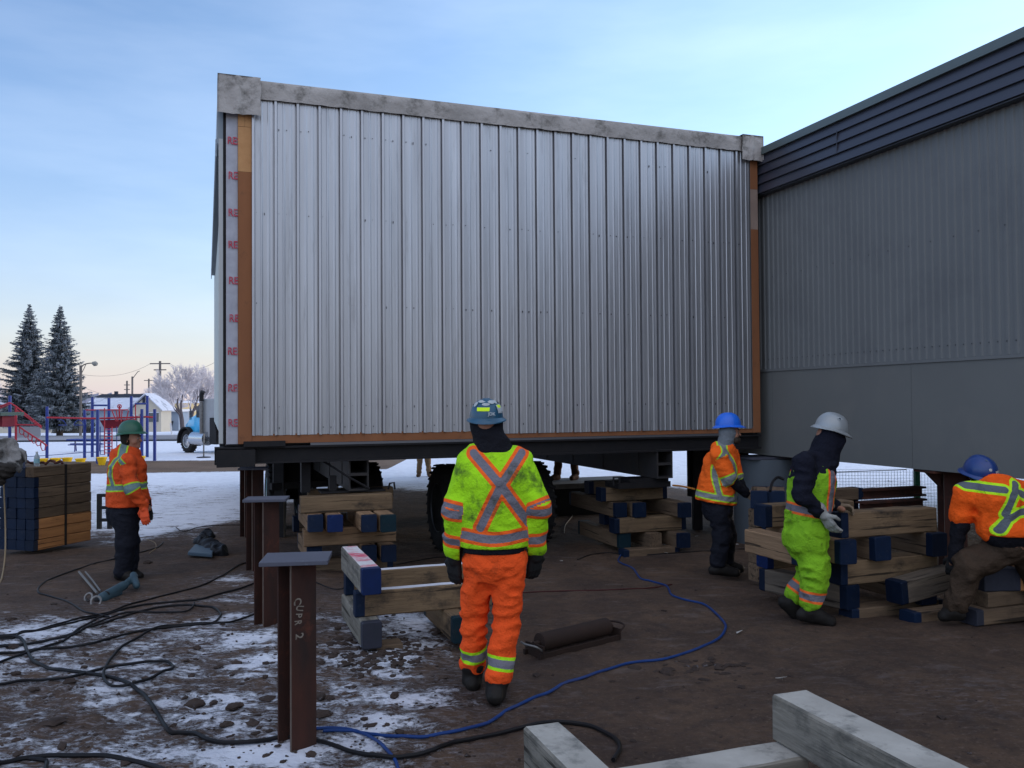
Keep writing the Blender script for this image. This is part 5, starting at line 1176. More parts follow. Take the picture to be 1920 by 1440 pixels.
# ---------------------------------------------------------------- two more, seen from the waist down beyond the building
def far_person(label, px, py, d0, zf, m_tr, m_b, spread, face):
    k_ = FPX / d0; q = P(px, py, d0); x, y, z = q.x, q.y, zf
    A = lambda a, b_, c_: V((x + a, y + b_, z + c_)); sp = spread
    J = dict(head=A(0, 0, 1.64), neck=A(0, 0, 1.5), chest=A(0, 0, 1.3), pelvis=A(0, 0, .95), shL=A(-.18, 0, 1.42), shR=A(.18, 0, 1.42), elL=A(-.24, .0, 1.15), elR=A(.24, .0, 1.15), wrL=A(-.12, -.16, 1.0), wrR=A(.12, -.16, 1.0),
             hipL=A(-.09, 0, .9), hipR=A(.09, 0, .9), knL=A(-.10 - sp * .4, -.03, .48), knR=A(.10 + sp * .4, -.03, .48), anL=A(-.11 - sp, 0, .08), anR=A(.11 + sp, 0, .08), toeL=A(-.13 - sp - .1 * face, -.15, .045), toeR=A(.13 + sp - .1 * face, -.15, .045))
    t_ = person(label, J, (x, y, zf)); body_mesh(t_, J, f=(0, -1, 0))
    pr = [(J['pelvis'] + V((0, 0, .04)), J['pelvis'] + V((0, 0, -.05)), .15, .15, (V((0, 1., 0)), 1.3))]
    for S in 'LR': pr += [(J['hip' + S], J['kn' + S], .10, .08), (J['kn' + S], J['an' + S] + V((0, 0, .05)), .08, .07)]
    soft('trousers', pr, m_tr, t_, h=.016, fold=.008)
    pr = [(J['pelvis'] + V((0, 0, .1)), J['chest'], .17, .19, (V((0, 1., 0)), 1.3)), (J['chest'], J['neck'] + V((0, 0, -.05)), .17, .1)]
    for S in 'LR': pr += [(J['sh' + S], J['el' + S], .075, .07), (J['el' + S], J['wr' + S], .066, .05)]
    soft('jacket', pr, S_dark, t_, h=.018, fold=.008)
    boots(t_, J, m_=m_b, tall=.05)
    hand(t_, J['wrL'], (.6, -.4, -.3), (0, -.5, -1), S_gb, curl=.7, side=1, s=1.1); hand(t_, J['wrR'], (-.6, -.4, -.3), (0, -.5, -1), S_gb, curl=.7, side=-1, s=1.1)
    helmet(t_, A(0, 0, 1.7), (0, 0, 1), (0, -1, 0), H_blue)
far_person('person in tan trousers standing far off on the snow beyond the left wheels', 795, 893, 24.2, gz(-2.5, 24.2), S_beige, mm('tan_boot', (.12, .07, .04), rough=.8), .03, 0)
zf = 1.8 - (898 - 750) * 16.0 / 1600
far_person('person whose brown trouser legs show below the right lifting beam', 1062, 898, 16.0, zf, cloth('rust_trousers', (.12, .065, .04), damt=.4), mm('brown_boot', (.07, .035, .022), rough=.8), .06, 1)
p = P(1100, 908, 15.9); t_ = thing('plank_platform', 'low dark platform of flat planks behind the right beam stack', 'platform', (p.x, p.y, gz(p.x, p.y)))
b_ = MB(Matrix.Translation((p.x, p.y, 0)) @ Matrix.Rotation(ANG, 4, 'Z')); b_.box(-1.1, 1.0, -.5, .6, zf - .09, zf - .001); b_.build('deck', mm('frost_board', (.26, .25, .24), (.1, .09, .08), scale=4, stretch=(.3, 3, 1), rough=.9), t_)
b_ = MB(Matrix.Translation((p.x, p.y, 0)) @ Matrix.Rotation(ANG, 4, 'Z')); b_.box(-1.05, .95, -.45, .55, -.3, zf - .091); b_.build('base', m_black, t_)
# ================================================================ tools and litter on the ground
# blue grey saw by the green hatted worker
m_tool = mm('tool_blue_grey', (.045, .08, .10), (.03, .055, .07), scale=10, rough=.5, dirt=(.03, .03, .03), dscale=12, dthr=.56)
m_met = mm('scuffed_metal', (.22, .21, .20), (.10, .095, .09), scale=14, rough=.45, metal=.6)
g = G(213, 1108); t_ = thing('band_saw', 'blue grey portable band saw lying on the dirt behind the green hatted worker\'s feet', 'power tool', tuple(g))
QS = lambda px, py, h_: tuple(Vector((*PZ(px, py, g.z + h_).xy, g.z + h_)))
soft('saw_body', [(QS(192, 1120, .06), QS(232, 1098, .09), .045, .045), (QS(232, 1098, .09), QS(252, 1082, .10), .032, .036), (QS(250, 1078, .12), QS(256, 1098, .07), .034, .034), (QS(196, 1124, .04), QS(224, 1112, .04), .028, .026)], m_tool, t_, h=.009, k_=.015)
soft('motor', [(QS(186, 1124, .04), QS(198, 1116, .07), .045, .04)], m_black, t_, h=.01, k_=.01)
b_ = MB(); b_.tube([QS(148, 1072, .02), QS(165, 1092, .035), QS(182, 1112, .05)], .011, 8); b_.build('guide_rod', m_met, t_, smooth=True)
b_ = MB(); b_.tube([QS(160, 1072, .02), QS(175, 1090, .035), QS(188, 1108, .05)], .008, 8); b_.build('guide_rod', m_met, t_, smooth=True)
for (px, py, r_) in ((166, 1120, .035), (180, 1128, .045)):
    b_ = MB(); c_ = Vector(QS(px, py, .05)); n_ = 20
    b_.tube([c_ + Vector((math.cos(a) * r_, 0.02 * math.sin(a), math.sin(a) * r_)) for a in np.linspace(0, 2 * math.pi, n_)], .010, 6); b_.build('blade_wheel', m_met, t_, smooth=True)
hose([(184, 1098), (176, 1110), (166, 1128), (158, 1120)], .007, m_hose, 'short black lead of the blue grey saw', cat='cord', name='cord')
# slab and sheet left of the piles
g = G(384, 1048); t_ = thing('steel_tray', 'flat slate blue steel tray lying beside a crumpled black sheet', 'tray', tuple(g))
b_ = MB(); q = [G(352, 1046), G(398, 1050), G(402, 1036), G(366, 1030)]
b_.add([v_ + Vector((0, 0, .03)) for v_ in q] + [v_ + Vector((0, 0, .075)) for v_ in q], [(0, 1, 2, 3), (7, 6, 5, 4), (0, 4, 5, 1), (1, 5, 6, 2), (2, 6, 7, 3), (3, 7, 4, 0)]); b_.build('tray_body', mm('slate_tray', (.05, .075, .10), rough=.5), t_, bevel=.01)
g = G(400, 1030); soft_t = soft('tarp', [(V(G(385, 1028)) + V((0, 0, .02)), V(G(412, 1040)) + V((0, 0, .02)), .12, .10), (V(G(372, 1018)), V(G(392, 1006)), .06, .10)], mm('black_tarp', (.012, .013, .016), rough=.6, bump=.01, bscale=12), None, h=.018, k_=.05, fold=.03, fscale=(9, 9, 9), loc=tuple(g))
tag(soft_t, 'crumpled black sheet in a heap beside the slate blue tray', 'sheet')
# roller jack on the dirt
A_ = Vector(G(1003, 1232)); B_ = Vector(G(1146, 1196)); t_ = thing('roller_dolly', 'rusty steel roller in a low frame lying right of the walking worker', 'roller', tuple((A_ + B_) / 2))
d_ = (B_ - A_).normalized(); s_ = Vector((-d_.y, d_.x, 0)); up_ = Vector((0, 0, 1)); m_dr = mm('dark_rust', (.035, .020, .015), (.020, .014, .012), scale=8, rough=.7, dirt=(.07, .03, .02), dscale=8, dthr=.57)
LL = (B_ - A_).length
b_ = MB(); c0_ = A_ + up_ * .095; b_.tube([c0_ + d_ * .04, c0_ + d_ * .045, c0_ + d_ * (LL - .05), c0_ + d_ * (LL - .045)], [.045, .066, .066, .045], 24); b_.build('roller_drum', m_dr, t_, smooth=True)
b_ = MB(); b_.tube([c0_ - d_ * .015, c0_ + d_ * (LL + .005)], .017, 12); b_.build('axle', m_dr, t_, smooth=True)
for sg in (-1, 1):
    b_ = MB(); b_.bar(A_ + s_ * sg * .085 + up_ * .02 - d_ * .03, B_ + s_ * sg * .085 + up_ * .02, .022, .045); b_.build('side_rail', m_dr, t_)
b_ = MB(); b_.bar(A_ - s_ * .10 + up_ * .05, A_ + s_ * .10 + up_ * .05, .012, .09); b_.build('end_plate', m_dr, t_)
b_ = MB(); b_.bar(B_ - s_ * .10 + up_ * .05, B_ + s_ * .10 + up_ * .05, .012, .08); b_.build('end_plate', m_dr, t_)
for E0, sg in ((A_, -1), (B_, 1)):
    b_ = MB(); b_.tube(catmull([E0 - s_ * .085 + up_ * .06, E0 - s_ * .08 + d_ * sg * .06 + up_ * .10, E0 + s_ * .0 + d_ * sg * .085 + up_ * .105, E0 + s_ * .08 + d_ * sg * .06 + up_ * .10, E0 + s_ * .085 + up_ * .06], 5), .008, 8); b_.build('carry_handle', m_met if sg < 0 else m_dr, t_, smooth=True)
# dirt clods and frozen lumps
m_clod = mat('frozen_dirt', (.060, .042, .034), (.030, .022, .019), scale=8, rough=.95, bump=.01, bscale=30, dirt=(.5, .5, .55), dscale=5, dthr=.62, damt=.6, per_obj=False)
def lump(b_, c_, r_, seed):
    bm = bmesh.new(); bmesh.ops.create_icosphere(bm, subdivisions=1 if r_ < .035 else 2, radius=1)
    rr = random.Random(seed); sx_, sy_, sz_ = rr.uniform(.7, 1.5), rr.uniform(.7, 1.3), rr.uniform(.22, .6); a = rr.uniform(0, 6)
    vs = []
    for v_ in bm.verts:
        k_ = 1 + .75 * mnoise.noise(v_.co * 2.1 + Vector((seed * 3.1, 0, 0))); x, y, z = v_.co.x * sx_ * k_, v_.co.y * sy_ * k_, v_.co.z * sz_ * k_
        vs.append(Vector((c_[0] + r_ * (x * math.cos(a) - y * math.sin(a)), c_[1] + r_ * (x * math.sin(a) + y * math.cos(a)), c_[2] + r_ * z)))
    b_.add(vs, [[v_.index for v_ in f_.verts] for f_ in bm.faces]); bm.free()
b_ = MB(); rr = random.Random(3); cnt = 0
while cnt < 1500:
    px = rr.uniform(0, 1900); py = rr.uniform(1010, 1440)
    left = px < 900
    if not left and rr.random() > .30: continue
    if left and py < 1120 and rr.random() > .3: continue
    q = G(px, py); r_ = min(.045, .0055 / (rr.random() ** .62 + .10)) * (1 if left else .6); lump(b_, (q.x, q.y, q.z + r_ * .15), r_, cnt); cnt += 1
tag(b_.build('dirt_clods', m_clod, None, smooth=False, loc=(0, 6, 0)), 'loose frozen dirt clods scattered over the yard', 'clods', kind='stuff')
b_ = MB(); rr = random.Random(5)
for i in range(330):
    q = G(rr.gauss(700, 55), rr.gauss(1222, 20)); r_ = rr.uniform(.008, .034); lump(b_, (q.x, q.y, q.z + r_ * .0), r_, i + 900)
for i in range(60):
    q = G(rr.gauss(1330, 60), rr.gauss(1255, 16)); r_ = rr.uniform(.01, .04); lump(b_, (q.x, q.y, q.z + r_ * .0), r_, i + 1900)
tag(b_.build('churned_dirt', m_clod, None, loc=(0, 6, 0)), 'churned dirt lumps round the small near timber stack', 'dirt', kind='stuff')
SP = [(385, 1162, .05, 'dark stone beside the long narrow hose loop'), (350, 1240, .045, 'rounded stone right of the oval hose loop'), (410, 1252, .05, 'flat dark stone left of the nearest pile'), (440, 1328, .085, 'large pitted frozen lump left of the nearest pile'), (365, 1325, .08, 'broad mottled lump near the kinked thick hose'),
      (425, 1360, .055, 'frozen lump just above the thick hose bend'), (600, 1308, .06, 'dark stone just right of the nearest pile'), (325, 1362, .04, 'stone where the thick hose kinks'), (620, 1312, .05, 'grey stone right beside a darker one near the nearest pile'), (505, 1372, .045, 'stone at the foot of the nearest pile'),
      (740, 1305, .05, 'dark lump in the snow patch left of the walking worker'), (820, 1250, .03, 'small dark clod by the walking worker\'s left boot')]
for i, (px, py, r_, lab) in enumerate(SP):
    r_ *= .72; q = G(px, py); b_ = MB(); lump(b_, (q.x, q.y, q.z + r_ * .2), r_, 40 + i); o = b_.build('stone', m_clod, None, loc=(q.x, q.y, q.z)); md = o.modifiers.new('s', 'SUBSURF'); md.levels = md.render_levels = 2
    tx = bpy.data.textures.new('rough', 'CLOUDS'); tx.noise_scale = .03; dp = o.modifiers.new('d', 'DISPLACE'); dp.texture = tx; dp.strength = .018; tag(o, lab, 'stone', 'stones on the snowy dirt')
m_scrap = mm('pale_scrap', (.5, .48, .45), (.3, .28, .26), scale=20, rough=.8)
for i, (px, py, r_, lab) in enumerate([(1052, 1054, .035, 'pale scrap on the dirt right of the walking worker\'s hand'), (1180, 1041, .05, 'pale flat scrap by the dark cord'), (1250, 1039, .03, 'small pale scrap at the end of the dark cord'), (848, 1236, .02, 'tiny white scrap left of the walking worker\'s boots'),
                                       (1386, 1189, .04, 'pale crumpled scrap right of the blue hose bend'), (1466, 1280, .045, 'white crumpled scrap behind the highest foreground timber'), (1305, 1008, .05, 'pale splinter left of the blue hatted worker'), (1385, 1022, .04, 'pale splinter right of the blue hatted worker\'s feet')]):
    q = G(px, py); b_ = MB(); rr = random.Random(i); K5 = [(q + Vector((rr.uniform(-1, 1) * r_, rr.uniform(-1, 1) * r_, .008 + rr.random() * r_ * .5))) for _ in range(5)]
    b_.add(K5 + [k_ + Vector((0, 0, .003)) for k_ in K5], [(0, 1, 2), (0, 2, 3), (0, 3, 4), (5, 7, 6), (5, 8, 7), (5, 9, 8), (0, 5, 6, 1), (1, 6, 7, 2)]); tag(b_.build('scrap', m_scrap, None, loc=tuple(q)), lab, 'scrap', 'pale scraps on the dirt')
# on and beside the strapped bundle
tz = zb_ + rows * hh
q = P(8, 846, 10.7); o = soft('concrete_lump', [(V((q.x - .12, q.y + .1, tz + .12)), V((q.x + .08, q.y + .05, tz + .12)), .17, .14), (V((q.x - .02, q.y, tz + .24)), V((q.x + .0, q.y + .05, tz + .26)), .12, .1)], mm('pitted_concrete', (.27, .26, .25), (.17, .16, .155), scale=6, rough=.9, dirt=(.04, .035, .03), dscale=9, dthr=.58, damt=.85, bump=.03, bscale=14), None, h=.012, k_=.03, fold=.055, fscale=(7, 7, 7), loc=(q.x, q.y, tz))
tag(o, 'pale pitted concrete lump on top of the strapped bundle at the left edge', 'lump')
q = P(6, 885, 10.45); o = soft('canvas_bag', [(V((q.x - .18, q.y, q.z)), V((q.x + .05, q.y, q.z + .02)), .10, .09), (V((q.x - .15, q.y, q.z - .12)), V((q.x - .02, q.y, q.z - .10)), .07, .05)], mm('dark_canvas', (.020, .017, .015), (.035, .03, .026), scale=9, rough=.9), None, h=.016, k_=.04, fold=.02, loc=tuple(q))
tag(o, 'dark canvas bag slumped over the left corner of the strapped bundle', 'bag')
def on_top(px, py, d): q = P(px, py, d); return (q.x, q.y, tz)
x, y, z = on_top(38, 870, 11.0); t_ = thing('plastic_jug', 'bluish grey plastic jug beside the concrete lump on the bundle', 'jug', (x, y, z))
b_ = MB(); b_.lathe([(0, 0), (.055, 0), (.058, .02), (.056, .10), (.045, .13), (.018, .15), (.018, .165), (0, .165)], 16, (x, y, z)); b_.build('jug_body', mm('jug_plastic', (.12, .14, .22), rough=.35), t_, smooth=True)
b_ = MB(); b_.lathe([(0, .162), (.022, .162), (.022, .185), (0, .185)], 12, (x, y, z)); b_.build('cap', mm('jug_cap', (.03, .04, .10), rough=.4), t_, smooth=True)
x, y, z = on_top(69, 868, 11.3); t_ = thing('water_bottle', 'clear water bottle with a pale blue label standing on the bundle', 'bottle', (x, y, z))
b_ = MB(); b_.lathe([(0, 0), (.033, 0), (.035, .01), (.034, .12), (.026, .145), (.013, .165), (.013, .18), (0, .18)], 16, (x, y, z)); b_.build('bottle_body', mm('clear_plastic', (.55, .62, .66), rough=.15, transm=.5), t_, smooth=True)
b_ = MB(); b_.lathe([(.0352, .045), (.0362, .046), (.0362, .10), (.0352, .101)], 16, (x, y, z)); b_.build('label', mm('bottle_label', (.25, .45, .50), rough=.5), t_, smooth=True)
b_ = MB(); b_.lathe([(0, .178), (.015, .178), (.015, .195), (0, .195)], 12, (x, y, z)); b_.build('cap', mm('white_cap', (.6, .6, .62), rough=.4), t_, smooth=True)
b_ = MB(); rr = random.Random(9); x, y, z = on_top(84, 868, 11.5)
pts = [(x - .25, y, z + .02)] + [(x - .25 + i * .035, y + rr.uniform(-.05, .05), z + .015 + rr.uniform(0, .05)) for i in range(15)]
b_.tube(catmull(pts, 4), .017, 6); tag(b_.build('chain', mm('chain_rust', (.10, .035, .025), (.04, .02, .018), scale=30, rough=.8, bump=.01, bscale=60), None, smooth=True, loc=(x, y, z)), 'rusty chain heaped along the top of the strapped bundle', 'chain')
# dark steel rack behind the green hatted worker
g = G(196, 992); t_ = thing('steel_rack', 'dark steel rack standing between the strapped bundle and the green hatted worker', 'rack', tuple(g))
for dx in (-.10, .07):
    b_ = MB(); b_.box(g.x + dx - .03, g.x + dx + .03, g.y, g.y + .06, g.z, g.z + .56); b_.build('post', m_black, t_)
for dz in (.12, .32, .52):
    b_ = MB(); b_.box(g.x - .13, g.x + .04, g.y - .001, g.y + .05, g.z + dz, g.z + dz + .05); b_.build('rung', m_black, t_)

# ================================================================ wheels and dollies under the building
m_tyre = mm('tyre_rubber', (.012, .012, .013), (.022, .02, .019), scale=10, rough=.85, bump=.004, bscale=30)
m_hub = mm('hub_dark', (.04, .04, .045), rough=.5, metal=.4)
def wheel(parent, c, r_, w_, M3, m_rim, name='wheel', treads=28):
    """c = centre; M3's z axis is the axle"""
    b_ = MB(); M4 = M3.to_4x4()
    prof = [(r_ * .56, -w_ * .42), (r_ * .62, -w_ * .5), (r_ * .88, -w_ * .5), (r_ * .97, -w_ * .40), (r_, -w_ * .18), (r_, w_ * .18), (r_ * .97, w_ * .40), (r_ * .88, w_ * .5), (r_ * .62, w_ * .5), (r_ * .56, w_ * .42), (r_ * .56, -w_ * .42)]
    b_.lathe(prof, 36, c, M=M3)
    for i in range(treads):
        a = 2 * math.pi * i / treads
        for s2 in (-1, 1):
            q0 = M3 @ Vector((math.cos(a) * r_ * 1.004, math.sin(a) * r_ * 1.004, s2 * w_ * .46)); q1 = M3 @ Vector((math.cos(a + .09) * r_ * 1.01, math.sin(a + .09) * r_ * 1.01, s2 * w_ * .06))
            b_.bar(Vector(c) + q0, Vector(c) + q1, .04 * r_ / .5, .018, up=M3 @ Vector((math.cos(a), math.sin(a), 0)))
    t0 = b_.build(name, m_tyre, parent, smooth=True)
    b_ = MB(); b_.lathe([(0, w_ * .2), (r_ * .2, w_ * .22), (r_ * .22, w_ * .05), (r_ * .5, -.02), (r_ * .55, w_ * .46), (r_ * .58, w_ * .47), (r_ * .58, -w_ * .47), (r_ * .5, -w_ * .3), (0, -w_ * .3)], 24, c, M=M3)
    b_.build('rim', m_rim, t0, smooth=True)
    return t0
AXU = Matrix((Vector((0, 0, 1)), Vector((-U.y, U.x, 0)), Vector((U.x, U.y, 0)))).transposed()      # axle along the end wall
def axle_unit(label, u, v, wheels, r_=.46, zc=None, rim=m_hub, w_=.28):
    q = fuv(u, v); z0 = gz(q.x, q.y); t_ = thing('wheel_dolly', label, 'wheel dolly', (q.x, q.y, z0), 'wheel dollies under the silver building')
    b_ = MB(FR @ Matrix.Translation((u, v, 0))); b_.box(min(wheels), max(wheels), -.07, .07, z0 + r_ - .07, z0 + r_ + .07); b_.box(max(wheels) * .5 - .07, max(wheels) * .5 + .07, -.2, .2, z0 + r_ + .071, z0 + r_ + .2); b_.build('axle_beam', m_black, t_)
    for x in wheels:
        c_ = fuv(u + x, v); wheel(t_, Vector((c_.x, c_.y, z0 + r_)), r_, w_, AXU, rim)
# left dolly: the tyre right of the box beam, the pale rimmed one at the left
q = FR.inverted() @ P(694, 888, 12.4); axle_unit('wheel dolly whose big tyre shows right of the left box beam', q.x - .02, q.y, (-.02,), r_=.56, w_=.30)
q = FR.inverted() @ P(522, 890, 14.0); axle_unit('wheel dolly with a teal and silver hub at the left under the building', q.x, q.y, (-.05, .42), r_=.52, rim=mm('teal_hub', (.05, .30, .34), (.4, .42, .42), scale=14, rough=.4))
q = FR.inverted() @ P(836, 905, 11.6); axle_unit('wheel dolly with black tyres behind the walking worker\'s left arm', q.x, q.y, (0.0, .36, .9, 1.26), r_=.57)
q = FR.inverted() @ P(1178, 930, 15.5); 
# jack stand and plate between the left beam and its stack
u, v = beams[0]; t_ = thing('jack_plate', 'black steel plate and short jack between the left box beam and its timber stack', 'jack', tuple(FR @ Vector((u, v, .755))))
b_ = MB(FR @ Matrix.Translation((u, v, 0))); b_.box(-.42, .32, .05, .35, .757, .777); b_.box(-.62, -.52, .25, .4, .757, 1.1); b_.box(-.32, -.24, .1, .2, .779, .95); b_.build('plate', m_black, t_)
b_ = MB(); pp = [FR @ Vector((u - .40, v + .02, 1.13)), FR @ Vector((u - .1, v - .02, .93)), FR @ Vector((u + .12, v - .02, .80))]; b_.tube(pp, .014, 6); b_.build('jack_arm', m_black, t_)
b_ = MB(); c_ = FR @ Vector((u + .40, v + .1, .80)); b_.tube([c_ + Vector((-.04, 0, -.03)), c_ + Vector((-.02, 0, .04)), c_ + Vector((.03, 0, .05)), c_ + Vector((.04, 0, -.03))], .012, 6); b_.build('shackle', m_black, t_)
u, v = beams[1]; t_ = thing('jack_plate', 'black steel plate between the right box beam and its timber stack', 'jack', tuple(FR @ Vector((u, v, .66))))
b_ = MB(FR @ Matrix.Translation((u, v, 0))); b_.box(-.62, .14, .1, .5, .657, .73); b_.box(-.45, .12, .12, .45, .731, .779); b_.build('plate', m_black, t_)
b_ = MB(); c_ = FR @ Vector((u - .66, v + .1, .78)); b_.tube([c_ + Vector((-.03, 0, -.07)), c_ + Vector((-.03, 0, .03)), c_ + Vector((.05, 0, .03)), c_ + Vector((.05, 0, -.05))], .014, 6); b_.build('shackle', m_black, t_)
u, v = FR.inverted() @ P(560, 905, 12.8) @ Vector((1, 0, 0)) if False else (0, 0)

# ================================================================ playground
m_pb = mm('play_blue', (.006, .030, .22), (.005, .022, .16), scale=3, rough=.4); m_pr = mm('play_red', (.38, .035, .05), rough=.45); m_dkred = mm('play_dark_red', (.16, .012, .025), rough=.5)
m_yel = mm('play_yellow', (.80, .50, .02), rough=.45)
bg_ = G(246, 858); t_ = thing('climbing_frame', 'blue and red climbing frame with ladders and a dark red slide bay', 'playground', tuple(bg_))
def GP(px, py): return G(px, py)
def post(px, y0, y1, r_=.06, m_=m_pb, par_=None, name='post'):
    q = G(px, y1); zt_ = CAM_Z + (752 - .007 * (px - 960) - y0) / FPX * q.y
    b_ = MB(); b_.tube([(q.x, q.y, q.z), (q.x, q.y, zt_)], r_, 10); return b_.build(name, m_, par_ or t_, smooth=True), Vector((q.x, q.y, zt_))
PO = {}
for i, (px, y0, y1) in enumerate([(88, 762, 861), (158.5, 769, 861), (173, 745, 857), (183, 768, 869), (204, 746, 856), (246, 743, 856), (266, 767, 862), (276, 742, 857), (290, 767, 864)]): PO[px] = post(px, y0, y1)[1]
def X3(px, py, d): return P(px, py, d)
D_ = PO[88].y
def rb(pts, d, r_=.03, m_=m_pr, name='rail'):
    b_ = MB(); b_.tube([P(x, y, d) for x, y in pts], r_, 8); return b_.build(name, m_, t_, smooth=True)
rb([(88, 783), (98, 783), (160, 784.5), (183, 784.5), (240, 783), (275, 781.5), (292, 783)], 33.2, .035, name='overhead_rail')
rb([(174, 760), (202, 760)], 33.0, .035, m_pb); rb([(254, 757), (275, 757)], 33.0, .035, m_pb); rb([(160, 769), (183, 768.5), (240, 768.5)], 34.5, .025, m_pr)
rb([(108, 787), (116, 787), (120, 790), (125, 797), (110, 797)], 33.2, .02, m_pb, 'swing_bar'); rb([(138, 797), (142, 790), (148, 787), (154, 790), (157, 797), (139, 797)], 33.2, .02, m_pb, 'swing_bar')
for x in (196, 210): rb([(x, 765 if x == 196 else 800), (x, 853)], 33.0, .022, m_pr, 'ladder_side')
for i in range(8): rb([(196, 806 + i * 6.2), (210, 806 + i * 6.2)], 33.0, .016, m_pr, 'ladder_rung')
for x in (188, 219): rb([(x, 800), (x, 852)], 33.2, .018, m_pb, 'ladder_side')
for i in range(7): rb([(188, 810 + i * 7), (196, 810 + i * 7)], 33.2, .014, m_pb, 'ladder_rung')
rb([(224, 760), (224, 783)], 33.0, .035, m_pr, 'steering_post'); rb([(224 + 3.6 * math.cos(a), 762 + 3.6 * math.sin(a)) for a in np.linspace(0, 6.28, 16)], 33.0, .018, m_pr, 'steering_wheel')
for x, x2 in ((210, 218), (218, 221), (229, 227), (241, 236)): rb([(x, 770), (x2, 790)], 33.0, .022, m_pr)
for x in (254,): rb([(x, 757), (x, 790)], 33.1, .022, m_pr)
b_ = MB(); pts = [P(187, 788, 33.3), P(232, 786, 33.3), P(228, 802, 33.3), P(196, 804, 33.3)]
b_.add(pts + [p_ + Vector((0, 1.1, 0)) for p_ in pts], [(0, 1, 2, 3), (7, 6, 5, 4), (0, 4, 5, 1), (1, 5, 6, 2), (2, 6, 7, 3), (3, 7, 4, 0)]); b_.build('slide_bay', m_dkred, t_)
rb([(256, 857), (256, 858)], 33, .02)
# second unit at the far left: stair rails
bg_ = G(18, 862); t_ = thing('play_stairs', 'red railed play stairs with hanging loops at the left edge', 'playground', tuple(bg_))
post(18, 742, 862); post(29.5, 762, 862, .045, m_pr)
rb([(-10, 765), (0, 762), (18, 755), (30, 762), (78, 800)], 33.5, .03, m_pr, 'handrail'); rb([(-10, 770), (18, 758)], 33.4, .02, m_pr, 'handrail')
rb([(30, 768), (50, 782), (78, 803)], 33.3, .022, m_pr, 'handrail'); rb([(36, 800), (44, 806), (78, 828), (88, 836)], 32.6, .032, m_pr, 'handrail'); rb([(-10, 796), (18, 796), (70, 797)], 33.6, .03, m_pr, 'rail')
for x, y in ((37, 802), (45, 807), (53, 813), (60, 818), (68, 823), (77, 829)):
    rb([(x, y), (x - .6, y + 9), (x + 2.5, y + 13 + (3 if x > 70 else 0)), (x + 7, y + 12 + (3 if x > 70 else 0)), (x + 8.5, y + 5)], 32.6, .018, m_pr, 'hanging_loop')
b_ = MB(); b_.bar(P(-8, 776, 32.2), P(24, 776, 32.2), 1.5, .12); b_.build('roof', mm('play_roof', (.05, .08, .07), rough=.5), t_)
b_ = MB(); b_.bar(P(-8, 790, 32.4), P(16, 790, 32.4), .8, .40); b_.build('panel', m_dkred, t_)
b_ = MB(); b_.bar(P(30, 810, 34.2), P(76, 810, 34.2), .05, .42); b_.build('mesh_panel', mm('grey_mesh', (.30, .31, .33), rough=.6), t_)
# picnic table
g = G(163, 848); t_ = thing('picnic_table', 'blue metal picnic table on the snow behind the climbing frame', 'table', tuple(g)); d_ = g.y
for (x0_, x1_, y_, dep, nm_) in ((132, 195, 824, .75, 'tabletop'), (130, 194, 834, .28, 'bench'), (134, 190, 832, .28, 'bench')):
    b_ = MB(); a_ = P(x0_, y_, d_ + (0 if nm_ == 'tabletop' or y_ == 834 else .9)); c_ = P(x1_, y_, d_ + (0 if nm_ == 'tabletop' or y_ == 834 else .9)); b_.bar(a_, c_, dep, .05 if nm_ == 'tabletop' else .04); b_.build(nm_, m_pb, t_)
for x in (141, 185):
    b_ = MB(); b_.tube([P(x, 826, d_ + .1), P(x - 1, 847, d_ + .0)], .03, 8); b_.build('leg', m_pb, t_); b_ = MB(); b_.tube([P(x, 826, d_ + .1), P(x + 2, 845, d_ + .7)], .03, 8); b_.build('leg', m_pb, t_)
# yellow tubs along the sand pit
for i, (px, py, lab) in enumerate([(80, 873, 'leftmost yellow tub, behind the water bottle'), (104, 872, 'second yellow tub from the left'), (126, 871, 'third yellow tub from the left, above the strap'), (151, 873, 'fourth yellow tub, right end of the bundle'), (191, 870, 'yellow tub just left of the green hatted worker\'s hood'), (263, 868, 'yellow tub just right of the green hatted worker')]):
    q = G(px, py + 2); b_ = MB(); b_.lathe([(0, .02), (.10, .02), (.105, 0), (.17, .24), (.19, .25), (.19, .28), (.165, .28), (.10, .04), (0, .04)], 20, tuple(q), sx=.95); o = b_.build('yellow_tub', m_yel, None, smooth=True, loc=tuple(q)); tag(o, lab, 'tub', 'yellow tubs along the sand pit')
# low rope line over the snow
b_ = MB(); b_.tube([P(40, 857, 31), P(100, 853, 31.5), P(150, 849, 32), P(182, 848, 33)], .012, 5); tag(b_.build('cord', m_pb, None, loc=P(40, 857, 31)), 'thin blue line stretched low over the snow before the playground', 'cord')

# ================================================================ truck
g = G(349, 849); HD = Vector((-.77, .638, 0)).normalized(); SDv = Vector((-HD.y, HD.x, 0))     # heading, and the side that faces us
t_ = thing('semi_truck', 'bright blue truck tractor with black fenders parked beyond the silver building', 'truck', tuple(g))
m_tb = mm('truck_blue', (.05, .42, .72), (.04, .36, .64), scale=2, rough=.25); m_chr = mm('chrome_dull', (.5, .52, .55), rough=.2, metal=.9); m_tg = mm('sleeper_grey', (.33, .34, .35), (.27, .28, .29), scale=2, rough=.5); m_glass = mm('truck_glass', (.03, .04, .05), rough=.08)
org = Vector((g.x, g.y, g.z)) + Vector((0, 0, 0)); TF = Matrix((HD, SDv, Vector((0, 0, 1)))).transposed().to_4x4(); TF.translation = org   # x forward, y toward us, z up; origin under the near front wheel
ax3 = Matrix((Vector((0, 0, 1)), HD, SDv)).transposed()
def tb(): return MB(TF)
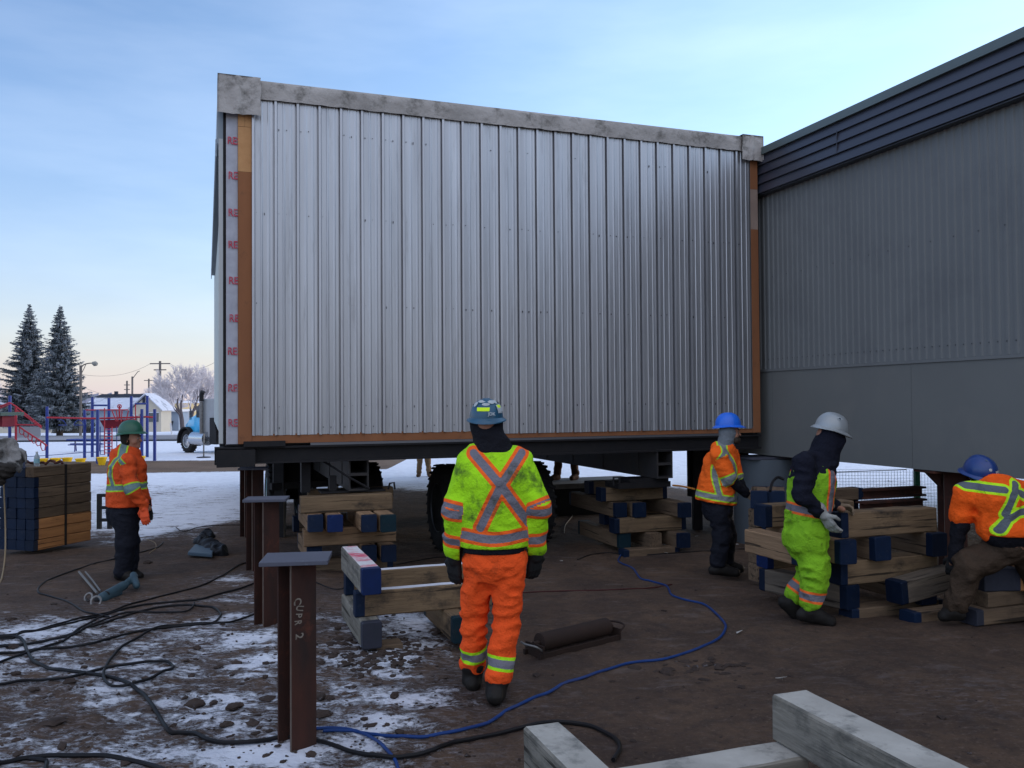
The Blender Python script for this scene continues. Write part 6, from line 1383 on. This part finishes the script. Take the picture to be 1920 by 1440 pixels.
for (x, y) in ((0, -.15), (0, -2.05), (-4.3, -.2), (-4.3, -1.95), (-5.6, -.2), (-5.6, -1.95)):
    wheel(t_, TF @ Vector((x, y, .52)), .52, .30, ax3, m_chr, treads=20)
b_ = tb(); b_.box(-6.2, .9, -1.35, -1.2, .65, .9); b_.box(-6.2, .9, -.95, -.8, .65, .9); b_.build('chassis', m_black, t_)
def loft(name, secs, m_):
    b_ = tb(); vs = []; n_ = 12
    for (x, y0_, y1_, z0_, z1_, rd_) in secs:
        cy_, cz_ = (y0_ + y1_) / 2, (z0_ + z1_) / 2; hy, hz_ = (y1_ - y0_) / 2, (z1_ - z0_) / 2
        for j in range(n_ * 2):
            a = math.pi * j / n_; ca, sa = math.cos(a), math.sin(a); e_ = .45
            vs.append((x, cy_ + hy * math.copysign(abs(ca) ** e_, ca), cz_ + hz_ * math.copysign(abs(sa) ** e_, sa)))
    m2 = n_ * 2; b_.add(vs, [(i * m2 + j, i * m2 + (j + 1) % m2, (i + 1) * m2 + (j + 1) % m2, (i + 1) * m2 + j) for i in range(len(secs) - 1) for j in range(m2)] + [tuple(range(m2)), tuple((len(secs) - 1) * m2 + j for j in range(m2))])
    return b_.build(name, m_, t_, smooth=True)
loft('hood', [(.62, -1.75, -.40, .70, 1.20, 0), (.5, -1.85, -.25, .62, 1.42, 0), (0, -1.9, -.12, .62, 1.66, 0), (-.6, -1.95, -.05, .7, 1.82, 0)], m_tb)
cb = loft('cab', [(-.6, -2.0, -.05, .7, 1.84, 0), (-.72, -2.05, -.1, .7, 2.15, 0), (-.9, -2.1, -.05, .7, 2.28, 0), (-1.15, -2.1, -.05, .7, 2.3, 0)], m_tb)
b_ = tb(); b_.box(-1.1, -.8, -.06, -.03, 1.6, 2.1); b_.build('side_window', m_glass, t_)
b_ = tb(); b_.add([(-.53, -1.85, 1.72), (-.53, -.3, 1.72), (-.73, -.3, 2.1), (-.73, -1.85, 2.1)], [(0, 1, 2, 3)]); b_.build('windscreen', m_glass, t_)
b_ = tb(); b_.box(.62, .66, -1.6, -.6, .72, 1.1); b_.build('grille', m_chr, t_)
for y_ in (-.15, -2.05):
    b_ = tb(); n_ = 12; vs = []
    for i in range(n_ + 1):
        a = math.pi * (1.05 - i / n_ * 1.15)
        for yy in (y_ - .22, y_ + .24): 
            for r2 in (.60, .66): vs.append((math.cos(a) * -r2, yy, .52 + math.sin(a) * r2))
    b_.add(vs, [(i * 4 + a_, i * 4 + b2, i * 4 + 4 + b2, i * 4 + 4 + a_) for i in range(n_) for a_, b2 in ((0, 1), (1, 3), (3, 2), (2, 0))]); b_.build('fender', m_black, t_, smooth=True)
b_ = tb(); b_.box(-3.2, -1.40, -2.2, .05, .75, 2.42); b_.build('sleeper', m_tg, t_, bevel=.06)
b_ = tb(); b_.tube([(-1.6, .18, .8), (-1.6, .18, 2.3)], .085, 12); b_.build('exhaust_guard', m_met, t_, smooth=True)
b_ = tb(); b_.tube([(-1.6, .18, 2.31), (-1.6, .18, 2.6), (-1.7, .18, 2.75)], .10, 12); b_.build('exhaust_stack', m_black, t_, smooth=True)
b_ = tb(); b_.tube([(-.78, .05, .68), (-1.9, .05, .68)], .30, 20); b_.build('fuel_tank', m_chr, t_, smooth=True)
b_ = tb(); b_.box(-2.7, -2.2, -.1, .15, .45, 1.6); b_.build('step_box', m_black, t_)
b_ = tb(); b_.box(-.62, -.55, .08, .2, 1.5, 1.9); b_.build('mirror', m_chr, t_)
b_ = tb(); b_.box(.5, .6, -.42, -.22, .9, 1.05); b_.build('headlight', m_chr, t_)
# stand with a round foot near the truck
q = G(382, 858); t_ = thing('jack_stand', 'thin stand on a round black foot in front of the blue truck', 'stand', tuple(q))
b_ = MB(); b_.lathe([(0, 0), (.28, 0), (.26, .03), (0, .05)], 20, tuple(q)); b_.build('foot', m_black, t_, smooth=True); b_ = MB(); b_.tube([(q.x, q.y, q.z + .04), (q.x, q.y, q.z + .95)], .03, 8); b_.build('stem', m_met, t_, smooth=True)

# ================================================================ houses
m_cream = mm('cream_stucco', (.50, .45, .37), (.44, .40, .33), scale=1, rough=.85); m_snowroof = mm('snowy_roof', (.62, .64, .72), (.5, .52, .6), scale=1.2, rough=.9, dirt=(.035, .04, .055), dscale=.55, dthr=.56, damt=.95, dstretch=(1, 1, 1))
m_droof = mm('dark_roof', (.035, .04, .055), rough=.8); m_win = mm('window_glass', (.08, .09, .09), rough=.15); m_trim = mm('white_trim', (.6, .6, .62), rough=.6); m_bwall = mm('blue_grey_wall', (.28, .33, .40), (.24, .29, .36), scale=1, rough=.8)
def PH(px, py, d): return P(px, py, d)
d_ = 100.0; gzz = gz(-60, d_)
def zat(px, py, d): return P(px, py, d).z
# gabled house: gable wall faces us at the right, long roof runs left
t_ = thing('house', 'cream house with snow covered roof and small gable behind the climbing frame', 'house', tuple(P(270, 803, d_)))
xl, xa, xr = P(239, 770, d_).x, P(275, 738, d_).x, P(306, 766, d_).x; ze, zr, zb0 = zat(270, 768, d_), zat(275, 739, d_), gzz - .3
xw0, xw1 = P(246, 790, d_).x, P(302, 790, d_).x
b_ = MB(); vs = [(xw0, d_, zb0), (xw1, d_, zb0), (xw1, d_, ze), (xa, d_, zr - .15), (xw0, d_, ze)]; vs += [(x, y + 3, z) for x, y, z in vs]
b_.add(vs, [(0, 1, 2, 3, 4), (9, 8, 7, 6, 5), (0, 5, 6, 1), (1, 6, 7, 2), (4, 9, 5, 0)]); b_.build('wall', m_cream, t_)
xL = P(160, 768, d_ + 3).x
b_ = MB(); b_.box(xL, xw0 - .01, d_ + 1.2, d_ + 6, zb0, zat(200, 768, d_)); b_.build('side_wing', m_bwall, t_)
b_ = MB(); e = .12
b_.add([(xa, d_ - .5, zr), (xr + .1, d_ - .5, ze - .15), (xr + .1, d_ + 3.5, ze - .15), (xa, d_ + 3.5, zr), (xa, d_ - .5, zr + e), (xr + .1, d_ - .5, ze - .15 + e), (xr + .1, d_ + 3.5, ze - .15 + e), (xa, d_ + 3.5, zr + e)], [(0, 1, 2, 3), (4, 7, 6, 5), (0, 4, 5, 1), (1, 5, 6, 2), (3, 2, 6, 7)])
b_.add([(xa, d_ - .5, zr), (xl, d_ - .5, ze - .15), (xl, d_ + 3.5, ze - .15), (xa, d_ + 3.5, zr), (xa, d_ - .5, zr + e), (xl, d_ - .5, ze - .15 + e), (xl, d_ + 3.5, ze - .15 + e), (xa, d_ + 3.5, zr + e)], [(3, 2, 1, 0), (5, 6, 7, 4), (1, 5, 4, 0), (2, 6, 5, 1), (7, 6, 2, 3)]); b_.build('gable_roof', m_snowroof, t_)
xR0 = P(186, 740, d_ + 3).x; ztop = zat(220, 739.5, d_ + 3)
b_ = MB(); b_.add([(xL - .3, d_ + .6, zat(200, 769, d_)), (xw0 + .2, d_ + .6, zat(240, 768, d_)), (xa - .1, d_ + 3.6, ztop), (xR0, d_ + 3.6, ztop), (xL - .3, d_ + 6.6, zat(200, 769, d_)), (xw0 + .2, d_ + 6.6, zat(240, 768, d_))], [(0, 1, 2, 3), (3, 2, 5, 4), (0, 3, 4)]); rf = b_.build('main_roof', m_snowroof, t_)
b_ = MB(); b_.add([(xR0 - .6, d_ + 2.9, ztop - .32), (xa - .2, d_ + 2.9, ztop - .32), (xa - .2, d_ + 3.62, ztop + .06), (xR0, d_ + 3.62, ztop + .06)], [(0, 1, 2, 3)]); b_.build('bare_ridge', m_droof, rf)
b_ = MB(); q = P(218, 736, d_ + 3.4); b_.box(q.x - .18, q.x + .18, q.y - .15, q.y + .15, ztop - .2, q.z + .15); b_.build('chimney', m_droof, rf)
for (a_, b2, c_, e2, mw) in ((267, 272, 745, 757, m_droof), (279, 297, 774, 791, m_win), (262, 268, 776, 800, m_droof), (244 + 3, 257, 779, 792, m_win)):
    p0, p1 = P(a_, e2, d_ - .05), P(b2, c_, d_ - .05); b_ = MB(); b_.box(p0.x, p1.x, d_ - .06, d_ - .001, p0.z, p1.z); o = b_.build('door' if (a_ == 262) else 'window', mw, t_)
    if mw is m_win: b_ = MB(); xm = (p0.x + p1.x) / 2; b_.box(xm - .05, xm + .05, d_ - .09, d_ - .061, p0.z, p1.z); b_.box(p0.x - .1, p1.x + .1, d_ - .09, d_ - .061, p1.z, p1.z + .1); b_.build('frame', m_trim, o)
# cream bungalow behind the spruces
d2 = 98.0; t_ = thing('house', 'low cream bungalow with a brown door behind the spruce trees', 'house', tuple(P(60, 800, d2)))
p0, p1 = P(-40, 800, d2), P(100, 763, d2); b_ = MB(); b_.box(p0.x, p1.x, d2, d2 + 8, gzz - .5, p1.z); b_.build('wall', m_cream, t_)
b_ = MB(); q0, q1 = P(-46, 764, d2), P(105, 764, d2); zt2 = zat(60, 745, d2); b_.add([(q0.x, d2 - .6, q0.z), (q1.x, d2 - .6, q0.z), (q1.x - 2, d2 + 4, zt2), (q0.x + 2, d2 + 4, zt2), (q0.x, d2 + 8.6, q0.z), (q1.x, d2 + 8.6, q0.z)], [(0, 1, 2, 3), (3, 2, 5, 4), (1, 5, 2), (0, 3, 4)]); b_.build('roof', m_snowroof, t_)
for (a_, b2, c_, e2, nm_, mw) in ((53, 62, 770, 797, 'door', mm('brown_door', (.09, .03, .025), rough=.6)), (33, 50, 771, 788, 'window', mm('curtained_window', (.42, .38, .28), rough=.6)), (64, 70, 772, 790, 'window', m_win), (10, 26, 772, 788, 'window', m_win)):
    p0, p1 = P(a_, e2, d2 - .05), P(b2, c_, d2 - .05); b_ = MB(); b_.box(p0.x, p1.x, d2 - .06, d2 - .001, p0.z, p1.z); b_.build(nm_, mw, t_)
d3 = 104.0; t_ = thing('garage', 'long white garage wall behind the right spruce tree', 'garage', tuple(P(130, 800, d3)))
p0, p1 = P(100, 800, d3), P(166, 776, d3); b_ = MB(); b_.box(p0.x, p1.x, d3, d3 + 6, gzz - .6, p1.z); b_.build('wall', mm('white_wall', (.55, .53, .48), rough=.8), t_)
b_ = MB(); b_.box(p0.x - .3, p1.x + .3, d3 - .3, d3 + 6.3, p1.z + .001, p1.z + .25); b_.build('roof', m_snowroof, t_)
d4 = 108.0; t_ = thing('shed', 'low blue grey shed with a snowy roof right of the cream house', 'shed', tuple(P(316, 803, d4)))
p0, p1 = P(303, 800, d4), P(335, 772, d4); b_ = MB(); b_.box(p0.x, p1.x, d4, d4 + 5, gzz - .8, p1.z); b_.build('wall', m_bwall, t_)
b_ = MB(); b_.box(p0.x - .3, p1.x + .3, d4 - .3, d4 + 5, p1.z + .001, p1.z + .3); b_.build('roof', m_trim, t_)
for i in range(3):
    q = P(309 + i * 5, 797, d4 - .2); b_ = MB(); b_.add([(q.x - .12, d4 - .1, q.z - .3), (q.x + .12, d4 - .1, q.z - .3), (q.x + .35, d4 - .1, q.z + .5), (q.x + .1, d4 - .1, q.z + .5), (q.x - .12, d4 - .02, q.z - .3), (q.x + .12, d4 - .02, q.z - .3), (q.x + .35, d4 - .02, q.z + .5), (q.x + .1, d4 - .02, q.z + .5)], [(0, 1, 2, 3), (0, 4, 5, 1), (1, 5, 6, 2), (2, 6, 7, 3), (3, 7, 4, 0)]); b_.build('leaning_board', m_droof, t_)
d5 = 140.0; t_ = thing('building', 'distant yellow building between the shed and the frosted tree', 'building', tuple(P(320, 775, d5)))
p0, p1 = P(307, 790, d5), P(336, 756, d5); b_ = MB(); b_.box(p0.x, p1.x, d5, d5 + 9, -2.4, p1.z); b_.build('wall', mm('yellow_wall', (.52, .40, .22), rough=.8), t_); b_ = MB(); b_.box(p0.x - .3, p1.x + .3, d5 - .3, d5 + 9, p1.z + .001, p1.z + .4); b_.build('roof', m_snowroof, t_)
# hedge and low fence beyond the road, a distant pale treeline
def bushy(name, label, cat, x0_, x1_, y_, zt_, zb2, m_, n_, lf, group=None):
    b_ = MB(); rr = random.Random(int(x0_ * 10)); 
    for i in range(n_):
        x = rr.uniform(x0_, x1_); z = zb2 + (zt_ - zb2) * rr.random() ** .6; y = y_ + rr.uniform(-.5, .5); s2 = lf * rr.uniform(.5, 1.3); a = rr.uniform(0, 3.14); c_ = Vector((x, y, z)); u1 = Vector((math.cos(a), .5 * math.sin(a), math.sin(a * 2))) * s2; u2 = Vector((-math.sin(a * 1.7), .4, math.cos(a))) * s2 * .5
        b_.add([c_ - u1, c_ + u2, c_ + u1, c_ - u2], [(0, 1, 2, 3)])
    return tag(b_.build(name, m_, None, loc=(x0_, y_, zb2)), label, cat, group)
m_tw = mm('frosty_twigs', (.42, .40, .45), (.30, .28, .33), scale=.5, rough=.9)
q0, q1 = P(100, 806, 93), P(170, 795, 93); bushy('hedge', 'low dark hedge across the road behind the right spruce', 'hedge', q0.x, q1.x, 93.5, q1.z, q0.z - .6, mm('dark_hedge', (.06, .055, .045), rough=.9), 700, .3)
# the pale wood along the horizon: one mass
b_ = MB(); rr = random.Random(77)
for i in range(5200):
    x = rr.uniform(-330, 330); y = 330 + rr.uniform(-12, 12); hh2 = 6.5 + 3.5 * mnoise.noise((x * .02, 0, 0)) + 2.0 * mnoise.noise((x * .11, 3, 0)); z = -2.5 + hh2 * rr.random() ** .7; s2 = rr.uniform(1, 2.6); a = rr.uniform(0, 3.14)
    b_.add([(x - s2 * .5, y, z - s2 * .5), (x + s2 * .5 * math.cos(a), y + 1, z - s2 * .3), (x + s2 * .3, y, z + s2 * .6), (x - s2 * .4, y - 1, z + s2 * .3)], [(0, 1, 2, 3)])
tag(b_.build('far_wood', mm('far_frost_wood', (.40, .40, .47), (.30, .30, .37), scale=.05, rough=.9), None, loc=(0, 330, -2)), 'pale frosted wood along the horizon', 'wood', kind='stuff')

# ================================================================ trees
m_needle = mat('frosted_needles', (.045, .065, .065), (.26, .29, .33), scale=1.1, rough=.85, contrast=1.3, dirt=(.50, .53, .60), dscale=2.6, dthr=.50, damt=.75, per_obj=False)
m_bark = mm('bark', (.06, .045, .04), (.035, .028, .025), scale=3, rough=.95)
def spruce(px, ytop, ybot, half, d, label, seed):
    rr = random.Random(seed); base = P(px, ybot, d); top = P(px, ytop, d).z; z0_ = base.z - .3; Ht = top - z0_; Rm = half / FPX * d
    t_ = thing('spruce_tree', label, 'tree', (base.x, base.y, z0_), 'frosted spruces beyond the playground')
    b_ = MB(); b_.tube([(base.x, base.y, z0_), (base.x, base.y, z0_ + Ht * .5), (base.x, base.y, top - .2)], [.27, .14, .02], 9); b_.build('trunk', m_bark, t_, smooth=True)
    b_ = MB(); z = z0_ + Ht * .105
    while z < top - .1:
        f_ = (z - z0_) / Ht; Rr = Rm * (1 - f_) ** .86 * (1.16 if f_ > .12 else .9) + .06
        nb = int(7 + 7 * (1 - f_)); a0 = rr.uniform(0, 6)
        for k_ in range(nb):
            a = a0 + k_ * 2 * math.pi / nb + rr.uniform(-.3, .3); Lb = Rr * rr.uniform(.52, 1.2); ns = max(3, int(Lb / .19)); zz_ = z + rr.uniform(-.12, .12)
            for s2 in range(ns):
                t2 = (s2 + .6) / ns; r2 = Lb * t2; x = base.x + math.cos(a) * r2; y = base.y + math.sin(a) * r2
                zb3 = zz_ - Lb * .30 * t2 + Lb * .22 * t2 * t2 * (1.6 if f_ > .4 else 1.25)
                wd2 = (.52 * (1 - t2) + .24) * (.62 + .45 * (1 - f_)) * min(1, .30 + 3.2 * (1 - f_))
                for sd2 in (-1, 1, 0):
                    aa = a + sd2 * rr.uniform(.5, 1.0); ln = wd2 * rr.uniform(.7, 1.3) * (1 if sd2 else 1.25); dx, dy = math.cos(aa), math.sin(aa); dr = rr.uniform(-.35, .05)
                    p0_ = Vector((x, y, zb3)); p1_ = p0_ + Vector((dx * ln, dy * ln, dr * ln)); sid_ = Vector((-dy, dx, rr.uniform(-.5, .5))) * ln * .26
                    b_.add([p0_ - sid_ * .6, (p0_ + p1_) / 2 - sid_ + Vector((0, 0, -.05)), p1_, (p0_ + p1_) / 2 + sid_ + Vector((0, 0, -.02)), p0_ + sid_ * .6], [(0, 1, 2, 3, 4)])
                    if rr.random() < .7:
                        dn = Vector((rr.uniform(-.10, .10), rr.uniform(-.10, .10), -rr.uniform(.14, .42) * (.5 + wd2))); m3 = (p0_ + p1_) / 2
                        b_.add([m3 - sid_ * .5, m3 + dn, m3 + sid_ * .5], [(0, 1, 2)])
        z += rr.uniform(.16, .24) * (.75 + .6 * (1 - f_))
    for k_ in range(14): 
        a = rr.uniform(0, 6); p0_ = Vector((base.x, base.y, top - .45 + .03 * k_)); b_.add([p0_, p0_ + Vector((math.cos(a) * .16, math.sin(a) * .16, .12)), p0_ + Vector((0, 0, .06))], [(0, 1, 2)])
    b_.build('crown', m_needle, t_)
spruce(54, 571, 812, 62, 76.0, 'left and slightly taller of two frosted spruces beyond the playground', 1)
spruce(112, 572, 814, 58, 72.0, 'right of two frosted spruces, close to the street lamp', 2)
m_frost = mm('hoar_frost', (.72, .67, .68), (.56, .51, .52), scale=.6, rough=.9); m_tk = mm('tree_trunk', (.13, .11, .115), (.09, .075, .08), scale=2, rough=.95)
def frost_tree(px, ytop, ybot, d, label, seed, spread=1.0, stems=3):
    rr = random.Random(seed); base = P(px, ybot, d); z0_ = base.z - .3; Ht = P(px, ytop, d).z - z0_
    t_ = thing('frosted_tree', label, 'tree', (base.x, base.y, z0_), 'bare trees white with frost')
    tk = MB(); tw = MB()
    def grow(p_, dr, ln, r_, lev):
        p1 = p_ + dr * ln; md = (p_ + p1) / 2 + Vector((rr.uniform(-1, 1), rr.uniform(-1, 1), rr.uniform(-.5, .5))) * ln * .07
        (tk if lev < 2 else tw).tube([p_, md, p1], [r_, r_ * .82, r_ * .62], 6 if lev < 2 else 3, cap=False)
        if lev >= 6: return
        nch = 3 if lev < 3 else 4
        for i in range(nch):
            pp_ = p1 if i == 0 else p_ + (p1 - p_) * rr.uniform(.45, 1)
            nd_ = (dr + Vector((rr.uniform(-1, 1), rr.uniform(-1, 1), rr.uniform(-.45, .75))) * (.62 if i else .3) * spread).normalized()
            grow(pp_, nd_, ln * rr.uniform(.60, .82), max(.015, r_ * .58), lev + 1)
    for s2 in range(stems):
        a = s2 * 2.1 + rr.random(); grow(Vector((base.x + .3 * math.cos(a), base.y + .3 * math.sin(a), z0_)), Vector((math.cos(a) * .28, math.sin(a) * .28, 1)).normalized(), Ht * .29, Ht * .026, 0)
    tk.build('trunk', m_tk, t_, smooth=True); tw.build('crown', m_frost, t_)
frost_tree(345, 672, 800, 78, 'big bare tree white with frost, left of the blue truck', 11, 1.0, 3)
frost_tree(384, 682, 800, 82, 'second frosted bare tree, half hidden by the silver building', 23, .9, 3)
frost_tree(312, 712, 796, 120, 'smaller frosted tree farther off behind the shed', 31, 1.0, 2)
frost_tree(-6, 700, 800, 100, 'frosted tree at the far left edge behind the spruce', 41, 1.0, 2)

# ================================================================ lamp, poles, fence
m_pole = mm('pole_grey', (.16, .14, .13), (.10, .09, .085), scale=2, rough=.8)
d = 70.0; q = P(151, 812, d); t_ = thing('street_lamp', 'tall street lamp with curved arm beside the right spruce', 'street lamp', (q.x, q.y, q.z - .3))
b_ = MB(); b_.tube([(q.x, q.y, q.z - .3), (q.x, q.y, P(151, 685, d).z)], .11, 10); b_.build('pole', m_pole, t_, smooth=True)
b_ = MB(); b_.tube(catmull([P(151, 690, d), P(157, 684, d), P(165, 681.5, d), P(176, 680.5, d)], 6), .05, 6); b_.tube([P(152, 702, d), P(158, 690, d), P(161, 683, d)], .03, 6); b_.build('arm', m_pole, t_, smooth=True)
b_ = MB(); a_, c_ = P(173, 680.5, d), P(182, 683, d); b_.tube([a_, (a_ + c_) / 2, c_], [.10, .22, .14], 10); b_.build('lamp_head', mm('lamp_head_grey', (.22, .22, .2), rough=.5), t_, smooth=True)
def upole(px, y0, y1, d, label, lamp=False, arm=None, r_=.16):
    q = P(px, y1, d); t_ = thing('utility_pole', label, 'utility pole', (q.x, q.y, q.z - .5), 'utility poles beyond the houses')
    b_ = MB(); zt_ = P(px, y0, d).z; b_.tube([(q.x, q.y, q.z - .5), (q.x, q.y, zt_)], r_, 8); b_.build('pole', m_pole, t_, smooth=True)
    if arm:
        for (dy, hw) in arm: b_ = MB(); b_.box(q.x - hw, q.x + hw, q.y - .06, q.y + .06, zt_ - dy, zt_ - dy + .14); b_.build('cross_arm', m_pole, t_)
    if lamp: b_ = MB(); b_.tube([(q.x, q.y, zt_ - .4), (q.x + .9, q.y, zt_ + .8), (q.x + 1.2, q.y, zt_ + .9)], .06, 6); b_.build('arm', m_pole, t_)
    return Vector((q.x, q.y, zt_))
W1 = upole(300, 677, 775, 110, 'tall utility pole with cross arms in front of the frosted tree', arm=[(.4, 1.3), (1.2, .8)])
W2 = upole(238, 714, 770, 150, 'distant pole with short insulator arms behind the cream house', arm=[(.8, .5), (1.6, .5), (2.4, .5)])
W3 = upole(248, 706, 770, 140, 'distant pole with a small lamp behind the cream house', lamp=True)
W4 = upole(279, 710, 775, 160, 'faint distant pole left of the frosted trees', arm=[(.4, .9)])
for i, (a_, c_, lab) in enumerate(((P(160, 728, 108), P(320, 730, 112), 'low wire crossing behind the gable roof'), (W1 + Vector((-1.2, 0, -.3)), P(100, 690, 70), 'wire from the tall pole toward the spruces'), (W1 + Vector((1.2, 0, -.3)), P(420, 668, 90), 'wire from the tall pole to the right'))):
    b_ = MB(); a_ = Vector(a_); c_ = Vector(c_); b_.tube([a_.lerp(c_, t2) - Vector((0, 0, 1.1 * 4 * t2 * (1 - t2))) for t2 in np.linspace(0, 1, 12)], .018, 4); tag(b_.build('overhead_wire', m_pole, None, loc=a_), lab, 'wire', 'overhead wires')
# posts by the road
q = G(322, 815); t_ = thing('marker_post', 'white marker post on the snow left of the frosted tree', 'post', tuple(q)); b_ = MB(); b_.tube([(q.x, q.y, q.z), (q.x - .1, q.y, P(320, 793, q.y).z)], .07, 6); b_.build('post', m_trim, t_)
# green posted wire fence beyond the grey building
m_gp = mm('green_post', (.012, .10, .055), rough=.5); Yf = 15.5
t_ = thing('mesh_fence', 'green posted wire mesh fence on the snow beyond the grey building', 'fence', tuple(G(1760, 950)))
xs_f = [P(px, 900, Yf).x for px in (1560, 1719, 1886, 2060)]
xs_f = [P(1330, 900, Yf).x] + xs_f
for i, x in enumerate(xs_f[1:]):
    z_ = gz(x, Yf); b_ = MB(); b_.box(x - .045, x + .045, Yf - .04, Yf + .04, z_, .58 if i else .45); b_.build('fence_post', m_gp, t_)
b_ = MB(); x = xs_f[0]
while x < xs_f[-1]: b_.box(x - .002, x + .002, Yf - .002, Yf + .002, -.25, .50); x += .055
z = -.2
while z < .52: b_.box(xs_f[0], xs_f[-1], Yf + .003, Yf + .007, z, z + .004); z += .055
b_.build('wire_mesh', mm('fence_wire', (.40, .45, .47), rough=.5), t_)
b_ = MB(); b_.tube([P(1440, 884, Yf), P(1572, 885, Yf - .1), P(1700, 880.5, Yf - .1)], .008, 5); b_.build('tension_wire', mm('fence_wire'), t_)
